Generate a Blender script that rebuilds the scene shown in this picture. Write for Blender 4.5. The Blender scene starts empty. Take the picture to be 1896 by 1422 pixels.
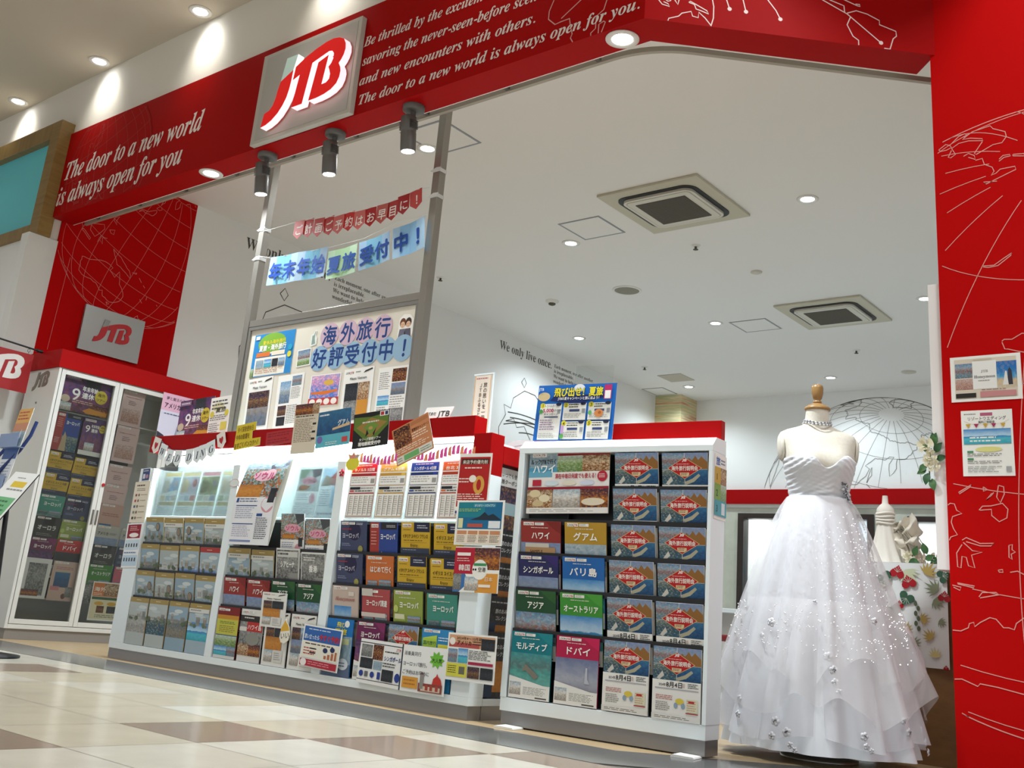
import bpy, math, random
from mathutils import Matrix, Vector

random.seed(7)
S = bpy.context.scene
COL = S.collection
PI = math.pi

# ---------------------------------------------------------------- camera
YAW, PITCH, ROLL = 0.70991852, 0.29257283, 0.09234646
F_PX, CX_PX, CY_PX = 1912.56, 911.1, 565.0
fwd = Vector((-math.sin(YAW) * math.cos(PITCH), math.cos(YAW) * math.cos(PITCH), math.sin(PITCH)))
r0 = Vector((math.cos(YAW), math.sin(YAW), 0))
u0 = r0.cross(fwd)
rt = math.cos(ROLL) * r0 + math.sin(ROLL) * u0
up = -math.sin(ROLL) * r0 + math.cos(ROLL) * u0
cam = bpy.data.cameras.new('camera')
cam.sensor_width = 36.0
cam.lens = 36.0 * F_PX / 1896
cam.shift_x = (948 - CX_PX) / 1896
cam.shift_y = (CY_PX - 711) / 1896
cam.clip_start = 0.05
cam_o = bpy.data.objects.new('camera', cam)
COL.objects.link(cam_o)
M = Matrix((rt, up, -fwd)).transposed().to_4x4()
M.translation = (0, 0, 0.45)
cam_o.matrix_world = M
S.camera = cam_o

# ---------------------------------------------------------------- world, exposure
w = bpy.data.worlds.new('world')
S.world = w
w.use_nodes = True
bg = w.node_tree.nodes['Background']
bg.inputs[0].default_value = (0.95, 0.97, 1.0, 1)
bg.inputs[1].default_value = 0.55
S.view_settings.view_transform = 'Standard'
S.view_settings.look = 'None'
S.view_settings.gamma = 1
S.view_settings.use_curve_mapping = False
S.view_settings.exposure = 0.0


def area_light(name, loc, size, power, rot=(0, 0, 0), col=(1, 1, 1)):
    l = bpy.data.lights.new(name, 'AREA')
    l.shape = 'RECTANGLE'
    l.size, l.size_y = size
    l.energy = power
    l.color = col
    o = bpy.data.objects.new(name, l)
    COL.objects.link(o)
    o.location = loc
    o.rotation_euler = rot
    return o


def spot_light(name, loc, power, angle=120, blend=0.6, col=(1, 1, 1), rot=(0, 0, 0), r=0.05):
    l = bpy.data.lights.new(name, 'SPOT')
    l.energy = power
    l.spot_size = math.radians(angle)
    l.spot_blend = blend
    l.color = col
    l.shadow_soft_size = r
    o = bpy.data.objects.new(name, l)
    COL.objects.link(o)
    o.location = loc
    o.rotation_euler = rot
    return o


# unseen area lights added over the mall aisle; narrowed spread spares the fascia
for loc, size, power, spread in (((-4.5, 1.7, 4.48), (9, 0.6), 84, 115), ((-3.5, -1.6, 4.48), (10, 0.6), 80, 130), ((0.6, 1.8, 4.48), (1.6, 1.2), 14, 180), ((-0.35, 3.3, 4.50), (.5, .5), 55, 180)):
    lamp = area_light('mall_fill_light', loc, size, power, col=(0.92, 0.98, 1.0))
    lamp.data.spread = math.radians(spread)
# downlights of the shop (grid on the ceiling); the visible fittings are built with the ceiling
DL = [(-5.25, 5.17), (-5.43, 7.37), (-3.12, 7.38), (-3.1, 10.22), (-5.41, 10.22), (-7.27, 10.18),
      (-7.25, 12.94), (-5.19, 13.03), (-3.1, 13.0)]
for x, y in DL:
    spot_light('shop_downlight_beam', (x, y, 3.85), 165 if y < 9 else 80, 150, 0.7, (0.88, 0.95, 1.0) if y < 9 else (0.78, 0.92, 1.0))
for x in (-5.99, -2.57):
    spot_light('soffit_downlight_beam', (x, 3.80, 3.25), 200 if x < -4 else 400, 140 if x < -4 else 92, 0.8, (0.88, 0.96, 1.0))
for x in (-8.98, -7.6, -6.2, -4.8, -3.4, -2.0):
    spot_light('mall_downlight_beam', (x, 3.52, 4.53), 24, 92, 1.0, (1, 0.97, 0.90), rot=(math.radians(40), 0, 0), r=.08)
for x in (-5.36, -4.69, -4.01):
    spot_light('spotlight_beam', (x, 3.78, 3.0), 55, 90, 0.6, (1, 0.98, 0.95), rot=(math.radians(16), 0, 0), r=0.03)


# ---------------------------------------------------------------- materials
def lin(h):
    if not isinstance(h, str):
        return h
    h = h.lstrip('#')
    h = ''.join(q * 2 for q in h) if len(h) == 3 else h
    c = [int(h[i:i + 2], 16) / 255 for i in (0, 2, 4)]
    return tuple((v / 12.92 if v <= 0.04045 else ((v + 0.055) / 1.055) ** 2.4) for v in c)


MATS = {}


def mat(col, rough=0.5, metal=0.0, spec=0.5, emit=0.0, coat=0.0):
    k = ('m', col, rough, metal, spec, emit, coat)
    if k in MATS:
        return MATS[k]
    m = bpy.data.materials.new('paint_' + str(col).strip('#'))
    m.use_nodes = True
    b = m.node_tree.nodes['Principled BSDF']
    c = lin(col)
    b.inputs['Base Color'].default_value = (*c, 1)
    b.inputs['Roughness'].default_value = rough
    b.inputs['Metallic'].default_value = metal
    b.inputs['Specular IOR Level'].default_value = spec
    if coat:
        b.inputs['Coat Weight'].default_value = coat
        b.inputs['Coat Roughness'].default_value = 0.08
    if emit:
        b.inputs['Emission Color'].default_value = (*c, 1)
        b.inputs['Emission Strength'].default_value = emit
    MATS[k] = m
    return m


def ink(col):
    return mat(col, 0.45, 0, 0.3)


def nodes_mat(name):
    m = bpy.data.materials.new(name)
    m.use_nodes = True
    nt = m.node_tree
    return m, nt, nt.nodes['Principled BSDF']


def ramp(nt, stops, interp='LINEAR'):
    r = nt.nodes.new('ShaderNodeValToRGB')
    e = r.color_ramp.elements
    r.color_ramp.interpolation = interp
    while len(e) < len(stops):
        e.new(0.5)
    for el, (p, c) in zip(e, stops):
        el.position = p
        el.color = (*lin(c), 1)
    return r


# printed photographs: bottom-to-top colour bands, broken up by noise, over the print's own 0..1 coordinates
PHOTOS = {
    'sea': ([(0, '#3d9fae'), (.35, '#4fb5c4'), (.5, '#2f77b5'), (.55, '#b9d6e6'), (1, '#3f82c4')], .10, 5, .10),
    'deepsea': ([(0, '#173a5e'), (.5, '#22507c'), (1, '#3a7298')], .25, 6, .3),
    'town': ([(0, '#4a7484'), (.3, '#74898c'), (.45, '#86463a'), (.62, '#a38478'), (.7, '#9fb8c8'), (1, '#5583b0')], .28, 9, .5),
    'pyramid': ([(0, '#8a5e2c'), (.6, '#ab7a40'), (.75, '#8f6636'), (1, '#b0844c')], .22, 7, .4),
    'coast': ([(0, '#235a70'), (.5, '#3a4c5e'), (.7, '#66705f'), (1, '#a3a9a2')], .5, 9, .65),
    'city': ([(0, '#3a4c66'), (.35, '#6d7c8f'), (.55, '#a7a79d'), (.62, '#b9cfdf'), (1, '#6d9fcb')], .22, 12, .4),
    'night': ([(0, '#1c1420'), (.3, '#6a4a2c'), (.45, '#a67838'), (.6, '#33284a'), (1, '#141a36')], .4, 10, .6),
    'sunset': ([(0, '#2c1a10'), (.25, '#8a4b1f'), (.45, '#d98a2e'), (.6, '#6b3a34'), (1, '#2b2340')], .3, 8, .5),
    'green': ([(0, '#55733a'), (.5, '#7c9653'), (.65, '#a8b98d'), (1, '#c7d3cf')], .35, 8, .4),
    'grass': ([(0, '#7f8f3a'), (.6, '#9fae52'), (1, '#8fa048')], .3, 5, .3),
    'food': ([(0, '#6e3a1c'), (.4, '#a5713c'), (.6, '#e0cfae'), (1, '#5c2a18')], .8, 9, .7),
    'room': ([(0, '#7d7266'), (.4, '#b9ac9d'), (.6, '#e3e0da'), (1, '#8fb0c4')], .35, 8, .4),
    'resort': ([(0, '#8a8474'), (.35, '#6f7a7e'), (.55, '#a9aeae'), (.75, '#768898'), (1, '#98a2a6')], .35, 7, .6),
    'resortw': ([(0, '#a39f96'), (.4, '#87847c'), (.6, '#bdbdb8'), (1, '#969da0')], .4, 8, .6),
    'chapel': ([(0, '#6e634f'), (.4, '#948a76'), (.6, '#5a676c'), (1, '#87939a')], .4, 9, .6),
    'bluewed': ([(0, '#c2cfd8'), (.4, '#4f86ba'), (.6, '#2d63b0'), (1, '#b9cbd8')], .3, 4, .3),
    'crowd': ([(0, '#8a5a4a'), (.5, '#b58a78'), (.8, '#c9b2aa'), (1, '#cfc6c4')], .6, 14, .7),
    'concert': ([(0, '#1b0f10'), (.3, '#7a3a22'), (.5, '#c98a50'), (.65, '#3b1c18'), (1, '#160c12')], .7, 9, .8),
    'bw': ([(0, '#3c3c3c'), (.4, '#7a7a78'), (.7, '#a9a8a4'), (1, '#5f5f5f')], .5, 10, .6),
    'dark': ([(0, '#17181c'), (.4, '#3c3f45'), (.7, '#24262b'), (1, '#1a1b20')], .5, 9, .6),
    'purple': ([(0, '#5a2c22'), (.35, '#8a4f6a'), (.6, '#5b3d78'), (1, '#2c2140')], .45, 7, .5),
    'street': ([(0, '#7a4a36'), (.2, '#c9742e'), (.35, '#4a4a50'), (.5, '#5d7f5a'), (.65, '#c3cbc8'), (.8, '#86a3b0'), (1, '#5d9fb0')], .7, 14, .9),
    'blossom': ([(0, '#3a6fc0'), (.4, '#5d8fd0'), (.6, '#d98ab0'), (1, '#e9c2d2')], .5, 9, .6),
    'ice': ([(0, '#a9b5ba'), (.4, '#6a8ca0'), (.6, '#8ea4b0'), (1, '#b3bcc0')], .5, 7, .65),
    'hills': ([(0, '#4d5a6b'), (.3, '#6b6f76'), (.45, '#8f7f6d'), (.6, '#8a97ac'), (1, '#7c90b8')], .2, 6, .25),
    'aerial': ([(0, '#6fb0a4'), (.4, '#4f9c93'), (.6, '#5a6f6d'), (1, '#3b8f93')], .25, 6, .3),
    'tower': ([(0, '#8f8f98'), (.35, '#a6a9b5'), (.6, '#8d93a8'), (1, '#5f6a92')], .15, 4, .2),
    'wood': ([(0, '#b9742c'), (.5, '#c98a3c'), (1, '#a2622a')], .4, 6, .4),
    'beach': ([(0, '#d9c6a2'), (.28, '#cdb791'), (.4, '#4fa0c8'), (.6, '#2f78b8'), (1, '#2a66b0')], .1, 5, .15),
}


def photo(kind):
    k = ('photo', kind)
    if k in MATS:
        return MATS[k]
    stops, dis, scale, cell = PHOTOS[kind]
    m, nt, b = nodes_mat('print_photo_' + kind)
    N, L = nt.nodes, nt.links
    uv = N.new('ShaderNodeUVMap')
    uv.uv_map = 'UVMap'
    oi = N.new('ShaderNodeObjectInfo')
    sep = N.new('ShaderNodeSeparateXYZ')
    L.new(uv.outputs[0], sep.inputs[0])
    no = N.new('ShaderNodeTexNoise')
    no.inputs['Scale'].default_value = scale
    no.inputs['Detail'].default_value = 6
    L.new(uv.outputs[0], no.inputs['Vector'])
    ma = N.new('ShaderNodeMath')
    ma.operation = 'MULTIPLY_ADD'
    L.new(no.outputs[0], ma.inputs[0])
    ma.inputs[1].default_value = dis * 2
    ma.inputs[2].default_value = -dis
    ad = N.new('ShaderNodeMath')
    L.new(ma.outputs[0], ad.inputs[0])
    L.new(sep.outputs[1], ad.inputs[1])
    r = ramp(nt, stops)
    L.new(ad.outputs[0], r.inputs[0])
    vo = N.new('ShaderNodeTexVoronoi')
    vo.inputs['Scale'].default_value = scale * 2.0
    L.new(uv.outputs[0], vo.inputs['Vector'])
    hs = N.new('ShaderNodeSeparateColor')
    L.new(vo.outputs['Color'], hs.inputs[0])
    r2 = ramp(nt, stops)
    L.new(hs.outputs[0], r2.inputs[0])
    mx = N.new('ShaderNodeMix')
    mx.data_type = 'RGBA'
    mx.inputs[0].default_value = min(.75, cell * .9)
    L.new(r.outputs[0], mx.inputs[6])
    L.new(r2.outputs[0], mx.inputs[7])
    L.new(mx.outputs[2], b.inputs['Base Color'])
    b.inputs['Roughness'].default_value = 0.4
    b.inputs['Specular IOR Level'].default_value = 0.3
    MATS[k] = m
    return m


def glass_mat(name, tint=(1, 1, 1), refl=0.5, rough=0.02):
    k = ('glass', name)
    if k in MATS:
        return MATS[k]
    m = bpy.data.materials.new(name)
    m.use_nodes = True
    nt = m.node_tree
    N, L = nt.nodes, nt.links
    N.clear()
    out = N.new('ShaderNodeOutputMaterial')
    tr = N.new('ShaderNodeBsdfTransparent')
    tr.inputs[0].default_value = (*tint, 1)
    gl = N.new('ShaderNodeBsdfGlossy')
    gl.inputs['Roughness'].default_value = rough
    fr = N.new('ShaderNodeFresnel')
    fr.inputs[0].default_value = 1.45
    mu = N.new('ShaderNodeMath')
    mu.operation = 'MULTIPLY'
    mu.inputs[1].default_value = refl * 2
    L.new(fr.outputs[0], mu.inputs[0])
    mx = N.new('ShaderNodeMixShader')
    L.new(mu.outputs[0], mx.inputs[0])
    L.new(tr.outputs[0], mx.inputs[1])
    L.new(gl.outputs[0], mx.inputs[2])
    L.new(mx.outputs[0], out.inputs[0])
    MATS[k] = m
    return m


def wood_mat(name, c1, c2, scale=(1, 1, 12), rough=0.45):
    k = ('wood', name)
    if k in MATS:
        return MATS[k]
    m, nt, b = nodes_mat(name)
    N, L = nt.nodes, nt.links
    tc = N.new('ShaderNodeTexCoord')
    mp = N.new('ShaderNodeMapping')
    mp.inputs['Scale'].default_value = scale
    L.new(tc.outputs['Object'], mp.inputs[0])
    no = N.new('ShaderNodeTexNoise')
    no.inputs['Scale'].default_value = 3
    no.inputs['Detail'].default_value = 8
    no.inputs['Roughness'].default_value = .65
    L.new(mp.outputs[0], no.inputs['Vector'])
    r = ramp(nt, [(.3, c1), (.7, c2)])
    L.new(no.outputs[0], r.inputs[0])
    L.new(r.outputs[0], b.inputs['Base Color'])
    b.inputs['Roughness'].default_value = rough
    MATS[k] = m
    return m


WHITE = mat('#e6eef0', 0.35)
RED = mat('#a3080a', 0.45, 0, 0.1)
REDW = mat('#ba0c0c', 0.6, 0, 0.03)
GREYB = mat('#8d8b8a', 0.28, 0.55)
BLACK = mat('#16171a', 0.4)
STEEL = mat('#a9a7a2', 0.3, 0.9)
CLEAR = glass_mat('clear_acrylic', (0.97, 0.985, 0.98), 0.45)


# ---------------------------------------------------------------- mesh builder
class MB:
    def __init__(s):
        s.v, s.f, s.mi, s.uv, s.mats, s.sm = [], [], [], [], [], []
        s.T = None

    def m(s, m):
        if m not in s.mats:
            s.mats.append(m)
        return s.mats.index(m)

    def add(s, verts, faces, m, uvs=None, smooth=False):
        n = len(s.v)
        if s.T is not None:
            verts = [tuple(s.T @ Vector(p)) for p in verts]
        s.v.extend(verts)
        i = s.m(m)
        for q in faces:
            s.f.append([n + a for a in q])
            s.mi.append(i)
            s.sm.append(smooth)
            s.uv.append([uvs[a] for a in q] if uvs else [(0, 0)] * len(q))

    def box(s, x0, x1, y0, y1, z0, z1, m, bev=0.0):
        v = [(x, y, z) for x in (x0, x1) for y in (y0, y1) for z in (z0, z1)]
        f = [(0, 1, 3, 2), (4, 6, 7, 5), (0, 4, 5, 1), (2, 3, 7, 6), (0, 2, 6, 4), (1, 5, 7, 3)]
        s.add(v, f, m, [(0, 0), (0, 1)] * 4)

    def quad(s, a, b, c, d, m):
        s.add([a, b, c, d], [(0, 1, 2, 3)], m, [(0, 0), (1, 0), (1, 1), (0, 1)])

    def rect(s, x0, z0, x1, z1, y, m):
        s.quad((x0, y, z0), (x1, y, z0), (x1, y, z1), (x0, y, z1), m)

    def poly(s, pts, y, m):
        a = sum(pts[i][0] * pts[(i + 1) % len(pts)][1] - pts[(i + 1) % len(pts)][0] * pts[i][1] for i in range(len(pts)))
        if a < 0:
            pts = pts[::-1]
        s.add([(x, y, z) for x, z in pts], [list(range(len(pts)))], m)

    def prism(s, pts, y0, y1, m, mside=None):
        """polygon in XZ, front at y0 (facing -Y), back at y1"""
        a = sum(pts[i][0] * pts[(i + 1) % len(pts)][1] - pts[(i + 1) % len(pts)][0] * pts[i][1] for i in range(len(pts)))
        if a < 0:
            pts = pts[::-1]
        n = len(pts)
        v = [(x, y0, z) for x, z in pts] + [(x, y1, z) for x, z in pts]
        s.add(v, [list(range(n)), list(range(2 * n - 1, n - 1, -1))], m)
        s.add(v, [(i, i + n, (i + 1) % n + n, (i + 1) % n) for i in range(n)], mside or m)

    def zprism(s, pts, z0, z1, m):
        n = len(pts)
        v = [(x, y, z0) for x, y in pts] + [(x, y, z1) for x, y in pts]
        s.add(v, [list(range(n))[::-1], list(range(n, 2 * n))] + [(i, (i + 1) % n, (i + 1) % n + n, i + n) for i in range(n)], m)

    def ell(s, cx, cz, rx, rz, y, m, n=20):
        s.poly([(cx + rx * math.cos(2 * PI * i / n), cz + rz * math.sin(2 * PI * i / n)) for i in range(n)], y, m)

    def tube(s, pts, r, m, n=8, closed=False, rads=None):
        pts = [Vector(p) for p in pts]
        k = len(pts)
        vs = []
        prev = None
        for i, p in enumerate(pts):
            if closed:
                t = pts[(i + 1) % k] - pts[i - 1]
            else:
                t = pts[min(i + 1, k - 1)] - pts[max(i - 1, 0)]
            t.normalize()
            if prev is None:
                a = Vector((0, 0, 1)) if abs(t.z) < .9 else Vector((1, 0, 0))
                u = t.cross(a).normalized()
            else:
                u = (prev - t * prev.dot(t))
                u = u.normalized() if u.length > 1e-6 else t.orthogonal().normalized()
            prev = u
            w_ = t.cross(u)
            rr = rads[i] if rads else r
            for j in range(n):
                an = 2 * PI * j / n
                vs.append(tuple(p + (u * math.cos(an) + w_ * math.sin(an)) * rr))
        fs = []
        for i in range(k if closed else k - 1):
            for j in range(n):
                a, b = i * n + j, i * n + (j + 1) % n
                c, d = ((i + 1) % k) * n + (j + 1) % n, ((i + 1) % k) * n + j
                fs.append((a, b, c, d))
        s.add(vs, fs, m, smooth=True)
        if not closed:
            s.add(vs[:n], [list(range(n))[::-1]], m)
            s.add(vs[-n:], [list(range(n))], m)

    def lathe(s, prof, m, n=32, c=(0, 0, 0), sx=1, sy=1):
        vs = [(c[0] + r * math.cos(2 * PI * j / n) * sx, c[1] + r * math.sin(2 * PI * j / n) * sy, c[2] + z) for r, z in prof for j in range(n)]
        fs = [(i * n + j, i * n + (j + 1) % n, (i + 1) * n + (j + 1) % n, (i + 1) * n + j) for i in range(len(prof) - 1) for j in range(n)]
        s.add(vs, fs, m, smooth=True)
        s.add(vs[:n], [list(range(n))[::-1]], m)
        s.add(vs[-n:], [list(range(n))], m)

    def grid(s, P, m, closed=False, smooth=True):
        """P[i][j] points"""
        a, b = len(P), len(P[0])
        vs = [tuple(p) for r in P for p in r]
        uvs = [(j / max(1, b - 1), i / max(1, a - 1)) for i in range(a) for j in range(b)]
        fs = [(i * b + j, i * b + (j + 1) % b, (i + 1) * b + (j + 1) % b, (i + 1) * b + j) for i in range(a - 1) for j in range(b if closed else b - 1)]
        s.add(vs, fs, m, uvs, smooth)

    def line(s, pts, wd, y, m, closed=False):
        """flat vinyl line in the XZ plane facing -Y, mitred"""
        P = [Vector((a, b)) for a, b in pts]
        k = len(P)
        if k < 2:
            return
        vs = []
        for i in range(k):
            t = (P[min(i + 1, k - 1)] - P[max(i - 1, 0)])
            if t.length < 1e-9:
                t = Vector((1, 0))
            t.normalize()
            nn = Vector((-t.y, t.x)) * wd / 2
            vs += [(P[i].x - nn.x, y, P[i].y - nn.y), (P[i].x + nn.x, y, P[i].y + nn.y)]
        s.add(vs, [(2 * i, 2 * i + 2, 2 * i + 3, 2 * i + 1) for i in range(k - 1)], m)

    def text(s, t, x, z, size, y, m, align='l', wd=None, bold=0.0, rot=0.0, shear=0.0, serif=None):
        vs, fs, W = glyphs(t, serif)
        sx = size
        if wd is not None and W > 0:
            sx = wd / W
        off = {'l': 0, 'c': -W * sx / 2, 'r': -W * sx}[align]
        cr, sr = math.cos(rot), math.sin(rot)
        shifts = [(0, 0)] if not bold else [(-bold, 0), (bold, 0), (0, bold), (0, -bold)]
        for ks, (dx, dz) in enumerate(shifts):
            y -= .00012 * (ks > 0)
            out = []
            for a, b in vs:
                X = a * sx + off + dx * size + b * size * shear
                Z = b * size + dz * size
                out.append((x + X * cr - Z * sr, y, z + X * sr + Z * cr))
            s.add(out, fs, m)
        return W * sx

    def build(s, name, parent=None, loc=None, rot=None, bevel=0.0, merge=False):
        me = s.mesh(name)
        o = bpy.data.objects.new(name, me)
        COL.objects.link(o)
        if parent:
            o.parent = parent
        if loc:
            o.location = loc
        if rot:
            o.rotation_euler = rot
        if bevel:
            b = o.modifiers.new('bevel', 'BEVEL')
            b.width = bevel
            b.segments = 2
            b.limit_method = 'ANGLE'
        return o

    def mesh(s, name):
        me = bpy.data.meshes.new(name)
        me.from_pydata(s.v, [], s.f)
        for m in s.mats:
            me.materials.append(m)
        me.polygons.foreach_set('material_index', s.mi)
        me.polygons.foreach_set('use_smooth', s.sm)
        ul = me.uv_layers.new(name='UVMap')
        flat = [c for q in s.uv for p in q for c in p]
        ul.data.foreach_set('uv', flat)
        me.update()
        return me


GL = {}


def serif_map(t, style):
    o = ''
    for ch in t:
        if 'A' <= ch <= 'Z':
            o += chr((0x1D468 if style == 'bi' else 0x1D400) + ord(ch) - 65)
        elif 'a' <= ch <= 'z':
            o += chr((0x1D482 if style == 'bi' else 0x1D41A) + ord(ch) - 97)
        else:
            o += ch
    return o


def glyphs(t, serif=None):
    k = (t, serif)
    if k in GL:
        return GL[k]
    c = bpy.data.curves.new('t', 'FONT')
    c.body = serif_map(t, serif) if serif else t
    c.size = 1
    c.resolution_u = 3
    o = bpy.data.objects.new('t', c)
    me = o.to_mesh()
    vs = [(v.co.x, v.co.y) for v in me.vertices]
    fs = [list(p.vertices) for p in me.polygons]
    o.to_mesh_clear()
    bpy.data.objects.remove(o)
    bpy.data.curves.remove(c)
    W = max([v[0] for v in vs], default=0)
    GL[k] = (vs, fs, W)
    return GL[k]


def tag(o, label=None, cat=None, group=None, kind=None):
    if label:
        o['label'] = label
    if cat:
        o['category'] = cat
    if group:
        o['group'] = group
    if kind:
        o['kind'] = kind
    return o


def thing(name, loc, label, cat, group=None, rz=0.0):
    o = bpy.data.objects.new(name, None)
    o.empty_display_size = 0.1
    COL.objects.link(o)
    o.location = loc
    o.rotation_euler = (0, 0, rz)
    return tag(o, label, cat, group)


def struct(name, mb, bevel=0.0):
    return tag(mb.build(name, bevel=bevel), kind='structure')


def dup(root, loc, label, group=None, rot=None):
    r = root.copy()
    COL.objects.link(r)
    r.location = loc
    if rot is not None:
        r.rotation_euler = rot
    r['label'] = label
    if group:
        r['group'] = group
    for ch in root.children:
        c = ch.copy()
        COL.objects.link(c)
        c.parent = r
        for g in ch.children:
            d = g.copy()
            COL.objects.link(d)
            d.parent = c
    return r


# JTB mark, 0..1 wide x 0..~0.61 high : white riser of the J, red J, red joined TB
_jx0, _jz0, _js = -5.201, 3.341, 0.742


def _n(l):
    return [((x - _jx0) / _js, (z - _jz0) / _js) for x, z in l]


LOGO_W = _n([(-5.032, 3.799), (-4.922, 3.798), (-4.947, 3.692), (-5.062, 3.638)])
LOGO_J = _n([(-5.062, 3.638), (-4.947, 3.692), (-4.952, 3.615), (-4.959, 3.56), (-4.975, 3.501), (-5.003, 3.452), (-5.042, 3.406), (-5.093, 3.37),
             (-5.147, 3.349), (-5.201, 3.341), (-5.184, 3.437), (-5.136, 3.448), (-5.108, 3.476), (-5.089, 3.525), (-5.078, 3.586)])
LOGO_TB = _n([(-4.937, 3.612), (-4.927, 3.706), (-4.889, 3.725), (-4.828, 3.753), (-4.74, 3.783), (-4.652, 3.803), (-4.588, 3.808), (-4.532, 3.797),
              (-4.487, 3.774), (-4.465, 3.736), (-4.459, 3.696), (-4.469, 3.658), (-4.486, 3.629), (-4.505, 3.61), (-4.485, 3.577), (-4.477, 3.548),
              (-4.481, 3.508), (-4.5, 3.47), (-4.543, 3.441), (-4.603, 3.424), (-4.674, 3.416), (-4.748, 3.416), (-4.704, 3.673), (-4.612, 3.700),
              (-4.641, 3.501), (-4.6, 3.503), (-4.575, 3.522), (-4.573, 3.555), (-4.585, 3.586), (-4.599, 3.611), (-4.576, 3.632), (-4.563, 3.662),
              (-4.565, 3.697), (-4.584, 3.719), (-4.613, 3.725), (-4.762, 3.687), (-4.807, 3.411), (-4.909, 3.411), (-4.874, 3.634)])


def logo(mb, x, z, w_, y, mr, mw=None, depth=0.0, mside=None):
    """JTB mark with lower-left corner x,z and width w_ (in the XZ plane facing -Y)"""
    for pts, m in ((LOGO_W, mw or mr), (LOGO_J, mr), (LOGO_TB, mr)):
        q = [(x + a * w_, z + b * w_) for a, b in pts]
        if depth:
            mb.prism(q, y - depth, y, m, mside)
        else:
            mb.poly(q, y, m)


# ---------------------------------------------------------------- setting
Y0 = 3.70          # front of the fascia
XL, XC = -8.04, -2.383   # shop's left wall, fascia corner
ZS, ZF = 3.275, 4.03     # soffit, top of fascia
ZC, ZM = 3.88, 4.55      # shop ceiling, mall ceiling
YB = 13.83
XR = -1.365        # left edge of the right red wall
YR = 4.71


def floor_mat(name, col, rough, var=0.05, scale=6):
    m, nt, b = nodes_mat(name)
    N, L = nt.nodes, nt.links
    tc = N.new('ShaderNodeTexCoord')
    no = N.new('ShaderNodeTexNoise')
    no.inputs['Scale'].default_value = scale
    no.inputs['Detail'].default_value = 5
    L.new(tc.outputs['Object'], no.inputs['Vector'])
    c = lin(col)
    r = ramp(nt, [(.3, tuple(v * (1 - var) for v in c)), (.7, tuple(min(1, v * (1 + var)) for v in c))])
    L.new(no.outputs[0], r.inputs[0])
    L.new(r.outputs[0], b.inputs['Base Color'])
    b.inputs['Roughness'].default_value = rough
    return m


TILES = [floor_mat('tile_cream', '#c6bfaf', .2), floor_mat('tile_ivory', '#cbc6b8', .2), floor_mat('tile_beige', '#bdb39d', .2)]
TBROWN = floor_mat('tile_brown', '#8f7c6c', .18)
fl = MB()
fl.rect  # (flat floor pieces are quads facing up)
G = mat('#6d675e', .6)
fl.quad((-14, -6, -.004), (5, -6, -.004), (5, 8, -.004), (-14, 8, -.004), G)
ts = 0.4445
brown = {(0, 0), (1, 1), (2, 2), (0, -2), (-3, -3), (3, -1), (4, 0), (-5, 1), (-6, 0)}
random.seed(3)
for i in range(-24, 18):
    for j in range(-18, 13):
        x0, y0 = -3.305 + ts * i, 2.125 + ts * j
        if y0 > 7:
            continue
        y1 = y0 + ts
        if x0 < -2.2 or j < 2:
            y1 = min(y1, 3.262)
        if y1 - y0 < .01 or (x0 < -1.9 and y0 > 3.2):
            continue
        m = TBROWN if (i, j) in brown else random.choice(TILES)
        g = .0012
        fl.quad((x0 + g, y0 + g, 0), (x0 + ts - g, y0 + g, 0), (x0 + ts - g, y1 - g, 0), (x0 + g, y1 - g, 0), m)
DARK = floor_mat('border_stone', '#5d5f5e', .12, .12, 3)
fl.zprism([(-14, 3.264), (-2.15, 3.264), (.2, 5.54), (.2, 6), (-1.3, 4.72), (-2.33, 3.69), (-14, 3.69)], -.01, .0012, DARK)
WOODF = wood_mat('wood_floor', '#a58c68', '#b8a07c', (1.2, 14, 1), .32)
fl.zprism([(-14, 3.69), (-2.33, 3.69), (-1.3, 4.72), (-.9, 5.1), (-.9, 6.8), (-14, 6.8)], -.01, .0008, WOODF)
fl.zprism([(-14, 6.8), (-.9, 6.8), (-.9, YB), (-14, YB)], -.01, .0008, floor_mat('pale_bounce_floor', '#c3c4c0', .45, .06, 4))  # mostly hidden back floor, made pale and neutral to cool the bounced light
struct('floor', fl)

cl = MB()
CEIL = mat('#ebe8e4', .8)
cl.box(XL - .1, -.9, Y0 + .19, YB + .1, ZC, ZC + .1, CEIL)
MCEIL = mat('#c9c0b0', .8)
cl.box(-14, 5, -7, 3.72, ZM, ZM + .1, MCEIL)
struct('ceiling', cl)

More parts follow.
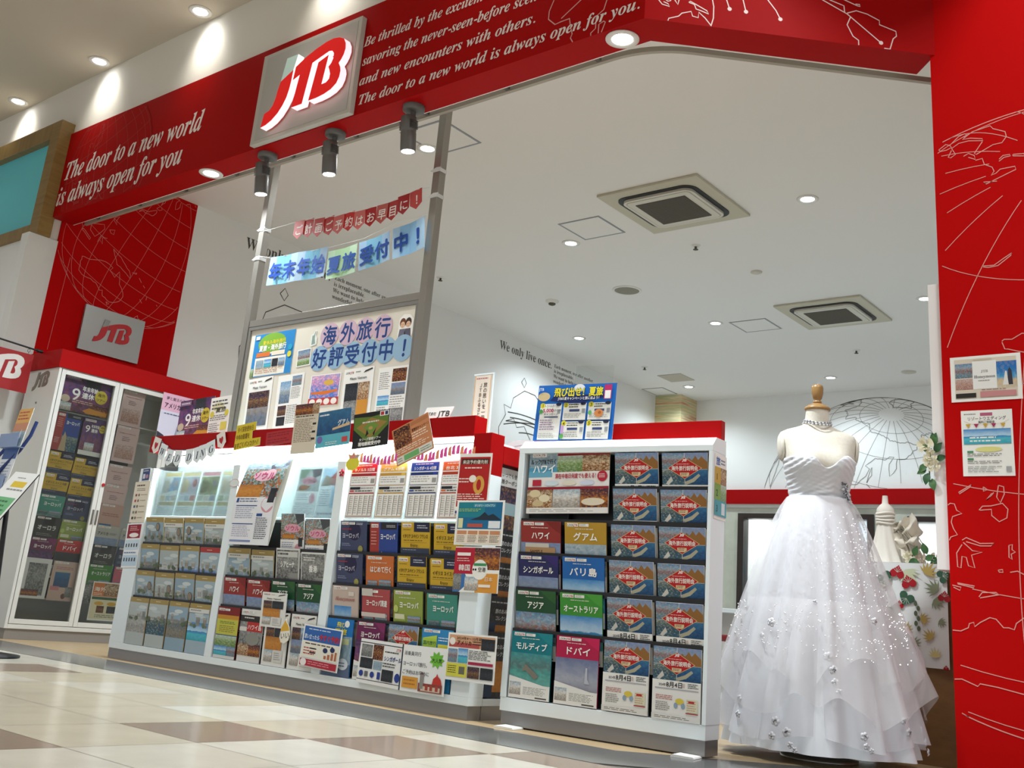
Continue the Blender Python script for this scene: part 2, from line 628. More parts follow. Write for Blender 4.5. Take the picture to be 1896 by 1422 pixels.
# ---- coast lines for the globe murals (lon, lat)
COAST = [
    [(105, 10), (109, 12), (108, 16), (106, 19), (108, 21), (113, 22), (119, 25), (122, 30), (119, 35), (122, 37), (118, 39), (122, 40), (125, 39.5), (126, 37), (127, 34.5), (129, 36), (128, 39),
     (131, 43), (136, 44), (140, 49), (141, 53), (137, 54), (143, 59), (152, 59), (156, 61), (160, 61), (156, 57), (157, 51), (162, 55), (163, 60), (170, 60), (179, 63), (190, 66), (180, 69), (160, 70), (140, 73), (120, 73), (105, 77), (80, 73), (70, 73), (68, 68), (55, 69), (42, 66), (40, 68), (28, 71), (15, 68), (6, 62), (6, 58), (11, 59), (13, 55.5), (18, 60), (22, 65.5), (24, 65), (21, 61), (28, 60), (23, 59), (21, 55), (10, 54), (8, 57), (8, 54), (2, 51), (-4, 48), (-1, 45), (-9, 43), (-9, 37), (-2, 37), (3, 42), (9, 44), (16, 38), (13, 45), (19, 42), (23, 36), (27, 40), (36, 37), (35, 31), (32, 31), (20, 31), (10, 37), (-6, 36), (-17, 21), (-17, 14), (-8, 4), (9, 4), (9, -1), (13, -10), (12, -18), (18, -34), (26, -34), (35, -24), (40, -15), (39, -6), (51, 11), (43, 12), (37, 22), (33, 29), (36, 28), (43, 13), (52, 16), (59, 22), (56, 26), (50, 30), (57, 27), (67, 25), (72, 20), (77, 8), (80, 13), (80, 16), (87, 21), (91, 22), (94, 16), (98, 16), (98, 8), (103, 1.5), (103, 5), (100, 9), (100, 13), (105, 10)],
    [(130, 31), (131, 34), (136, 35.5), (137, 37), (140, 40), (141, 41), (142, 39), (141, 36), (140, 35), (137, 34.5), (135, 33.5), (132, 33.5), (130, 31)],
    [(140, 42), (142, 45.3), (145, 44), (143, 42), (140, 42)],
    [(142, 46), (142.5, 54), (144, 50), (142, 46)],
    [(114, -22), (114, -34), (118, -35), (124, -33), (131, -31.5), (136, -35), (138, -33), (140, -38), (147, -39), (150, -37), (153, -32), (153, -26), (149, -21), (146, -19), (142, -11), (141, -17), (136, -15), (137, -12), (131, -12), (127, -14), (122, -18), (114, -22)],
    [(145, -41), (148, -41), (147, -43.5), (145, -41)], [(173, -35), (176, -38), (178, -38), (175, -41), (173, -39), (173, -35)], [(173, -41), (171, -44), (167, -46), (172, -43.5), (173, -41)],
    [(109, 1), (111, 2), (117, 7), (119, 5), (118, 1), (116, -4), (111, -3), (109, 1)], [(95, 5.5), (100, 2), (106, -3), (105, -6), (101, -3), (95, 5.5)], [(105, -6.5), (114, -7), (114, -8.5), (106, -7.5), (105, -6.5)],
    [(119.5, 0), (124, 1.5), (121, -.5), (123, -4), (120, -3), (119.5, -5.5), (119.5, 0)], [(131, -1), (138, -2), (147, -6), (150, -10.5), (143, -8.5), (138, -8), (134, -4), (131, -1)],
    [(120, 16), (122, 18.5), (122, 15), (124, 13), (120.5, 14), (120, 16)], [(122, 7), (125, 9.5), (126, 6.5), (124, 6), (122, 7)], [(121, 25), (120, 23), (121, 22), (121.7, 25), (121, 25)], [(108.5, 19), (110, 20), (111, 19), (109.5, 18.2), (108.5, 19)],
    [(152, -5), (149, -6), (152, -4), (152, -5)], [(155, -6), (158, -8)], [(160, -9), (162, -10)], [(167, -15), (168, -18)], [(164, -20), (167, -22)], [(177, -17.5), (178.5, -18)], [(204, 20), (205, 19.5), (204.5, 19), (204, 20)],
    [(190, 66), (196, 66), (204, 71), (220, 69.5), (240, 68), (265, 68), (274, 64), (280, 55), (283, 62), (295, 60), (304, 52), (297, 45), (290, 42), (284, 36), (279, 31), (280, 25), (277, 29), (263, 29), (262, 20), (270, 21), (272, 16), (278, 9), (286, 11), (298, 9), (310, 0), (325, -6), (320, -22), (303, -35), (292, -52), (286, -50), (287, -30), (290, -18), (279, -6), (280, 2), (276, 9), (266, 16), (255, 20), (247, 31), (242, 33), (236, 40), (236, 48), (225, 58), (213, 60), (200, 56), (196, 54), (203, 58), (195, 61), (190, 66)],
    [(315, 60), (330, 69), (340, 77), (325, 83), (300, 80), (290, 77), (305, 72), (308, 66), (315, 60)],
]


def globe(mb, cx, cz, R, lat0, lon0, y, m, wd, clip, roll=0, step=15, coast=True, rim=True, wc=None, latr=(-75, 76), clipf=None):
    la0, lo0 = math.radians(lat0), math.radians(lon0)
    cr, sr = math.cos(roll), math.sin(roll)

    def pr(lo, la):
        lo, la = math.radians(lo), math.radians(la)
        c = math.sin(la0) * math.sin(la) + math.cos(la0) * math.cos(la) * math.cos(lo - lo0)
        if c < 0.0:
            return None
        x = math.cos(la) * math.sin(lo - lo0)
        z = math.cos(la0) * math.sin(la) - math.sin(la0) * math.cos(la) * math.cos(lo - lo0)
        return cx + R * (x * cr - z * sr), cz + R * (x * sr + z * cr)

    def emit(pts, wd_):
        run = []
        for p in pts + [None]:
            ok = p is not None and clip[0] <= p[0] <= clip[1] and clip[2] <= p[1] <= clip[3] and (clipf is None or clipf(*p))
            if ok:
                run.append(p)
            else:
                if len(run) > 1:
                    mb.line(run, wd_, y, m)
                run = []

    for lo in range(0, 360, step):
        emit([pr(lo, la) for la in range(latr[0], latr[1] + 4, 3)], wd)
    for la in range(latr[0] + (step - latr[0] % step) % step, latr[1] + 1, step):
        emit([pr(lo, la) for lo in range(0, 364, 4)], wd)
    if rim:
        emit([(cx + R * math.cos(a * PI / 90), cz + R * math.sin(a * PI / 90)) for a in range(181)], wd * 1.3)
    if coast:
        random.seed(11)
        for line in COAST:
            den = []
            for (a, b), (c, d) in zip(line, line[1:]):
                if abs(c - a) > 180:
                    c += 360 if c < a else -360
                n = max(1, int(math.hypot(c - a, d - b) / 2.2))
                for k in range(n):
                    t = k / n
                    j = 0.0 if k == 0 else .55
                    den.append(pr(a + (c - a) * t + random.uniform(-j, j), b + (d - b) * t + random.uniform(-j, j)))
            den.append(pr(*line[-1]))
            emit(den, (wc or wd * 1.2))


# ---- left wall: red at the front, white behind, with the printed murals (local x = world y, facing +x)
wl = MB()
WW = mat('#efedea', .75)
wl.box(3.80, 5.025, 0, .12, 0, ZC, REDW)
wl.box(5.025, YB, 0, .12, 0, ZC, WW)
wl.box(3.55, 3.80, 0, .12, 0, 3.10, mat('#dcdbd6', .7))
PINK = mat('#d98077', .5)
globe(wl, 4.534, 3.381, .802, 18, 143, -.001, PINK, .0026, (3.81, 5.02, 2.4, 3.87), roll=math.radians(-20), wc=.004)
wl.line([(3.93, 3.0), (3.905, 2.2)], .003, -.001, PINK)
INK = mat('#4a4640', .6)
for y0 in (5.62, 9.575):
    wl.text('We only live once.', y0, 3.665, .16, -.0015, INK, wd=1.10, serif='b')
    ye = y0 + 1.16
    for k, t in enumerate(('Each moment, one after another,', 'is irreplaceable.', 'We want to help you spend', 'wonderful moments.')):
        wl.text(t, ye, 3.70 - .069 * k, .066, -.0015, INK, serif='b')
    # half globe with flight arcs
    gx, gz, gr = y0 + 1.40, 2.50, 1.26

    def A(px, pz):
        return gx + gr * px, gz + .98 * pz
    for ln in ([(-1, 0), (-1.02, .2), (-.93, .38), (-.97, .5), (-.86, .48), (-.83, .62), (-.66, .76), (-.48, .75), (-.4, .68), (-.2, .68), (-.1, .62), (-.02, .7), (.3, .7), (.42, .56), (.58, .42), (.62, .3), (.93, .32), (.98, .1), (.8, -.06)],
               [(-.92, .3), (-.8, .36), (-.74, .26), (-.62, .3), (-.5, .14), (-.3, .06), (-.22, -.1), (-.1, -.3), (.04, -.3), (.18, -.12)],
               [(-1, 0), (-.86, -.14), (-.62, -.2), (-.52, -.42), (-.36, -.6), (-.2, -.5)], [(-.3, .84), (-.2, .88), (-.18, .8), (-.29, .8), (-.3, .84)], [(-.72, .86), (-.68, .93), (-.64, .87), (-.67, .80), (-.72, .86)],
               [(-.34, .2), (-.2, .28), (-.06, .2), (-.2, .12), (-.34, .2)], [(.1, .1), (.3, .16), (.42, .02), (.28, -.1), (.1, .1)]):
        wl.line([A(a, b) for a, b in ln], .010, -.0015, INK)
    for (a, b, c, d, hgt) in [(-.9, .42, .6, .05, .3), (-.86, .36, .5, -.05, .32), (-.92, .3, .55, -.2, .42), (-.7, .2, .4, -.3, .4), (-.95, .25, .2, .3, .2), (-.8, -.02, .35, -.1, .34), (-.9, -.16, .3, -.3, .42)]:
        wl.line([A(a + (c - a) * t / 20, b + (d - b) * t / 20 + hgt * 4 * (t / 20) * (1 - t / 20) * .5) for t in range(21)], .014, -.0015, INK)
o = struct('wall_left', wl)
o.location = (XL, 0, 0)
o.rotation_euler = (0, 0, PI / 2)

# ---- back wall with red band, plaster panels and the line-drawn globe
wb = MB()
wb.box(XL - .1, -.9, YB, YB + .12, 2.52, ZC + .05, WW)
wb.box(XL - .1, -.9, YB - .06, YB + .12, 2.32, 2.52, RED)
PLAS = floor_mat('plaster_panel', '#c9c9bb', .6, .10, 5)
for x0, x1, z0, z1 in ((XL - .1, -6.87, 0, 2.32), (-6.87, -4.93, 2.19, 2.32), (-6.87, -4.93, 0, .85), (-4.93, -4.50, 0, 2.32), (-4.50, -2.4, 2.17, 2.32), (-4.5, -2.4, 0, .85), (-2.4, -.9, 0, 2.32)):
    wb.box(x0, x1, YB, YB + .12, z0, z1, PLAS)
wb.box(XL - .1, -.9, YB - .03, YB, 2.27, 2.32, mat('#d8d6cc', .6))
wb.box(XL - .1, -.9, YB + 1.0, YB + 1.05, 0, 3, mat('#e4e6e6', .7))   # far side of the back room
wb.box(XL - .1, -.9, YB + .12, YB + 1.0, 2.32, 2.37, WW)
wb.box(-6.87, -6.8, YB + .12, YB + 1.0, 0, 2.32, mat('#efefeb', .7))
GINK = mat('#9d9894', .6)
wb.T = Matrix.Translation((0, YB - .002, 0))
globe(wb, -4.90, 2.123, 1.638, 30, 152, 0, GINK, .006, (-8, -1.1, 2.53, 3.86), roll=math.radians(-9), step=15, wc=.011, latr=(-60, 81))
wb.T = None
struct('wall_back', wb)
area_light('back_room_lamp', (-5.5, YB + .55, 2.25), (3.5, .4), 45)

for k, (x0, x1, z0, z1) in enumerate(((-6.87, -4.93, .85, 2.19), (-4.5, -2.4, .85, 2.17))):
    b = MB()
    FR = mat('#2a1c18', .4)
    b.box(x0, x0 + .09, YB - .03, YB + .13, z0, z1, FR)
    b.box(x1 - .09, x1, YB - .03, YB + .13, z0, z1, FR)
    b.box(x0 + .09, x1 - .09, YB - .03, YB + .13, z1 - .07, z1, FR)
    b.box(x0 + .09, x1 - .09, YB - .03, YB + .13, z0, z0 + .07, FR)
    wn = struct('window_%d' % (k + 1), b)
    g = MB()
    g.box(x0 + .09, x1 - .09, YB + .04, YB + .046, z0 + .07, z1 - .07, glass_mat('window_glass', (.96, .98, .98), .4))
    g.build('pane', wn)

# right wall of the shop and the red wall that faces the aisle
wr = MB()
wr.box(-.9, -.8, YR, YB, 0, ZC, WW)
struct('wall_inner', wr)
wr = MB()
wr.box(XR, 3.0, YR, YR + .12, 0, ZM, REDW)
LINE = mat('#e0968c', .5)


def inwall(x, z):
    return True


globe(wr, -.857, 1.52, 1.362, 37, 150, YR - .0012, LINE, .0035, (XR + .003, 2.5, .02, 4.2), step=20, coast=False, latr=(-60, 76))
RW = [[(-1.315, 1.141), (-1.262, 1.173), (-1.267, 1.164), (-1.313, 1.134), (-1.315, 1.141)],
      [(-1.362, 1.086), (-1.352, 1.094), (-1.335, 1.091), (-1.327, 1.064), (-1.306, 1.051), (-1.345, 1.037), (-1.351, 1.014), (-1.343, 0.987), (-1.328, 0.961), (-1.355, 0.951), (-1.362, 0.937)],
      [(-1.216, 1.163), (-1.199, 1.151), (-1.216, 1.145), (-1.216, 1.163)], [(-1.156, 1.169), (-1.136, 1.163), (-1.135, 1.132), (-1.152, 1.096), (-1.165, 1.12), (-1.156, 1.169)],
      [(-1.183, 1.136), (-1.205, 1.109), (-1.19, 1.123), (-1.176, 1.139)],
      [(-1.237, 1.065), (-1.223, 1.082), (-1.19, 1.083), (-1.144, 1.094), (-1.124, 1.07), (-1.13, 1.034), (-1.16, 1.018), (-1.188, 1.043), (-1.188, 1.069), (-1.233, 1.065)],
      [(-1.311, 0.921), (-1.334, 0.885), (-1.332, 0.828), (-1.319, 0.824), (-1.313, 0.872), (-1.296, 0.868), (-1.289, 0.834), (-1.264, 0.826), (-1.275, 0.878), (-1.232, 0.892), (-1.27, 0.896), (-1.306, 0.93)],
      [(-1.31, 0.939), (-1.293, 0.95), (-1.239, 0.927), (-1.185, 0.929), (-1.198, 0.918), (-1.239, 0.917), (-1.294, 0.933)],
      [(-1.128, 0.922), (-1.115, 0.926), (-1.117, 0.905), (-1.105, 0.896), (-1.121, 0.887), (-1.119, 0.866), (-1.13, 0.874), (-1.128, 0.922)],
      [(-1.174, 0.821), (-1.157, 0.824), (-1.156, 0.813), (-1.17, 0.813), (-1.174, 0.821)], [(-1.129, 0.814), (-1.101, 0.82), (-1.078, 0.808), (-1.04, .8)], [(-1.356, 0.752), (-1.322, 0.745), (-1.327, 0.732), (-1.352, 0.744)],
      [(-1.336, 0.762), (-1.268, 0.752), (-1.272, 0.745), (-1.335, 0.758)], [(-1.253, 0.71), (-1.24, 0.728), (-1.186, 0.731), (-1.174, 0.723), (-1.249, 0.706)],
      [(-1.362, 0.57), (-1.33, 0.569), (-1.3, 0.584), (-1.295, 0.601), (-1.278, 0.607), (-1.275, 0.59), (-1.253, 0.608), (-1.215, 0.63), (-1.191, 0.625), (-1.165, 0.594), (-1.145, 0.595), (-1.125, 0.589), (-1.116, 0.614), (-1.087, 0.637), (-1.0, .62), (-.9, .57)],
      [(-1.362, 0.377), (-1.333, 0.38), (-1.273, 0.358), (-1.264, 0.369), (-1.196, 0.362), (-1.103, 0.346), (-.95, .31)],
      [(-1.341, 2.763), (-1.309, 2.784), (-1.291, 2.775), (-1.283, 2.763), (-1.306, 2.754), (-1.333, 2.753), (-1.341, 2.763)],
      [(-1.282, 2.783), (-1.25, 2.811), (-1.223, 2.82), (-1.215, 2.813), (-1.233, 2.792), (-1.198, 2.791), (-1.147, 2.776), (-1.143, 2.765), (-1.207, 2.779), (-1.251, 2.776), (-1.283, 2.757), (-1.267, 2.723), (-1.289, 2.71), (-1.3, 2.715), (-1.284, 2.747)],
      [(-1.229, 2.796), (-1.188, 2.822), (-1.11, 2.833), (-1.098, 2.815), (-1.048, 2.788), (-1.044, 2.762), (-1.064, 2.736), (-1.102, 2.735), (-1.176, 2.702), (-1.184, 2.709), (-1.147, 2.761)],
      [(-1.232, 2.705), (-1.21, 2.715), (-1.185, 2.699), (-1.181, 2.678), (-1.211, 2.695)],
      [(-1.181, 2.673), (-1.151, 2.676), (-1.144, 2.645), (-1.111, 2.623), (-1.104, 2.601), (-1.117, 2.584), (-1.096, 2.59), (-1.078, 2.606), (-1.016, 2.607), (-1.013, 2.591), (-1.072, 2.57), (-1.14, 2.545), (-1.152, 2.557), (-1.094, 2.55)],
      [(-1.08, 2.656), (-1.063, 2.671), (-1.034, 2.67), (-1.032, 2.662), (-1.059, 2.661), (-1.081, 2.646)], [(-1.021, 2.667), (-0.976, 2.661), (-0.976, 2.649), (-1.022, 2.66), (-1.021, 2.667)],
      [(-1.171, 2.151), (-1.126, 2.148), (-1.084, 2.175), (-1.05, 2.195), (-1.055, 2.184), (-1.11, 2.144), (-1.151, 2.141), (-1.171, 2.146)], [(-1.111, 1.794), (-1.102, 1.802), (-1.071, 1.799), (-1.03, 1.822), (-.99, 1.815)],
      [(-1.111, 1.79), (-1.101, 1.758), (-1.089, 1.757), (-1.05, 1.744), (-1.0, 1.73)]]
for ln in RW:
    wr.line(ln, .0042, YR - .0014, LINE)
struct('wall_right', wr)
st = MB()
st.box(-1.425, XR - .001, 4.74, 4.90, .815, 2.105, mat('#ece9e6', .5))
struct('trim_1', st, .002)

# ---- wall above the fascia, and the fascia itself
wf = MB()
wf.box(-14, -2.3, Y0 + .02, Y0 + .14, ZF - .02, ZM + .02, mat('#e3ded3', .7))
wf.box(-14, XL - .002, 3.63, 3.80, 0, 3.10, mat('#e4e3df', .7))
wf.box(-14, XL - .02, 3.72, 3.82, 3.0, 4.1, mat('#e3ded3', .7))
struct('wall_front', wf)

fa = MB()
FAS = mat('#a40a0a', .5, 0, .06)
ang = math.atan2(.696, .718)
d2 = Vector((.718, .696))
n2 = Vector((-.696, .718))
cA = Vector((XC, Y0))
end = cA + d2 * 1.452
k = math.tan(ang / 2) * .19
inC = cA + Vector((-k, .19))
plan = [(XL + .001, Y0), (XC, Y0), tuple(end), tuple(end + n2 * .19), tuple(inC), (XL + .001, Y0 + .19)]
fa.zprism(plan, ZS, ZF, FAS)
VIN = mat('#e9dcd4', .5)
yv = Y0 - .0015
fa.text('The door to a new world', -7.972, 3.590, .235, yv, VIN, wd=1.92, serif='bi', bold=.006)
fa.text('is always open for you', -8.005, 3.368, .235, yv, VIN, wd=1.76, serif='bi', bold=.006)
lines = [('Be thrilled by the excitement of', 3.745, None, -4.412), ('savoring the never-seen-before scenery', 3.611, None, -4.403), ('and new encounters with others.', 3.474, 1.345, -4.406), ('The door to a new world is always open for you.', 3.339, 1.985, -4.397)]
for t, z, wd_, x in lines:
    if wd_ is None:
        wd_ = glyphs(t, 'bi')[2] * (.0948 if 'Be' in t else .0955)
    fa.text(t, x, z, .098, yv, VIN, wd=wd_, serif='bi', bold=.004)
FINT = mat('#a8352f', .5)
globe(fa, -7.317, 3.555, .623, 5, 150, Y0 - .0008, FINT, .003, (XL + .01, -6.6, ZS + .01, ZF - .01), roll=math.radians(15), wc=.005)
PALE = mat('#d9a39a', .5)
for ln in [[(-2.93, 3.66), (-2.946, 3.572), (-2.972, 3.512), (-2.973, 3.464), (-2.927, 3.418), (-2.891, 3.422), (-2.835, 3.423), (-2.826, 3.377), (-2.811, 3.325), (-2.82, 3.304), (-2.804, 3.276)], [(-2.889, 3.441), (-2.771, 3.511), (-2.6, 3.62)],
           [(-2.6, 3.56), (-2.609, 3.455), (-2.624, 3.404), (-2.667, 3.381), (-2.667, 3.311), (-2.695, 3.292), (-2.693, 3.277)], [(-2.649, 3.277), (-2.648, 3.328), (-2.62, 3.337), (-2.61, 3.329), (-2.63, 3.277)]]:
    fa.line(ln, .006, Y0 - .0010, PALE)
fa.T = Matrix.Translation((XC, Y0, 0)) @ Matrix.Rotation(ang, 4, 'Z')
WL = mat('#efd9d4', .5)
for ln in [[(0.80, 3.56), (0.884, 3.505), (1.009, 3.443), (1.178, 3.305)], [(1.025, 3.427), (1.008, 3.382), (1.037, 3.322), (1.065, 3.303), (1.065, 3.277)],
           [(1.009, 3.448), (1.055, 3.468), (1.11, 3.457), (1.172, 3.429), (1.172, 3.406), (1.255, 3.38), (1.257, 3.353), (1.24, 3.336), (1.223, 3.277), (1.194, 3.277)], [(.89, 3.53), (0.921, 3.51), (0.972, 3.494), (0.993, 3.487), (0.996, 3.45)],
           [(.97, 3.53), (0.997, 3.521), (1.06, 3.497), (1.075, 3.495), (1.073, 3.506), (1.052, 3.505)], [(0.328, 3.278), (0.339, 3.324), (0.339, 3.388), (0.332, 3.424), (.32, 3.5)], [(.38, 3.5), (0.402, 3.435), (0.418, 3.386)], [(.46, 3.51), (0.484, 3.447), (0.5, 3.382)],
           [(.56, 3.52), (0.608, 3.465), (0.65, 3.41), (0.672, 3.365)], [(0.116, 3.278), (0.119, 3.291), (0.167, 3.31), (0.183, 3.329), (0.228, 3.345), (0.236, 3.32), (0.264, 3.315), (0.266, 3.346), (0.298, 3.318), (0.328, 3.281)],
           [(0.215, 3.394), (0.243, 3.386), (0.252, 3.362), (0.276, 3.356), (0.315, 3.343), (0.305, 3.36), (0.251, 3.387), (0.222, 3.401), (0.215, 3.394)], [(.06, 3.42), (0.066, 3.386), (0.084, 3.365), (0.121, 3.357), (0.112, 3.372), (.09, 3.38)],
           [(0.091, 3.40), (0.111, 3.385), (0.124, 3.39), (.13, 3.41)], [(0.14, 3.41), (0.148, 3.393), (0.161, 3.374), (.166, 3.4)]]:
    fa.line(ln, .0055, -.001, WL)
for u, z in ((.418, 3.386), (.5, 3.382), (.672, 3.365), (1.178, 3.305)):
    fa.ell(u, z, .011, .011, -.0012, WL, 10)
fa.T = None
struct('trim_2', fa)
# white back of the fascia up to the shop ceiling
bk = MB()
bk.box(XL, inC.x, Y0 + .191, Y0 + .2, ZS + .002, ZC, WW)
e2 = end + n2 * .2
bk.zprism([(inC.x, Y0 + .191), (e2.x, e2.y - .012), (e2.x, e2.y), (inC.x, Y0 + .202)], ZS + .002, ZC, WW)
struct('trim_3', bk)

# patterned column in the far left corner
cb = MB()
cm, nt, b = nodes_mat('striped_timber')
tc = nt.nodes.new('ShaderNodeTexCoord')
mp = nt.nodes.new('ShaderNodeMapping')
mp.inputs['Scale'].default_value = (.5, .5, 9)
nt.links.new(tc.outputs['Object'], mp.inputs[0])
no = nt.nodes.new('ShaderNodeTexNoise')
no.inputs['Scale'].default_value = 2.5
no.inputs['Detail'].default_value = 3
nt.links.new(mp.outputs[0], no.inputs['Vector'])
rr = ramp(nt, [(.3, '#c79a5c'), (.42, '#e0c894'), (.5, '#b9b98a'), (.58, '#e3d2a8'), (.7, '#c9906a')])
nt.links.new(no.outputs[0], rr.inputs[0])
nt.links.new(rr.outputs[0], b.inputs['Base Color'])
cb.box(XL, -7.6, 13.35, YB, 0, ZC, cm)
struct('trim_4', cb)


# ---------------------------------------------------------------- ceiling fittings and signs
LAMP = mat('#f6fbff', .3, 0, .5, 14)
RIM = mat('#e6e4de', .4)
FITS = [((-5.25, 5.17), 'white downlight in the shop ceiling just behind the right steel pole'), ((-5.43, 7.37), 'downlight beside the square hatch near the front air conditioner'),
        ((-3.12, 7.38), 'downlight right of the front air conditioner'), ((-3.1, 10.22), 'downlight close to the red right wall, beyond the rear air conditioner'),
        ((-5.41, 10.22), 'downlight left of the hatch beside the rear air conditioner'), ((-7.27, 10.18), 'downlight above the left wall writing We only live once'),
        ((-7.25, 12.94), 'downlight over the striped timber column'), ((-5.19, 13.03), 'downlight above the dress form, close to the back wall'), ((-7.26, 7.6), None)]
dl0 = None
for (x, y), lab in FITS:
    if lab is None:
        continue
    if dl0 is None:
        dl0 = thing('downlight', (x, y, ZC), lab, 'ceiling light', 'downlights in the shop ceiling')
        b = MB()
        b.lathe([(.052, -.001), (.085, -.001), (.085, -.006), (.060, -.009), (.052, -.004)], RIM, 28)
        b.build('trim_ring', dl0)
        b = MB()
        b.lathe([(.058, -.0045), (.04, -.0075), (.005, -.0085)], LAMP, 24)
        b.build('lamp', dl0)
    else:
        dup(dl0, (x, y, ZC), lab)
for (x, y), lab in (((-5.99, 3.80), 'bright downlight in the red soffit near its left end'), ((-2.57, 3.80), 'bright downlight under the corner of the red fascia')):
    dup(dl0, (x, y, ZS), lab, 'downlights in the red soffit')
for x, lab in ((-8.98, 'mall ceiling downlight above the turquoise sign'), (-7.6, 'mall ceiling downlight above the left end of the fascia'), (-6.2, 'mall ceiling downlight nearest the top of the photo')):
    dup(dl0, (x, 3.60, ZM), lab, 'downlights washing the mall wall')


def ac_unit(x, y, lab):
    t = thing('air_conditioner', (x, y, ZC - .001), lab, 'air conditioner', 'ceiling cassette air conditioners')
    PAN = mat('#c3bda8', .5)
    h = .465
    b = MB()
    b.box(-h, h, -h, h, -.022, 0, PAN)
    b.build('panel', t, bevel=.004)

    def rr(r, c, n=6):
        out = []
        for sx, sy, a0 in ((1, 1, 0), (-1, 1, 90), (-1, -1, 180), (1, -1, 270)):
            for i in range(n + 1):
                a = math.radians(a0 + 90 * i / n)
                out.append((sx * (r - c) + c * math.cos(a), sy * (r - c) + c * math.sin(a)))
        return out
    b = MB()
    b.zprism(rr(.365, .11), -.028, -.0221, mat('#141414', .5))
    b.build('air_slot', t)
    b = MB()
    b.zprism(rr(.322, .075), -.048, -.0281, mat('#d3cfc2', .5))
    b.zprism(rr(.296, .04), -.0495, -.0481, mat('#a9a596', .5))
    b.zprism(rr(.290, .04), -.0505, -.0496, mat('#d3cfc2', .5))
    b.build('inner_panel', t)
    b = MB()
    GR = mat('#6b675c', .6)
    b.box(-.23, .23, -.23, .23, -.0535, -.0506, mat('#4d4a42', .6))
    for i in range(30):
        q = -.225 + i * .0155
        b.box(-.23, .23, q, q + .006, -.0565, -.0536, GR)
    b.build('grille', t)


ac_unit(-4.12, 7.0, 'square ceiling air conditioner nearer the red fascia')
ac_unit(-4.08, 10.32, 'square ceiling air conditioner farther back above the dress form')
HG = mat('#8f9195', .4, .4)
for x0, y0, lab in ((-5.26, 6.92, 'square ceiling hatch beside the front air conditioner'), (-5.26, 10.25, 'square ceiling hatch left of the rear air conditioner'),
                    (-8.0, 12.87, 'square ceiling hatch with grey frame by the timber column'), (-5.25, 4.86, 'square ceiling hatch behind the right steel pole')):
    x1, y1 = x0 + (.44 if x0 > -7.9 else .36), y0 + .44
    t = thing('ceiling_hatch', ((x0 + x1) / 2, (y0 + y1) / 2, ZC), lab, 'ceiling hatch', 'ceiling access hatches')
    b = MB()
    a, c = (x1 - x0) / 2, (y1 - y0) / 2
    b.box(-a, a, -c, -c + .018, -.004, 0, HG)
    b.box(-a, a, c - .018, c, -.004, 0, HG)
    b.box(-a, -a + .018, -c + .018, c - .018, -.004, 0, HG)
    b.box(a - .018, a, -c + .018, c - .018, -.004, 0, HG)
    b.build('frame', t)
    b = MB()
    b.box(-a + .018, a - .018, -c + .018, c - .018, -.003, 0, CEIL)
    b.build('lid', t)
b = MB()
b.box(-7.34, -6.97, 12.2, 12.6, ZC - .008, ZC, mat('#b9b1a2', .6))
tag(b.build('ceiling_grille', bevel=.003), 'flush beige square ceiling panel beyond the grey framed hatch', 'ceiling panel')
spr = None
for (x, y), lab in (((-4.42, 7.93), 'sprinkler head just beyond the front air conditioner'), ((-7.3, 7.61), 'sprinkler head close to the left wall, right of the steel pole'),
                    ((-7.25, 11.72), 'sprinkler head above the blue campaign poster'), ((-4.4, 11.84), 'sprinkler head beyond the rear air conditioner')):
    if spr is None:
        spr = thing('sprinkler_head', (x, y, ZC), lab, 'sprinkler', 'ceiling sprinklers')
        b = MB()
        b.lathe([(.045, 0), (.042, -.008), (.016, -.012)], RIM, 20)
        b.build('escutcheon', spr)
        b = MB()
        b.lathe([(.012, -.012), (.010, -.035), (.024, -.038), (.024, -.042), (.004, -.046)], mat('#5c5850', .4, .6), 14)
        b.build('nozzle', spr)
    else:
        dup(spr, (x, y, ZC), lab)
b = MB()
b.lathe([(.155, 0), (.155, -.008), (.135, -.012), (.13, -.006)], RIM, 36)
b.lathe([(.13, -.007), (.02, -.010)], mat('#8c877a', .7), 36)
tag(b.build('ceiling_speaker', loc=(-5.7, 8.79, ZC)), 'round ceiling speaker with beige grille', 'speaker')
t = thing('smoke_detector', (-6.67, 8.78, ZC), 'white dome smoke detector left of the round speaker', 'smoke detector')
b = MB()
b.lathe([(.075, 0), (.072, -.015), (.045, -.03)], RIM, 24)
b.build('base', t)
b = MB()
b.lathe([(.04, -.03), (.038, -.045), (.015, -.055)], mat('#5a5346', .6), 18)
b.build('sensor', t)
for (x, y), lab, r in (((-4.24, 8.81), 'small pale disc detector between the two air conditioners', .055), ((-4.18, 13.03), 'flat grey disc in the ceiling near the back wall globe', .09)):
    b = MB()
    b.lathe([(r, 0), (r, -.010), (r * .5, -.022)], mat('#cfc9bd', .6), 20)
    tag(b.build('ceiling_detector', loc=(x, y, ZC)), lab, 'detector')

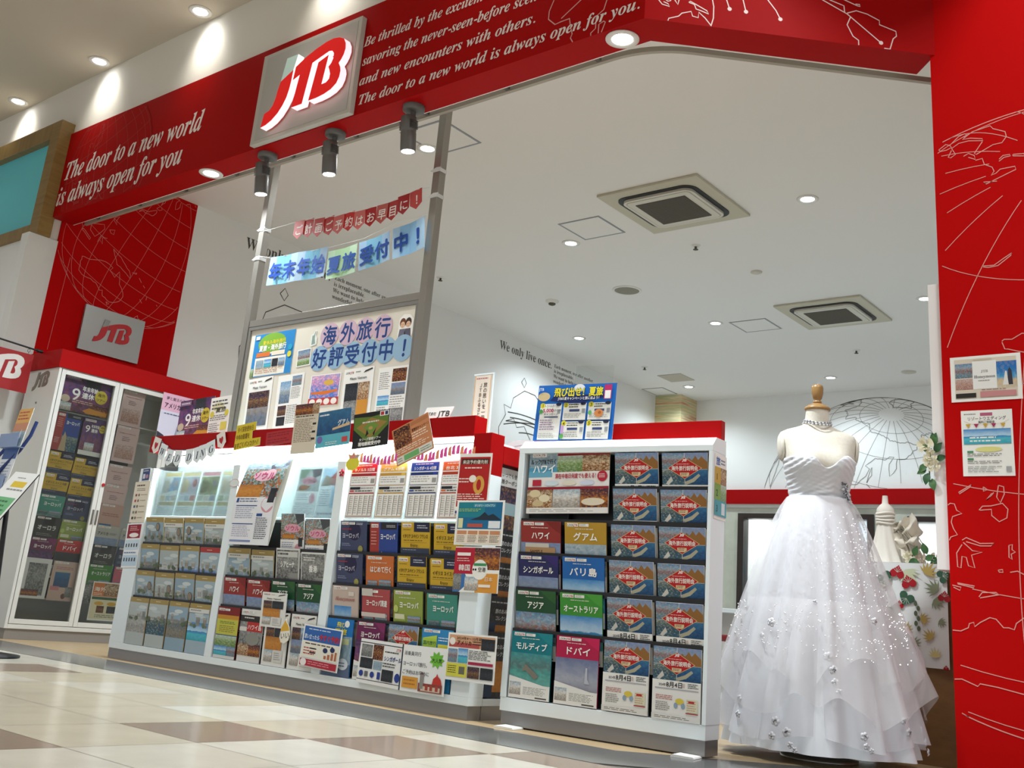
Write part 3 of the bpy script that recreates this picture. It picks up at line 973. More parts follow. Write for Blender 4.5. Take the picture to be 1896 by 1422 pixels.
# shutter guide rail just inside the soffit
t = thing('ceiling_rail', (-5, 3.99, 3.32), 'thin grey rail running along the inside of the red soffit', 'rail')
b = MB()
RAILM = mat('#a79d90', .45, .2)
pts = [(XL + .02, 3.99, 3.32), (-2.75, 3.99, 3.32)]
for i in range(1, 9):
    a = ang * i / 8
    pts.append((-2.75 + .55 * math.sin(a), 3.99 + .55 * (1 - math.cos(a)), 3.32))
pts.append((pts[-1][0] + .718 * 1.33, pts[-1][1] + .696 * 1.33, 3.32))
path = [Vector(p) - Vector((-5, 3.99, 3.32)) for p in pts]
sec = [(-.012, -.014), (.012, -.014), (.012, .014), (-.012, .014)]
vs = []
for i, p in enumerate(path):
    tt = (path[min(i + 1, len(path) - 1)] - path[max(i - 1, 0)]).normalized()
    nn = Vector((-tt.y, tt.x, 0))
    vs += [tuple(p + nn * a + Vector((0, 0, c))) for a, c in sec]
b.add(vs, [(4 * i + j, 4 * i + (j + 1) % 4, 4 * i + 4 + (j + 1) % 4, 4 * i + 4 + j) for i in range(len(path) - 1) for j in range(4)] + [(3, 2, 1, 0)], RAILM)
b.build('track', t)
for i in range(9):
    b = MB()
    x = XL + .25 + i * .62
    b.box(x + 5 - .014, x + 5 + .014, -.088, -.013, -.006, .012, mat('#5d5650', .5))
    b.build('bracket', t)

# three grey spotlights under the fascia
sp0 = None
for x, lab in ((-5.36, 'leftmost of three grey spotlights under the fascia, beside the left steel pole'), (-4.69, 'middle of three grey spotlights under the fascia'), (-4.01, 'rightmost of three grey spotlights under the fascia, beside the right steel pole')):
    if sp0 is None:
        sp0 = thing('spotlight', (x, 3.80, ZS), lab, 'spotlight', 'spotlights under the red fascia')
        SG = mat('#6a6864', .45, .3)
        b = MB()
        b.lathe([(.065, 0), (.065, -.028), (.05, -.035), (.02, -.036)], SG, 28)
        b.build('mount', sp0)
        b = MB()
        b.tube([(0, 0, -.036), (0, 0, -.085)], .017, SG, 12)
        b.build('stem', sp0)
        b = MB()
        b.T = Matrix.Translation((-.012, -.02, -.075)) @ Matrix.Rotation(math.radians(7), 4, 'X')
        b.lathe([(.043, -.21), (.046, -.20), (.046, -.10), (.044, -.095), (.044, -.09), (.046, -.085), (.046, 0), (.03, .01)], SG, 28)
        for q in range(7):
            b.box(-.048, .048, -.03, .03, -.03 - q * .008, -.027 - q * .008, mat('#4b4a47', .5))
        b.build('housing', sp0)
        b = MB()
        b.T = Matrix.Translation((-.012, -.02, -.075)) @ Matrix.Rotation(math.radians(7), 4, 'X')
        b.lathe([(.038, -.212), (.03, -.214), (.004, -.215)], mat('#fffdf6', .3, 0, .5, 16), 24)
        b.build('lens', sp0)
    else:
        dup(sp0, (x, 3.80, ZS), lab)

# illuminated JTB box sign on the fascia
t = thing('illuminated_sign', (-4.90, Y0, 3.6), 'large backlit red JTB letters on a grey square panel on the red fascia', 'sign')
ox, oz = 4.90, -3.6
b = MB()
PG = mat('#b4b2aa', .45)
b.box(-5.381 + ox, -4.42 + ox, -.04, 0, 3.281 + oz, 3.951 + oz, mat('#c0bcb1', .4))
b.build('frame', t, bevel=.004)
b = MB()
b.box(-5.336 + ox, -4.449 + ox, -.043, -.0401, 3.308 + oz, 3.922 + oz, PG)
b.build('panel', t)
RL = mat('#e0060c', .35, 0, .5, .42)
SIDE = mat('#ffc9d0', .4, 0, .5, 1.2)
SIDEW = mat('#eefaf5', .4, 0, .5, .8)
x0, z0, lw = -5.201 + ox, 3.341 + oz, .742
for nm, pts, m, ms in (('white_letter_stroke', LOGO_W, mat('#c4ded4', .4, 0, .5, .22), SIDEW), ('letter', LOGO_J, RL, SIDE), ('letter', LOGO_TB, RL, SIDE)):
    b = MB()
    b.prism([(x0 + a * lw, z0 + c * lw) for a, c in pts], -.105, -.055, m, ms)
    b.build(nm, t)


# ---------------------------------------------------------------- main brochure rack (island) along the front
FY = 3.78                      # its front plane
RX0, RX1 = -6.147, -3.173
BAYS = [(-5.994, -5.157), (-5.093, -4.240), (-4.176, -3.285)]
ROWTOP = [.380, .543, .706, .872]
rack = thing('brochure_rack', (-4.66, FY, 0), 'long white three-bay brochure rack with red header and lit top shelf', 'brochure rack')
OX, OY = 4.66, -FY


def part(name, parent, fn, bevel=0.0, off=(0, 0, 0), label=None):
    b = MB()
    b.T = Matrix.Translation(off)
    fn(b)
    b.T = None
    o = b.build(name, parent, bevel=bevel)
    if label:
        o['label'] = label
    return o


def rp(name, boxes, m, bevel=.0015, label=None):
    return part(name, rack, lambda b: [b.box(*q, m) for q in boxes], bevel, (OX, OY, 0), label)


RKB = 4.10                     # back of the rack
rp('plinth', [(RX0 + .004, RX1 - .006, FY + .006, FY + .098, 0, .062)], GREYB, label='brushed grey plinth')
rp('bottom_rail', [(RX0, RX1, FY, FY + .10, .062, .098)], WHITE)
rp('end_panel', [(RX0, BAYS[0][0], FY, RKB, .098, 1.18)], WHITE)
for a, c in ((BAYS[0][1], BAYS[1][0]), (BAYS[1][1], BAYS[2][0])):
    rp('divider', [(a, c, FY, FY + .14, .098, 1.185), (a, c, FY + .14, RKB - .02, .098, 1.02)], WHITE)
rp('end_post', [(BAYS[2][1], RX1, FY, FY + .10, .098, 1.10)], WHITE)
rp('end_post_cap', [(BAYS[2][1], RX1, FY, FY + .10, 1.10, 1.30)], RED, label='red upper end of the post')
rp('header', [(-6.09, -3.288, FY, FY + .092, 1.288, 1.39)], RED, label='red header board')
rp('back_panel', [(BAYS[0][0], BAYS[2][1], FY + .175, RKB, .88, 1.288)], mat('#d9f3f5', .45, 0, .5, 1.9), label='white panel of the lit shelf with added glow')  # emission added to this panel to brighten the leaflets in front
rp('back_panel', [(BAYS[0][0], BAYS[2][1], FY + .085, RKB, .098, .86)], mat('#2b2d30', .5), label='dark back panel behind the pockets')
for i in range(3):
    rp('shelf', [(BAYS[i][0], BAYS[i][1], FY + .03, FY + .175, .868, .88)], WHITE)
for i, z in enumerate([.098] + [q - .004 for q in ROWTOP[:3]]):
    if i:
        for a, c in BAYS:
            rp('pocket_ledge', [(a, c, FY + .055, FY + .085, z - .145, z - .140)], BLACK, label='black pocket ledge')
for z in ROWTOP[:3]:  # black strips stand in for the shadow line between brochure rows
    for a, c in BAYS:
        rp('pocket_shade_strip', [(a + .002, c - .002, FY + .0125, FY + .0145, z - .012, z + .009)], BLACK, 0, label='black strip for the pocket shade')
for a, c in BAYS:
    for k in (1, 2, 3):
        rp('pocket_divider', [(a + (c - a) * k / 4 - .003, a + (c - a) * k / 4 + .003, FY + .0505, FY + .085, .10, .86)], BLACK)
TUBE = mat('#e4fbff', .3, 0, .5, 9)
rp('light_tube', [(-5.98, -3.30, FY + .006, FY + .030, 1.264, 1.286)], TUBE, label='glowing strip light under the header')
area_light('rack_strip_light', (-4.64, FY + .020, 1.260), (2.65, .02), 24, rot=(math.radians(22), 0, 0), col=(.88, .98, 1.0))
for a, c in BAYS:
    rp('acrylic_front', [(a + .004, c - .004, FY + .03, FY + .033, .882, 1.19)], CLEAR, 0, 'clear acrylic front of the lit shelf')

# end rack: the return of the island, facing the passage beside the right-hand unit
er = thing('end_brochure_rack', (-3.29, 4.13, 0), 'narrow white brochure rack at the right end of the long rack, facing the passage', 'brochure rack')


def ep(name, boxes, m, bevel=.0015, label=None):
    return part(name, er, lambda b: [b.box(*q, m) for q in boxes], bevel, (3.29, -4.13, 0), label)


E0, E1 = 3.882, 4.75
ep('plinth', [(-3.28, RX1 - .006, E0, E1, 0, .062)], GREYB, label='brushed grey plinth')
ep('bottom_rail', [(-3.28, RX1, E0, E1, .062, .092)], WHITE)
ep('back_panel', [(-3.28, -3.255, E0, E1, .092, 1.16)], mat('#2b2d30', .5), label='dark back panel')
ep('end_post', [(-3.255, RX1, E1 - .04, E1, .092, 1.16)], WHITE)
ep('header', [(-3.285, RX1, E0, E1, 1.165, 1.252)], RED, label='red header board')

# steel posts and notice board behind the long rack
fr = thing('notice_board', (-4.95, 4.17, 0), 'tall steel frame with two square posts and a cream notice board behind the long rack', 'notice board')
STL = mat('#a39e96', .32, .75)


def fp(name, boxes, m, bevel=.001, label=None):
    return part(name, fr, lambda b: [b.box(*q, m) for q in boxes], bevel, (4.95, -4.17, 0), label)


fp('post', [(-5.80, -5.745, 4.145, 4.20, 0, ZC)], STL)
fp('post', [(-4.135, -4.08, 4.145, 4.20, 0, ZC)], STL)
fp('crossbar', [(-5.745, -4.135, 4.15, 4.195, 2.205, 2.25)], STL)
fp('board', [(-5.72, -4.16, 4.165, 4.19, 1.0, 2.18)], mat('#dcd5c6', .6), label='cream notice board')
fp('board_edge', [(-5.745, -4.135, 4.152, 4.192, 2.18, 2.205), (-5.745, -5.72, 4.152, 4.192, 1.0, 2.18), (-4.16, -4.135, 4.152, 4.192, 1.0, 2.18)], mat('#8f8d88', .35, .6))

# ---------------------------------------------------------------- right-hand unit, turned a few degrees
UA = (-3.022, 3.806)
UR = math.atan2(.084, .996)
UROW = [1.200, 1.043, .893, .742, .588, .408]
un = thing('brochure_stand', (UA[0], UA[1], 0), 'free-standing white brochure unit with grey plinth holding twelve red diamond leaflets', 'brochure rack', rz=UR)


def up_(name, fn, bevel=.0015, label=None):
    return part(name, un, fn, bevel, (0, 0, 0), label)


up_('plinth', lambda b: b.box(.004, .962, .022, .15, .006, .066, GREYB), label='brushed grey plinth')
up_('bottom_rail', lambda b: b.box(0, .966, .012, .15, .066, .122, WHITE))
up_('side_panel', lambda b: b.box(0, .03, .008, .15, .122, 1.20, WHITE))
up_('side_panel', lambda b: b.box(.95, .968, .008, .15, .122, 1.20, WHITE))


def cap(b):
    pr = [(.008, 1.20), (.008, 1.225), (.045, 1.262), (.15, 1.264), (.15, 1.20)]
    v = [(x, y, z) for x in (0, .968) for y, z in pr]
    n = len(pr)
    b.add(v, [list(range(n))[::-1], list(range(n, 2 * n))] + [(i, (i + 1) % n, n + (i + 1) % n, n + i) for i in range(n)], WHITE)


up_('top_rail', cap)
up_('back_panel', lambda b: b.box(.03, .95, .085, .15, .122, 1.20, mat('#1d2024', .45)), label='black back panel')
for u in (.262, .495, .727):
    up_('pocket_divider', lambda b: b.box(u - .003, u + .003, .0505, .085, .126, 1.19, BLACK))
for z in (.262 - .012, .43 - .012, .595 - .012, .75 - .012, .90 - .012):
    up_('pocket_ledge', lambda b: b.box(.03, .95, .062, .085, z - .145 + .15, z + .009, BLACK), label='black pocket ledge')
for z in UROW[1:]:  # shadow line above each lower row, added as black strips
    up_('pocket_shade_strip', lambda b: b.box(.032 if z < 1 else .497, .948, .0205, .0225, z - .018, z + .008, BLACK), 0, label='black strip for the pocket shade')
up_('header', lambda b: b.box(.0, .955, .125, .165, 1.265, 1.352, RED), label='red header board')
for u, lab in ((.075, 'left'), (.90, 'right')):
    b = MB()
    b.prism([(-.045, 0), (.05, 0), (.045, .008), (-.04, .010)], -.10, .0, mat('#e3e2dd', .4))
    c, s_ = math.cos(UR), math.sin(UR)
    tag(b.build('floor_wedge', loc=(UA[0] + u * c, UA[1] + u * s_ + .018, .0015), rot=(0, 0, UR + .1), bevel=.002),
        'white plastic wedge under the %s front corner of the right-hand brochure unit' % lab, 'wedge', 'white levelling wedges')

# ---------------------------------------------------------------- glazed cabinet on the left
cb_ = thing('display_cabinet', (-7.73, 4.5, 0), 'white glass-fronted brochure cabinet with red top along the left wall', 'cabinet')


def cp(name, boxes, m, bevel=.0015, parent=None, label=None):
    return part(name, parent or cb_, lambda b: [b.box(*q, m) for q in boxes], bevel, (7.73, -4.5, 0), label)


CW = mat('#dad9d4', .4)
CX = -7.50
cp('plinth', [(-7.96, CX - .01, 3.785, 5.22, 0, .074)], mat('#8b8680', .4), label='grey plinth')
cp('end_panel', [(-7.97, CX, 3.77, 3.792, .074, 1.978)], CW)
cp('end_panel', [(-7.97, CX, 5.20, 5.22, .074, 1.978)], CW)
cp('bottom_panel', [(-7.97, CX, 3.792, 5.20, .074, .104)], CW)
cp('top_panel', [(-7.97, CX, 3.792, 5.20, 1.974, 1.978)], CW)
cp('back_panel', [(-7.97, -7.90, 3.792, 5.20, .104, 1.974)], mat('#b9b7b2', .6))
cp('rack_panel', [(-7.62, -7.60, 3.80, 4.55, .30, 1.66)], mat('#1f2124', .5), label='black pocket panel behind the glass')
cp('shelf', [(-7.88, -7.585, 3.80, 4.78, .285, .296)], CW)
cp('shelf', [(-7.88, -7.585, 3.80, 4.78, 1.665, 1.675)], CW)
cp('header', [(-7.975, CX + .012, 3.756, 5.23, 1.979, 2.118)], RED, label='red top board')
for k, (a, c) in enumerate(((3.797, 4.288), (4.292, 4.783), (4.787, 5.196))):
    d = cp('door', [(CX - .028, CX, a, a + .034, .108, 1.970), (CX - .028, CX, c - .034, c, .108, 1.970), (CX - .028, CX, a + .034, c - .034, .108, .142), (CX - .028, CX, a + .034, c - .034, 1.936, 1.970)], CW)
    cp('glass', [(CX - .016, CX - .012, a + .034, c - .034, .142, 1.936)], glass_mat('cabinet_glass', (.95, .97, .96), .38), 0, d)
    if k < 2:
        y = c - .022 if k == 0 else a + .008
        cp('handle', [(CX, CX + .006, y, y + .014, .86, .97)], mat('#77736c', .4, .6), .001, d, 'grey finger pull')
b = MB()
b.T = Matrix.Translation((7.73, -4.5, 0))
LG = mat('#8c857b', .35, .5)
logo(b, -7.862, 1.815, .232, 3.770, LG, depth=.004)
b.build('logo', cb_)['label'] = 'grey JTB logo'
b = MB()
b.lathe([(.008, 0), (.008, .004), (.002, .006)], mat('#6d6a66', .4, .6), 14, sx=1)
b.T = None
o = b.build('lock', cb_, loc=(7.73 - 7.75, 3.77 - 4.5, 1.715), rot=(PI / 2, 0, 0))

# silver JTB plate on the red wall
t = thing('wall_sign', (XL + .012, 4.423, 2.463), 'silver plate with red JTB logo on the red left wall above the cabinet', 'sign', rz=PI / 2)
b = MB()
b.box(-.283, .283, -.012, .01, -.192, .192, mat('#b3b2b0', .28, .7))
b.build('plate', t, bevel=.001)
b = MB()
SILV = mat('#9c9b99', .25, .7)
logo(b, -.168, -.10, .338, -.0125, mat('#c2121e', .35), SILV, .006)
b.build('logo', t)['label'] = 'red JTB logo'

# hanging flag sign on a black rod
t = thing('projecting_sign', (-7.80, 3.74, 2.12), 'red projecting flag sign with white JTB letters on a black rod', 'sign')
b = MB()
b.tube([(0, 0, 0), (0, -.62, .035)], .007, BLACK, 10)
b.tube([(0, .015, 0), (0, -.03, .001)], .013, BLACK, 12)
b.build('rod', t)['label'] = 'black rod'
b = MB()
b.T = Matrix.Rotation(PI / 2, 4, 'Z')
b.box(-.52, -.045, -.004, .004, -.345, -.042, mat('#a30d12', .5))
LW = mat('#e6e2de', .5)
logo(b, -.475, -.30, .37, -.0046, LW)
b.build('flag', t)
for y in (-.09, -.46):
    b = MB()
    b.tube([(0, y + .010 * math.cos(a * PI / 8), -.020 - .05 * y + .013 * math.sin(a * PI / 8)) for a in range(16)], .0018, BLACK, 6, True)
    b.tube([(0, y, -.033 - .05 * y), (0, y, -.045)], .0015, BLACK, 6)
    b.build('hook', t)

# neighbouring shop sign with timber frame
t = thing('shop_sign', (-9.3, 3.66, 3.6), 'turquoise sign in a deep timber frame on the neighbouring shop', 'sign')
TW = wood_mat('sign_timber', '#7a5f30', '#957840', (1, 1, 10), .45)
TW2 = wood_mat('sign_timber_horizontal', '#7a5f30', '#957840', (10, 1, 1), .45)
b = MB()
b.box(1.13, 1.28, -.06, .06, -.50, .525, TW)
b.box(-1.5, -1.35, -.06, .06, -.50, .525, TW)
b.box(-1.35, 1.13, -.06, .06, .375, .525, TW2)
b.box(-1.35, 1.13, -.06, .06, -.50, -.40, TW2)
b.build('frame', t, bevel=.003)
b = MB()
b.box(-1.35, 1.13, .0, .05, -.40, .375, mat('#62cdd8', .45))
b.build('panel', t)['label'] = 'plain turquoise panel'


# ---------------------------------------------------------------- printed sheets
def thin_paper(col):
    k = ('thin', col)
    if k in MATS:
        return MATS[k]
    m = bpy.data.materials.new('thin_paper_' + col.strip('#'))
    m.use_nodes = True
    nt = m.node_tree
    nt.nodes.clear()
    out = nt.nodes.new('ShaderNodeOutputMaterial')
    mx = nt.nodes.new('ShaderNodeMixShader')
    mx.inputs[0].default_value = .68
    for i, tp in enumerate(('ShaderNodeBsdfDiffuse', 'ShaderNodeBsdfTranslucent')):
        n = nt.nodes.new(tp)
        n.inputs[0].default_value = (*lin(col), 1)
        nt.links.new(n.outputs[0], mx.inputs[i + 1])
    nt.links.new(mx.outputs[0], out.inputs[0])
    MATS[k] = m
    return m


def sheet(w_, h_, items, bg='#f1efe8', thick=.003, edge='#e6e4dc', bend=None, shape=None, trans=False):
    """mesh of a printed sheet centred on the origin, facing -Y. item coordinates are percent of width/height"""
    b = MB()
    ink = thin_paper if trans else globals()['ink']
    X = lambda p: (p / 100 - .5) * w_
    Z = lambda p: (p / 100 - .5) * h_
    if trans:
        b.rect(-w_ / 2, -h_ / 2, w_ / 2, h_ / 2, -thick / 2 - .00012, ink(bg))
    elif shape:
        b.prism([(X(p), Z(q)) for p, q in shape], -thick / 2, thick / 2, ink(bg), ink(edge))
    else:
        b.box(-w_ / 2, w_ / 2, -thick / 2, thick / 2, -h_ / 2, h_ / 2, ink(edge))
        b.rect(-w_ / 2, -h_ / 2, w_ / 2, h_ / 2, -thick / 2 - .00012, ink(bg))
    y = -thick / 2 - .0003
    for it in items:
        k = it[0]
        if k == 'R':
            b.rect(X(it[1]), Z(it[2]), X(it[3]), Z(it[4]), y, ink(it[5]))
        elif k == 'P':
            b.rect(X(it[1]), Z(it[2]), X(it[3]), Z(it[4]), y, photo(it[5]))
        elif k == 'E':
            b.ell(X(it[1]), Z(it[2]), it[3] / 100 * w_, it[4] / 100 * h_, y, ink(it[5]))
        elif k == 'G':
            b.poly([(X(p), Z(q)) for p, q in it[1]], y, ink(it[2]) if it[2][0] == '#' else photo(it[2]))
        elif k == 'N':     # outline
            b.line([(X(p), Z(q)) for p, q in it[1]], it[2] / 100 * w_, y, ink(it[3]))
        elif k == 'T':     # text, x, z, size(% of h), colour, align, width %, bold
            al = it[6] if len(it) > 6 else 'l'
            wd_ = it[7] / 100 * w_ if len(it) > 7 and it[7] else None
            bo = it[8] if len(it) > 8 else .012
            se = it[9] if len(it) > 9 else None
            b.text(it[1], X(it[2]), Z(it[3]), it[4] / 100 * h_, y, ink(it[5]), al, wd_, bo, serif=se)
            y -= .0005
        elif k == 'V':     # vertical text
            for q, ch in enumerate(it[1]):
                b.text(ch, X(it[2]), Z(it[3]) - q * it[4] / 100 * h_ * 1.05, it[4] / 100 * h_, y, ink(it[5]), 'c', None, .015)
            y -= .0005
        elif k == 'L':     # rows of small print: x0,z0,x1,z1,rows,colour
            _, x0, z0, x1, z1, n, c = it
            rnd = random.Random(int(x0 * 7 + z0 * 13 + n))
            for q in range(n):
                zt = z1 - (z1 - z0) * (q + .2) / n
                hh = (z1 - z0) / n * .42
                x = x0
                xe = x1 - rnd.random() * (x1 - x0) * .25
                while x < xe:
                    ln = (x1 - x0) * rnd.uniform(.06, .22)
                    b.rect(X(x), Z(zt - hh), X(min(x + ln, xe)), Z(zt), y, ink(c))
                    x += ln + (x1 - x0) * .03
        elif k == 'J':
            logo(b, X(it[1]), Z(it[2]), it[3] / 100 * w_, y, ink(it[4]))
        y -= .00014
    if bend:
        b.v = [bend(p) for p in b.v]
    return b


def look(x=6, z=93.5):
    return [('R', x, z, x + 27, z + 5, '#f3efe9'), ('T', 'LOOK', x + 1.5, z + .9, 4.0, '#3a2326', 'l', 14), ('T', 'JTB', x + 16, z + .9, 4.0, '#b3142a', 'l', 9.5), ('R', x + 30, z + .4, x + 53, z + 4.6, '#e9e7e2'), ('L', x + 32, z + 1, x + 50, z + 4.2, 2, '#8a8a88')]


def country(col, dark, title, pic, size=12.5, tw=None, sub='#e3dcd2', foot=True):
    it = [('R', 0, 68, 100, 100, col), ('G', [(62, 100), (100, 100), (100, 82), (84, 88)], dark), ('P', 0, 22, 100, 68, pic)] + look()
    it += [('L', 26, 89, 74, 91.2, 1, sub), ('T', title, 50, 74, size, '#f6f4ee', 'c', tw, .025)]
    it += [('G', [(0, 0), (100, 0), (100, 20), (0, 33)], '#e8e6e0'), ('P', 2, 5, 30, 24, 'room'), ('L', 36, 6, 92, 18, 6, '#9a9890'), ('R', 66, 2, 94, 4, '#55534e')]
    return it


def resort(pic, band='#a38c54', oval=None, foot=True, top=False):
    """gold band, pale headline strip, sky, low resort buildings with trees and water, white foot"""
    rnd = random.Random(sum(map(ord, pic)) * 7 + int(bool(oval)) * 31 + top * 5 + (int(oval[0]) if oval else 0))
    sky = rnd.choice(['#9fb2bd', '#b3bab8', '#8fa6b5', '#a9b3b3'])
    it = [('R', 0, 0, 100, 90, sky), ('P', 0, 26, 100, 62, pic), ('R', 0, 90, 100, 100, band), ('L', 34, 93.5, 66, 96, 1, '#e3d6b0')]
    it += [('E', rnd.uniform(20, 80), 80, 22, 4, '#c9d0d0'), ('E', rnd.uniform(20, 80), 74, 26, 3, '#bcc5c6')]
    x = rnd.uniform(0, 20)
    while x < 90:
        w2, h2 = rnd.uniform(10, 24), rnd.uniform(5, 16)
        c = rnd.choice(['#b9b6ac', '#a7a196', '#8f8f88', '#c3c1ba'])
        it.append(('R', x, 56, min(100, x + w2), 58 + h2, c))
        for q in range(3):
            it.append(('R', x + w2 * (.15 + .28 * q), 59, min(100, x + w2 * (.28 + .28 * q)), 58 + h2 * .7, '#77797a'))
        x += w2 + rnd.uniform(2, 22)
    for q in range(5):
        it.append(('E', rnd.uniform(0, 100), rnd.uniform(54, 60), rnd.uniform(4, 9), rnd.uniform(2, 5), rnd.choice(['#5f6d55', '#6f7a5e', '#55634f'])))
    if top:
        it += [('R', 0, 82, 100, 90, '#d3d2cd'), ('L', 8, 84, 70, 88.5, 1, '#7d7b74')]
    if oval:
        z = oval[1] + 6
        it += [('E', oval[0], z, 11, 8.5, '#5a564e'), ('E', oval[0], z, 9.5, 7.2, '#8f8272')]
    if foot:
        it += [('R', 0, 0, 100, 26, '#c3c2bc'), ('L', 8, 4, 90, 24, 6, '#96948e')]
    return it


def setsumei():
    it = [('P', 0, 76.24, 50, 100.0, 'town'),
          ('P', 50, 76.24, 100, 100.0, 'hills'),
          ('G', [(50, 76.24), (50, 82.4), (60, 92.96), (66, 88.56), (74, 95.6), (80, 89.44), (87, 94.72), (100, 85.92), (100, 76.24)], 'pyramid'),
          ('P', 0, 54.24, 50, 76.24, 'coast'),
          ('P', 50, 54.24, 100, 76.24, 'deepsea'),
          ('G', [(52, 54.24), (50, 58.64), (66, 63.04), (80, 70.08), (84, 67.44), (70, 58.64)], '#a8a48c'),
          ('G', [(8, 56.0), (20, 66.56), (24, 60.4), (14, 54.24)], '#c9c6bd'),
          ('R', 49.6, 54.24, 50.4, 100.0, '#e8e4dc'),
          ('R', 0, 76.07, 100, 76.41, '#e8e4dc'),
          ('G', [(50, 62.6), (88, 78.0), (50, 93.4), (12, 78.0)], '#d9b98a'),
          ('G', [(50, 63.31), (86, 78.0), (50, 92.69), (14, 78.0)], '#b51a1c'),
          ('J', 45, 86.8, 10, '#f3e9e4'),
          ('L', 32, 82.84, 68, 84.6, 1, '#e6c5bd'),
          ('T', '海外旅行説明会', 50, 75.19, 7.4, '#f6efe6', 'c', 58, 0.018),
          ('G', [(40, 68.32), (44, 66.12), (56, 66.12), (60, 68.32), (60, 71.84), (40, 71.84)], '#d8c39a'),
          ('L', 42, 67.44, 58, 71.4, 2, '#7a2a20'),
          ('R', 0, 0, 100, 54.3, '#e9e7e1'), ('T', '2024年', 13, 46, 4.5, '#333', 'l', 15), ('T', '8月4日', 29, 45.5, 8.5, '#222', 'l', 33, .02), ('R', 63, 46, 68, 51.5, '#c9b9b0'), ('L', 74, 45.5, 96, 52.5, 3, '#333333'), ('R', 6, 42, 96, 43.5, '#a9a9b0'),
          ('L', 8, 27, 44, 34, 3, '#b5635a'), ('L', 8, 12, 40, 25, 5, '#8b8a86'), ('E', 58, 27, 9, 4, '#d9c24a'), ('E', 50, 21, 4, 4, '#8fa3b5'), ('E', 65, 21, 4, 4, '#8fa3b5'), ('R', 72, 14, 95, 31, '#d9d6b8'), ('L', 73, 15, 94, 30, 5, '#c49a86'), ('R', 76, 26, 88, 29, '#b8322c'), ('R', 71, 11.5, 96, 13, '#a8362e'),
          ('R', 0, 0, 100, 8, '#dedcd6'), ('L', 6, 2, 94, 6, 2, '#777570')]
    return it


def yellow(title, tw):
    return [('R', 0, 0, 100, 100, '#c9a32c'), ('R', 45, 84, 100, 100, '#20243f'), ('L', 56, 89, 94, 96, 2, '#c6c8d2')] + [('R', 5, 91.5, 36, 97.5, '#efe9dc'), ('T', 'LOOK', 6.5, 92.6, 4.4, '#3a2326', 'l', 15), ('T', 'JTB', 23, 92.6, 4.4, '#b3142a', 'l', 11), ('L', 8, 86, 38, 88.5, 1, '#7a5a1a'),
            ('T', title, 50, 74, 7.5, '#2d2714', 'c', tw, .016), ('L', 10, 68.5, 88, 71, 1, '#5e4a16'), ('N', [(8, 66.5), (92, 66.5)], .6, '#8a6f20'), ('T', 'Enjoy', 34, 60, 6.2, '#4a3c14', 'l', 26, .004), ('R', 0, 0, 100, 57.5, '#343c52'), ('L', 8, 53, 60, 55.5, 1, '#8d93a6'), ('L', 8, 6, 90, 46, 10, '#6b7288')]


def navy():
    return [('R', 0, 0, 100, 100, '#3f4663'), ('E', 55, 82, 24, 16, '#232042'), ('R', 0, 0, 100, 40, '#3b4666'), ('L', 6, 28, 40, 40, 3, '#8b93b0')] + look(4) + [('L', 62, 93, 92, 97.5, 2, '#d3d5df'), ('L', 8, 84, 50, 87.5, 1, '#b3302c'), ('T', 'ヨーロッパ', 8, 71, 10, '#d3d0dc', 'l', 64, .016), ('L', 8, 56, 44, 62, 2, '#8b93b0'), ('E', 80, 52, 9, 6, '#9a9450'), ('G', [(70, 8), (80, 24), (92, 22), (98, 6)], '#8f8f52')]


def redblue():
    return [('R', 0, 0, 34, 100, '#a23a34'), ('R', 34, 0, 100, 100, '#2b448c'), ('P', 34, 0, 100, 40, 'coast'), ('G', [(30, 0), (36, 30), (44, 52), (52, 40), (58, 0)], '#b39a78'), ('R', 40, 88, 100, 100, '#23242c'), ('R', 5, 91, 31, 97, '#efe6e0'), ('T', 'LOOK', 6, 92.2, 4.4, '#3a2326', 'l', 13), ('T', 'JTB', 20, 92.2, 4.4, '#b3142a', 'l', 9),
            ('L', 62, 91, 94, 96, 2, '#c9c9c9'), ('T', 'ヨーロッパ', 40, 72, 11, '#f3f1ec', 'l', 54, .02), ('L', 6, 60, 28, 86, 5, '#d08a80'), ('L', 6, 18, 28, 34, 4, '#d9a59c')]


def generic(col, title, tw, pic, tcol='#f4f2ec', size=11, split=48, band=None, foot=True):
    it = [('R', 0, 0, 100, 100, col), ('P', 0, 0, 100, split, pic)] + look()
    if band:
        it.append(('R', 0, 72, 100, 88, band))
    it += [('L', 20, 87, 80, 89.5, 1, '#d8cfc4'), ('T', title, 54, 73, size, tcol, 'c', tw, .022), ('P', 8, 50, 44, 58, pic), ('P', 50, 50, 94, 60, 'town')]
    if foot:
        it += [('R', 0, 0, 100, 16, '#dcdad4'), ('L', 6, 3, 90, 14, 4, '#8e8c86')]
    return it


def nine():
    return [('P', 0, 0, 100, 100, 'purple'), ('R', 0, 0, 100, 12, '#dad7cf'), ('P', 20, 12, 60, 34, 'room'), ('T', '9', 10, 62, 26, '#f0ece6', 'l', 20, .01, 'bi'), ('T', '年末年始', 34, 76, 9.5, '#f0ece6', 'l', 34, .02), ('T', '連休', 36, 64, 11, '#f4f0ea', 'l', 28, .025), ('E', 82, 76, 14, 11, '#c9b23a'), ('T', '海外', 82, 78, 6, '#4a3a14', 'c', 18), ('L', 71, 70, 92, 74, 1, '#4a3a14'), ('R', 4, 91, 50, 97, '#cfc9c6'), ('L', 6, 92, 46, 96, 1, '#8a4a52')]


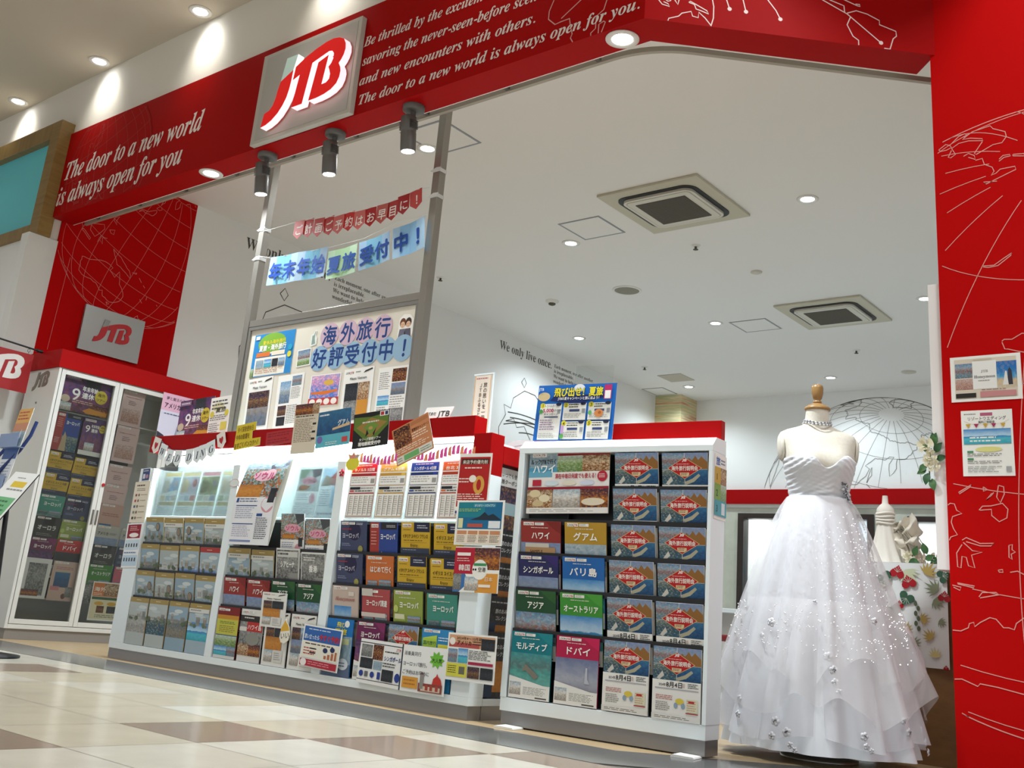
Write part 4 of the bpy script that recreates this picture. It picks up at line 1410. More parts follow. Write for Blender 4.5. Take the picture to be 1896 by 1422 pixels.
def nine_wide():
    return [('P', 0, 0, 100, 100, 'purple'), ('P', 45, 70, 75, 100, 'dark'), ('P', 60, 0, 100, 30, 'sunset'), ('P', 0, 0, 24, 22, 'room'), ('G', [(48, 8), (56, 2), (98, 4), (98, 14), (60, 18)], '#c98a2e'), ('E', 10, 32, 9, 10, '#c9b49a'),
            ('T', '9', 20, 32, 46, '#f2eee8', 'l', 17, .01, 'bi'), ('T', '年末年始', 40, 62, 15, '#f4f0ea', 'l', 32, .025), ('T', '連休', 41, 43, 17, '#f4f0ea', 'l', 25, .03), ('E', 80, 54, 13, 19, '#cdb53a'), ('T', '海外', 80, 56, 11, '#3f3212', 'c', 17, .02), ('T', 'ツアー', 80, 43, 9, '#3f3212', 'c', 19, .02), ('R', 3, 86, 34, 96, '#8b6a86'), ('L', 5, 88, 32, 94, 1, '#d9d0d6'), ('L', 24, 24, 72, 34, 2, '#d9b0a0')]


def vietnam(n=1):
    return [('R', 0, 0, 100, 100, '#e4e1da'), ('T', 'LOOK', 6, 92, 5, '#3a2326', 'l', 14), ('T', 'JTB', 21, 92, 5, '#b3142a', 'l', 11), ('L', 38, 92, 56, 95, 1, '#8a8a88'), ('G', [(66, 90), (96, 95), (94, 97.5), (72, 94)], '#3a3a3c'), ('T', 'Meets Vietnam', 50, 80, 6.4, '#3b3b3d', 'c', 58, .01), ('P', 10, 54, 44, 76, 'night'), ('P', 46, 54, 92, 76, 'dark' if n else 'city'), ('P', 10, 30, 80, 54, 'wood' if n else 'hills'), ('P', 10, 8, 44, 29, 'room'), ('R', 50, 8, 88, 30, '#d3d0ca'), ('L', 54, 11, 80, 26, 4, '#98958e')]


def seoul():
    return [('P', 0, 52, 100, 100, 'street'), ('G', [(60, 100), (100, 100), (100, 88), (72, 80)], '#4b4e52'), ('E', 50, 73, 36, 8, '#d9a0b2'), ('T', 'ソウル', 50, 69, 10.5, '#b3204a', 'c', 60, .02), ('P', 10, 54, 60, 62, 'wood'), ('R', 0, 0, 100, 52, '#e7e5e2'), ('L', 6, 34, 60, 48, 4, '#7d86a8'), ('E', 76, 34, 13, 11, '#d99aa6'), ('P', 78, 40, 96, 56, 'dark'), ('L', 6, 5, 54, 30, 8, '#9aa0b0'), ('L', 62, 4, 94, 22, 6, '#6a6d76')]


def dark_cover(title, tw, pic='bw', white=True):
    return [('R', 0, 0, 100, 100, '#d9d8d3'), ('P', 3, 42, 97, 97, pic), ('T', title, 50, 66, 13, '#f4f3ef', 'c', tw, .02), ('L', 10, 84, 60, 92, 2, '#dddcd6'), ('R', 60, 40, 97, 56, '#8f8e8a'), ('L', 6, 6, 92, 38, 9, '#8e8d88')]


DES = {
    'setsumei': (setsumei(), '#e8e4dc', 'red diamond 海外旅行説明会 leaflet'),
    'hawaii': (country('#93302c', '#7d2622', 'ハワイ', 'hills', 12, 46, foot=False) + [('R', 12, 30, 84, 44, '#d9d8d4')], '#9a3a34', 'red ハワイ Hawaii brochure'),
    'hawaiisample': (country('#93302c', '#7d2622', 'ハワイ', 'hills', 12, 46, foot=False) + [('R', 12, 60, 72, 67, '#c9c4b8'), ('R', 12, 40, 88, 61, '#b08a62'), ('T', 'SAMPLE', 24, 53, 5.5, '#4a3320', 'l', 32, .02)], '#9a3a34', 'red ハワイ brochure with tan SAMPLE tag'),
    'guam': (country('#b58e2e', '#b58e2e', 'グアム', 'ice', 13, 58), '#b58e2e', 'mustard yellow グアム Guam brochure'),
    'singapore': (country('#27295a', '#34276a', 'シンガポール', 'hills', 11, 76), '#27295a', 'dark blue シンガポール Singapore brochure'),
    'bali': (country('#1e62ab', '#1e62ab', 'バリ島', 'sea', 13, 66), '#1e62ab', 'bright blue バリ島 Bali brochure'),
    'asia': (country('#1c4a2c', '#2b5a2c', 'アジア', 'town', 12, 42), '#1c4a2c', 'dark green アジア Asia brochure'),
    'australia': (country('#3d8f33', '#4a9a3a', 'オーストラリア', 'sea', 11, 82), '#3d8f33', 'bright green オーストラリア Australia brochure'),
    'maldives': (country('#11757f', '#1a828a', 'モルディブ', 'aerial', 12, 78) + [('G', [(38, 52), (64, 40), (72, 34), (62, 30), (40, 42), (30, 40)], '#7d786c')], '#11757f', 'teal モルディブ Maldives brochure'),
    'dubai': (country('#b01646', '#c01c50', 'ドバイ', 'tower', 13, 60) + [('G', [(70, 33), (72, 56), (76, 56), (77, 40), (82, 33)], '#b9bcc8')], '#b01646', 'magenta ドバイ Dubai brochure'),
    'dubaired': (country('#b5181c', '#c52420', 'ドバイ', 'dark', 13, 60, foot=False), '#b5181c', 'red ドバイ Dubai brochure'),
    'purple': (country('#6a1f4e', '#7d2a5a', 'ヨーロッパ', 'purple', 11, 68), '#6a1f4e', 'purple ヨーロッパ Europe brochure'),
    'teal': (generic('#3f8a7a', 'ヨーロッパ', 68, 'coast', foot=False), '#3f8a7a', 'teal ヨーロッパ Europe brochure'),
    'green': (generic('#8d9c44', 'ヨーロッパ', 66, 'grass', foot=False) + [('E', 10, 70, 8, 6, '#b9c46a'), ('R', 6, 54, 40, 62, '#d3d3b0')], '#8d9c44', 'light green ヨーロッパ Europe brochure'),
    'redeuro': (generic('#a8484a', 'ヨーロッパ周遊', 76, 'town', foot=False) + [('R', 0, 88, 40, 100, '#c8c2b8'), ('R', 0, 54, 88, 61, '#d3c6bc')], '#a8484a', 'dusty red ヨーロッパ Europe tour brochure'),
    'orange': (generic('#c26a34', 'はじめて行く', 76, 'town', foot=False), '#c26a34', 'orange はじめて行く brochure'),
    'navy': (navy(), '#3f4663', 'navy ヨーロッパ Europe brochure'),
    'redblue': (redblue(), '#2b448c', 'red and blue ヨーロッパ brochure'),
    'yellow1': (yellow('イタリア スペイン フランス', 88), '#c9a32c', 'yellow brochure for イタリア スペイン フランス'),
    'yellow2': (yellow('イギリス スイス 中欧', 84), '#c9a32c', 'yellow brochure for イギリス スイス'),
    'honey': ([('R', 0, 0, 100, 100, '#c3b0a4'), ('P', 8, 8, 74, 66, 'sea')] + look() + [('T', 'Honeymoon', 50, 75, 9, '#b5726c', 'c', 74, .002, 'bi'), ('R', 64, 84, 84, 91, '#d9cdc2')], '#c3b0a4', 'beige Honeymoon brochure'),
    'pinkish': ([('R', 0, 0, 100, 100, '#cdb0aa')] + look() + [('L', 14, 78, 86, 82, 1, '#a4645e'), ('L', 30, 58, 70, 72, 3, '#8d6e72'), ('P', 10, 10, 90, 48, 'crowd')], '#cdb0aa', 'dusty pink group travel brochure'),
    'pinksea': ([('R', 0, 0, 100, 100, '#c09a8c'), ('P', 10, 0, 62, 46, 'deepsea')] + look() + [('L', 14, 66, 86, 76, 2, '#a4645e')], '#c09a8c', 'beige brochure with a dark blue photo block'),
    'america': ([('R', 0, 68, 100, 100, '#b3b0a8'), ('P', 0, 0, 100, 68, 'hills')] + look() + [('T', 'アメリカ', 8, 75, 10, '#2a2a2c', 'l', 46, .02), ('L', 60, 76, 94, 82, 2, '#6a6a68')], '#b3b0a8', 'grey アメリカ America brochure'),
    'aurora': ([('R', 0, 0, 100, 100, '#3a3836'), ('R', 34, 78, 78, 100, '#15100f'), ('P', 0, 0, 100, 40, 'dark')] + look() + [('T', 'オーロラ', 14, 67, 14, '#efece6', 'l', 72, .015), ('L', 16, 50, 86, 58, 2, '#8a8680')], '#3a3836', 'black オーロラ aurora brochure'),
    'greencab': (generic('#3f7f2c', 'オーストラリア', 80, 'bw', foot=False), '#3f7f2c', 'green brochure with a white title'),
    'pinkcab': (generic('#b8566a', 'コ', 14, 'hills', foot=False), '#b8566a', 'pink brochure'),
    'map': ([('R', 0, 0, 100, 100, '#dcdad6'), ('P', 14, 8, 86, 88, 'bw'), ('P', 4, 6, 70, 22, 'sunset'), ('V', 'ヨーロッパ', 28, 82, 8, '#2a2a2a')], '#dcdad6', 'white brochure with dark town photo'),
    'beige': ([('R', 0, 0, 100, 100, '#c2a698'), ('P', 14, 34, 74, 72, 'deepsea'), ('R', 5, 26, 40, 36, '#c07a80'), ('E', 62, 12, 9, 7, '#6a3a34'), ('P', 66, 10, 92, 36, 'bw'), ('L', 14, 78, 90, 86, 2, '#a86a64')] + look(), '#c2a698', 'beige brochure with a blue bay photo'),
    'nine': (nine(), '#5b3d78', 'purple 9連休 holiday brochure'),
    'hawaiiisland': ([('R', 0, 0, 100, 100, '#dcd9d3'), ('P', 0, 12, 100, 88, 'bw'), ('R', 0, 88, 100, 100, '#dcd9d3'), ('R', 0, 76, 100, 88, '#2b2523'), ('L', 16, 80, 60, 86, 1, '#cfcac2'), ('R', 32, 58, 100, 76, '#b8302c'), ('T', 'ハワイ島', 34, 62, 11, '#f4efe8', 'l', 62, .015), ('R', 0, 58, 32, 66, '#d9d3cb'), ('P', 0, 12, 48, 34, 'food'), ('P', 48, 12, 100, 34, 'sunset'), ('E', 62, 44, 30, 12, '#8d8c84')] + look(6, 92), '#dcd9d3', 'grey and red ハワイ島 brochure'),
    'yellowred': ([('R', 0, 0, 100, 100, '#4f6a7c'), ('R', 0, 84, 100, 100, '#7d2220'), ('R', 0, 76, 100, 84, '#c48a2e'), ('R', 0, 46, 100, 76, '#c2bd4a'), ('L', 14, 66, 86, 72, 2, '#4a6a34'), ('L', 14, 50, 90, 64, 4, '#8a7a3a'), ('P', 0, 24, 100, 44, 'green'), ('P', 0, 6, 60, 24, 'sea'), ('P', 62, 6, 100, 24, 'town'), ('R', 0, 0, 100, 6, '#d3d3cd')] + look(4, 92), '#7d2220', 'red topped brochure with yellow panel'),
    'vietnam': (vietnam(1), '#e4e1da', 'white Meets Vietnam brochure with orange photo'),
    'vietnam2': (vietnam(0), '#e4e1da', 'white Meets Vietnam brochure with grey photo'),
    'seoul': (seoul(), '#e7e5e2', 'street photo ソウル Seoul leaflet'),
    'hongkong': (dark_cover('香港', 34), '#d9d8d3', 'black and white 香港 Hong Kong leaflet'),
    'seabw': (dark_cover('シアヒーナ', 60) + [('R', 6, 84, 94, 94, '#c9c8c3'), ('L', 8, 85, 60, 93, 1, '#4a4a48')], '#d9d8d3', 'black and white bordered city leaflet'),
    'summer': ([('P', 0, 0, 100, 100, 'ice'), ('R', 0, 70, 100, 100, '#1d72b8'), ('T', '飛び', 38, 86, 10, '#e3d23a', 'l', 36, .03), ('T', '夏旅', 32, 73, 12, '#e3d23a', 'l', 46, .035), ('E', 78, 92, 9, 6, '#e9e9e4'), ('R', 46, 56, 90, 66, '#c3c89a'), ('R', 0, 0, 100, 22, '#5b6a86'), ('E', 74, 22, 20, 10, '#d3dae0'), ('L', 60, 16, 88, 26, 2, '#4a5a86')], '#1d72b8', 'blue leaflet with yellow 夏旅 letters'),
    'domestic': ([('R', 0, 0, 100, 100, '#2f86bd')] + look() + [('G', [(4, 76), (50, 84), (50, 90), (4, 84)], '#b9cf4a'), ('R', 4, 70, 50, 84, '#a9c846'), ('T', '国内旅行', 6, 74, 7, '#205a34', 'l', 42, .02), ('R', 55, 56, 98, 76, '#d9d34a'), ('T', '早トク', 36, 58, 13, '#1d5fae', 'l', 56, .03), ('L', 56, 80, 96, 88, 2, '#d3e4ee')], '#2f86bd', 'blue and yellow domestic trip leaflet'),
}
for i, (pic, oval, top, band) in enumerate([('resort', (70, 74), 0, None), ('resortw', (80, 66), 1, None), ('resort', (26, 68), 0, None), ('chapel', None, 1, None), ('room', None, 0, None), ('chapel', None, 0, None), ('bluewed', None, 0, None), ('bluewed', None, 0, '#a83c3c'),
                                            ('ice', (78, 64), 0, None), ('resortw', (78, 62), 0, None), ('resort', (82, 50), 0, None), ('ice', None, 0, None), ('resortw', None, 0, None), ('coast', None, 0, None), ('chapel', None, 0, None), ('sea', None, 1, None), ('ice', None, 1, None), ('resort', None, 1, None)]):
    DES['gold%d' % i] = (resort(pic, band or '#a38c54', oval, i < 12 or i > 15, top), '#b9a67c', 'gold topped resort wedding brochure' if not band else 'red topped resort brochure with blue bouquet')
WASHED = [(('#f0dca0', '#a9cbe8', '#d9d6cc'), ('#e9dcb0', '#c3d3dc', '#d3cfc4')), (('#e9d9ae', '#cfd3dc', '#e3d6b0'), ('#d3dde6', '#b9c9d9', '#d99a94')), (('#d9a0a8', '#a9b58f', '#8f9a78'), ('#c3ccc0', '#d3d0c6', '#a8b4c0')), (('#efe0b0', '#dcdcd6', '#e6e0d0'), ('#b9c4a6', '#e0dccf', '#d9d6cb'))]  # leaflet prints paled in colour for the wash of the shelf light
for i, ((a_, b_, c_), (d_, e_, f_)) in enumerate(WASHED):
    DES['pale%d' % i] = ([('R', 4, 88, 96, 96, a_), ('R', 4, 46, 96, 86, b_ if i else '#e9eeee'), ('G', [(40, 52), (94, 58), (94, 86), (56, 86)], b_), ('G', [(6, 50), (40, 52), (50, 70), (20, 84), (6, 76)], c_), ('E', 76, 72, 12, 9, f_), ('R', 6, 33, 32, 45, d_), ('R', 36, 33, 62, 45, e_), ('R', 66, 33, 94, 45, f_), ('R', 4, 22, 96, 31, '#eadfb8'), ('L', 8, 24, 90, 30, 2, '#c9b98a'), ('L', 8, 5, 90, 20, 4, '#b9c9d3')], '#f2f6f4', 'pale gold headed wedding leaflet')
DES['paleseoul'] = ([('R', 4, 52, 96, 96, '#b9c4c4'), ('G', [(4, 76), (4, 96), (50, 96), (30, 80)], '#8fb09a'), ('G', [(50, 96), (96, 96), (96, 84), (66, 78)], '#6a6e74'), ('G', [(4, 54), (40, 54), (60, 62), (20, 66)], '#d99a6a'), ('E', 50, 73, 32, 8, '#efb9c9'), ('T', 'ソウル', 50, 69, 10, '#c03a62', 'c', 54, .02), ('L', 8, 34, 60, 48, 4, '#a9b2c9'), ('E', 76, 38, 12, 10, '#efb5c0'), ('L', 8, 6, 90, 30, 7, '#b9bfca')], '#f2f6f6', 'white edged ソウル Seoul leaflet')  # Seoul and info prints paled for the shelf light as well
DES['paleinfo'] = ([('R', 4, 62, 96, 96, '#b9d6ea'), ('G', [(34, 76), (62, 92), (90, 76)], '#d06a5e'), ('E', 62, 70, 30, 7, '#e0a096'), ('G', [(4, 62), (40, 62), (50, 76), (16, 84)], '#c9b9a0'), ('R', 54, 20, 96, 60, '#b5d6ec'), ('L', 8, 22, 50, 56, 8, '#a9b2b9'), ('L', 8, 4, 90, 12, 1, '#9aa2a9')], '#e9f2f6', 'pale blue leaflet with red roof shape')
MESH = {}


def cover(des, w_=.207, h_=.295, thick=.006):
    k = (des, w_, h_)
    if k not in MESH:
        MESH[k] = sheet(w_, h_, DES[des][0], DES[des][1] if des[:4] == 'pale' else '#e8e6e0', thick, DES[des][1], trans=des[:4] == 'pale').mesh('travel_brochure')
    return MESH[k]


def put(me, name, label, cat, loc, rot, group=None):
    o = bpy.data.objects.new(name, me)
    COL.objects.link(o)
    o.location = loc
    o.rotation_euler = rot
    return tag(o, label, cat, group)


def brochure(des, u, ztop, origin, yaw, dep, tilt, label, group, w_=.207, h_=.295):
    """u along the rack, dep behind its front plane at the top edge"""
    t = math.radians(tilt)
    off = dep + math.sin(t) * h_ / 2
    z = ztop - math.cos(t) * h_ / 2
    c, s_ = math.cos(yaw), math.sin(yaw)
    return put(cover(des, w_, h_), 'travel_brochure', label, 'brochure', (origin[0] + u * c - off * s_, origin[1] + u * s_ + off * c, z), (t, 0, yaw), group)


ORD = ['bottom', 'second', 'third', 'fourth']
ORDT = ['top', 'second', 'third', 'fourth', 'fifth', 'bottom']
# --- main rack
BAYN = ['left', 'middle', 'right']
GRID = [
    [['gold12', 'gold13', 'gold14', 'gold15'], ['gold8', 'gold9', 'gold10', 'gold11'], ['gold5', 'gold4', 'gold6', 'gold7'], ['gold0', 'gold1', 'gold2', 'gold3']],
    [['yellowred', 'hawaiiisland', 'vietnam', 'vietnam2'], ['hawaii', 'hawaii', 'asia', 'asia'], ['gold16', 'gold17', 'seabw', 'hongkong'], [None, None, 'seoul', 'seoul']],
    [['summer', 'purple', 'setsumei', 'domestic'], ['honey', 'redeuro', 'green', 'teal'], ['navy', 'orange', 'yellow1', 'yellow2'], ['navy', 'redblue', 'yellow1', 'yellow2']],
]
GN = ['brochures in the left bay of the long rack', 'brochures in the middle bay of the long rack', 'brochures in the right bay of the long rack']
PLACE = ['far left', 'second', 'third', 'far right']
ROWN = ['bottom row', 'second row up', 'third row up', 'top row']
for bi, (a, c) in enumerate(BAYS):
    cw = (c - a) / 4
    for ri in range(4):
        for ci in range(4):
            d = GRID[bi][ri][ci]
            if d is None:
                continue
            top = ROWTOP[ri] - .004 - (.004 * (ci % 2) if ri else 0) + (.012 if d in ('seoul', 'seabw') else 0)
            if d == 'seoul' and ci == 2:
                top += .022
            lab = '%s, %s, %s, %s bay' % (DES[d][2], ROWN[ri], PLACE[ci], BAYN[bi])
            brochure(d, a + cw * (ci + .5), top, (0, FY), 0, .002 + .004 * (ri > 0), 2.0 if ri == 0 else 8.2, lab, GN[bi], w_=.194, h_=.276 if ri == 0 else .293)
brochure('vietnam', -4.585 - .01, .475, (0, FY), 0, -.012, 3, 'upper white Meets Vietnam brochure standing in front of a green Asia brochure', GN[1], w_=.203, h_=.18)
# the lit top shelf: leaflets leaning against the back
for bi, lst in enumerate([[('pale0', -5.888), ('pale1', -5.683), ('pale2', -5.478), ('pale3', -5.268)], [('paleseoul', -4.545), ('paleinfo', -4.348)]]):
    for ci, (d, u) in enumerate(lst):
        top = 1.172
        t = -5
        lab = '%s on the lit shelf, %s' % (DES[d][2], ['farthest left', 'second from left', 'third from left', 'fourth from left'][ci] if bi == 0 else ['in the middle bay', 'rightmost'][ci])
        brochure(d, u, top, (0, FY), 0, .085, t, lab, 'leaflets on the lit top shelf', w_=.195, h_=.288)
# --- right-hand unit
UCOL = [.145, .377, .611, .839]
UG = {(2, 0): 'hawaiisample', (2, 1): 'guam', (3, 0): 'singapore', (3, 1): 'bali', (4, 0): 'asia', (4, 1): 'australia', (5, 0): 'maldives', (5, 1): 'dubai'}
for r in range(6):
    for c in range(4):
        if c < 2 and r < 2:
            continue
        d = UG.get((r, c), 'setsumei')
        if d == 'setsumei':
            lab = '%s in the right-hand unit, %s row, %s column' % (DES[d][2], ORDT[r], 'third' if c == 2 else 'fourth')
        else:
            lab = '%s in the %s row of the right-hand unit' % (DES[d][2], ORDT[r])
        dz = .010 if (c > 1 and r in (2, 3, 4)) else 0
        brochure(d, UCOL[c], UROW[r] - .005 - dz * .6 - .003 * (c == 3), UA, UR, .010, 1.5 if r == 5 else 8.5, lab, 'leaflets and brochures in the right-hand unit', w_=.209, h_=.277 if r == 5 else .295)
# --- cabinet behind glass (faces +x)
CAB = [('redblue', 3.955, 1.655, 'upper left'), ('nine', 4.176, 1.655, 'beside the red and blue one'), ('yellow1', 3.958, 1.357, 'upper left'), ('yellow1', 4.167, 1.342, 'upper right'), ('yellow2', 3.958, 1.194, 'lower left'), ('yellow2', 4.167, 1.184, 'lower right'),
       ('teal', 3.954, 1.035, 'below the yellow ones'), ('navy', 4.167, 1.032, 'below the yellow ones'), ('aurora', 3.957, .875, 'left door'), ('green', 4.165, .874, 'left door'), ('purple', 3.953, .722, 'left door'), ('dubaired', 4.164, .726, 'left door'), ('map', 3.952, .573, 'left door'), ('beige', 4.167, .569, 'left door'),
       ('pinkish', 4.459, 1.942, 'topmost in the middle door'), ('pinkish', 4.463, 1.652, 'second from top in the middle door'), ('pinkish', 4.458, 1.342, 'third from top in the middle door'), ('pinkish', 4.455, 1.185, 'fourth from top in the middle door'), ('pinksea', 4.455, 1.034, 'middle door'), ('america', 4.454, .868, 'middle door, left'), ('america', 4.672, .868, 'middle door, half hidden'), ('aurora', 4.455, .720, 'middle door'), ('navy', 4.672, .720, 'middle door'), ('greencab', 4.452, .572, 'middle door'), ('pinkcab', 4.672, .572, 'middle door')]
zs = {}
for d, yv_, zt, where in CAB:
    full = zt in (1.655, 1.942, 1.652, .573, .569, .572)
    brochure(d, yv_, zt, (-7.545, 0), PI / 2, .0, 2 if full else 8.0, '%s in the glass cabinet, %s' % (DES[d][2], where), 'brochures in the glass cabinet', w_=.200, h_=.285 if full else .285)
# --- end rack in the passage (faces +x)
EB = [('hkdark', .545, 3.90), ('hkdark', .385, 3.90), ('hkdark', 1.16, 3.90)]
DES['hkdark'] = ([('P', 0, 0, 100, 100, 'dark'), ('P', 40, 8, 100, 55, 'wood'), ('R', 0, 0, 40, 60, '#1d3350'), ('T', '旅のおみやげ', 30, 74, 8, '#d3d6d6', 'l', 66, .01), ('T', 'コレクション', 34, 63, 8, '#d3d6d6', 'l', 60, .01), ('L', 10, 88, 94, 93, 1, '#a9b0ae')], '#22262c', 'dark souvenir collection catalogue')
DES['endwhite'] = ([('R', 0, 70, 100, 100, '#b9bab5'), ('T', 'いつでも使える', 8, 86, 8, '#2c2c2c', 'l', 80, .01), ('T', '旅クーポン', 8, 75, 8, '#2c2c2c', 'l', 62, .01), ('P', 0, 0, 100, 70, 'night'), ('R', 30, 24, 90, 44, '#8fa9ad')], '#b9bab5', 'grey coupon leaflet with a dusk pool photo')
for d, yv_, zt, lab in [('endwhite', 3.985, 1.150, 'grey coupon leaflet with a dusk photo at the top of the end rack'), ('endwhite', 4.21, 1.150, 'second grey coupon leaflet at the top of the end rack, behind the first'),
                        ('hkdark', 3.985, .862, 'dark souvenir catalogue in the upper half of the end rack'), ('hkdark', 3.985, .705, 'dark souvenir catalogue just under the red and orange Korea sheet'), ('hkdark', 3.985, .548, 'dark souvenir catalogue in the middle of the end rack'),
                        ('hkdark', 3.985, .388, 'dark souvenir catalogue in the bottom pocket of the end rack'), ('hkdark', 4.21, .388, 'far dark souvenir catalogue in the bottom pocket of the end rack'), ('hkdark', 4.21, .548, 'far dark souvenir catalogue in the middle of the end rack')]:
    brochure(d, yv_, zt, (-3.188, 0), PI / 2, .0, 2 if zt in (.388, 1.15) else 8, lab, 'catalogues in the end rack', w_=.205, h_=.29)


# ---------------------------------------------------------------- posters and notices
def note(name, label, cat, items, w_, h_, loc, yaw=0.0, r=0.0, group=None, bg='#f1efe8', thick=.0016, tilt=0.0, **kw):
    me = sheet(w_, h_, items, bg, thick, **kw).mesh(name)
    return put(me, name, label, cat, loc, (math.radians(tilt), -math.radians(r), yaw), group)


# on the notice board (B4 and A3 sheets)
YBD = 4.163
GBD = 'papers on the cream notice board'
note('poster', 'blue overseas trip flyer at the upper left of the notice board', 'poster',
     [('R', 0, 0, 100, 100, '#2d86c4'), ('E', 45, 76, 34, 24, '#7fae3f'), ('R', 8, 2, 84, 44, '#ece7da'), ('T', '夏休み海外旅行', 50, 74, 11, '#e9d84a', 'c', 56, .02), ('T', '夏旅・海外旅行', 48, 60, 15, '#f4f2ec', 'c', 66, .035), ('L', 14, 48, 78, 56, 1, '#e3eef2'), ('R', 10, 46, 44, 56, '#d8763a'), ('R', 48, 46, 80, 56, '#e9dcc8'),
      ('P', 12, 20, 30, 38, 'ice'), ('P', 32, 20, 50, 38, 'sea'), ('P', 52, 20, 66, 38, 'dark'), ('P', 68, 20, 82, 38, 'city'), ('L', 12, 6, 80, 18, 3, '#b58a6a'), ('E', 92, 60, 5, 7, '#2fa0c4'), ('E', 92, 44, 5, 7, '#d9d24a'), ('R', 4, 88, 14, 96, '#f2f0ea'), ('P', 0, 0, 8, 20, 'green')],
     .42, .297, (-5.455, YBD, 1.995), 0, .6, GBD, '#2d86c4')
note('sticker', 'round edged city photo sticker between the blue flyer and the blue circles', 'sticker', [('P', 6, 6, 94, 94, 'town'), ('P', 6, 6, 94, 44, 'green')], .135, .115, (-5.128, YBD, 1.94), 0, 3, None)
vn = [('T', 'LOOK', 6, 91, 5, '#3a2326', 'l', 15), ('T', 'JTB', 22, 91, 5, '#b3142a', 'l', 11), ('L', 40, 91, 58, 95, 1, '#8a8a88'), ('G', [(66, 90), (96, 95), (94, 97.5), (72, 94)], '#2c2c2e'), ('T', 'Meets Vietnam', 50, 80, 6.5, '#2c2c2e', 'c', 56, .008)]
note('poster', 'Meets Vietnam poster with river photo at the far left of the lower board row', 'poster', vn + [('P', 10, 10, 92, 74, 'hills'), ('P', 10, 44, 92, 74, 'night')], .257, .364, (-5.53, YBD, 1.655), 0, 1.9, GBD)
note('poster', 'white text poster with a cathedral photo, second in the lower board row', 'poster', [('P', 12, 48, 52, 88, 'city'), ('P', 56, 78, 92, 96, 'town'), ('L', 56, 54, 92, 76, 8, '#8c8a84'), ('P', 12, 26, 44, 44, 'night'), ('L', 48, 10, 92, 44, 11, '#8c8a84'), ('P', 12, 8, 44, 24, 'dark')], .257, .364, (-5.218, YBD, 1.655), 0, 2.0, GBD)
note('poster', 'colourful blue and pink blossom campaign poster in the lower board row', 'poster', [('P', 3, 24, 97, 97, 'blossom'), ('E', 62, 72, 16, 9, '#d9b04a'), ('G', [(6, 38), (50, 34), (94, 42), (94, 48), (6, 44)], '#d9742c'), ('R', 0, 0, 100, 24, '#b83a34')] + [('E', x, 12, 10, 10, '#efe6dc') for x in (14, 38, 62, 86)], .278, .20, (-4.885, YBD, 1.712), 0, 0, GBD)
note('poster', 'Meets Vietnam poster with orange food photo in the lower board row', 'poster', vn + [('P', 10, 44, 52, 74, 'dark'), ('P', 54, 44, 90, 74, 'food'), ('P', 10, 10, 52, 44, 'bw'), ('R', 54, 10, 90, 44, '#c98a32')], .262, .36, (-4.585, YBD, 1.648), 0, 1.2, GBD)
note('poster', 'white text poster with red lantern photo at the right end of the lower board row', 'poster', [('L', 6, 62, 44, 92, 9, '#8c8a84'), ('P', 48, 74, 94, 96, 'concert'), ('P', 48, 52, 94, 72, 'hills'), ('P', 6, 36, 44, 52, 'sea'), ('L', 48, 30, 94, 50, 5, '#a3a19b'), ('P', 48, 8, 94, 30, 'bw'), ('L', 6, 8, 44, 34, 7, '#8c8a84')], .25, .36, (-4.290, YBD, 1.632), 0, .5, GBD)
for nm, txt, xs, z, col, cn in (('pink', '海外旅行', (-4.908, -4.738, -4.588, -4.432), 2.067, '#cbaebd', 'pink'), ('blue', '好評受付中！', (-4.976, -4.820, -4.675, -4.526, -4.382, -4.238), 1.921, '#93b4cc', 'pale blue')):
    for i, (ch, x) in enumerate(zip(txt, xs)):
        b = MB()
        b.prism([(.085 * math.cos(a * PI / 16), .082 * math.sin(a * PI / 16)) for a in range(32)], -.0012, .0004, ink(col))
        b.text(ch, 0, -.052, .135, -.0016, ink('#1d3f7e'), 'c', None, .022)
        tag(b.build('letter_card', loc=(x, YBD - .0006 * (i % 2), z), rot=(0, math.radians(2), 0)), 'round %s card with the character %s on the notice board' % (cn, ch), 'letter card', 'round letter cards on the notice board')
# couple sticker and statue sticker
t = thing('sticker', (-4.236, YBD, 2.05), 'white edged sticker of a drawn bridal couple at the upper right of the board', 'sticker')
b = MB()
b.prism([(-.062, -.05), (-.05, -.075), (.04, -.08), (.062, -.05), (.062, .045), (.03, .075), (-.02, .08), (-.055, .055)], -.001, .001, ink('#f0ede6'))
for sx, hair, cl in ((-.024, '#6a3b22', '#6d6a78'), (.022, '#3a2a22', '#5a5666')):
    b.poly([(sx - .03, -.068), (sx + .03, -.068), (sx + .022, -.012), (sx - .022, -.012)], -.0013, ink(cl))
    b.ell(sx, .026, .025, .030, -.0014, ink(hair))
    b.ell(sx, .014, .018, .020, -.0016, ink('#e0b795'))
    for ex in (-.007, .007):
        b.ell(sx + ex, .017, .0022, .003, -.0018, ink('#2a2220'), 8)
    b.poly([(sx - .006, .006), (sx + .006, .006), (sx, .003)], -.0018, ink('#a8443c'))
b.build('print', t)
b = MB()
b.prism([(-.03, -.05), (.03, -.045), (.034, .0), (.022, .02), (.03, .045), (.018, .055), (.0, .035), (-.022, .03), (-.034, -.01)], -.001, .001, ink('#e3e6de'))
b.poly([(-.018, -.04), (.018, -.038), (.012, .0), (.014, .02), (.022, .044), (.016, .046), (.004, .022), (-.012, .02), (-.014, -.01)], -.0013, ink('#8fa39a'))
tag(b.build('sticker', loc=(-5.058, YBD, 2.06), rot=(0, math.radians(-6), 0)), 'small grey statue sticker left of the pink circles', 'sticker')

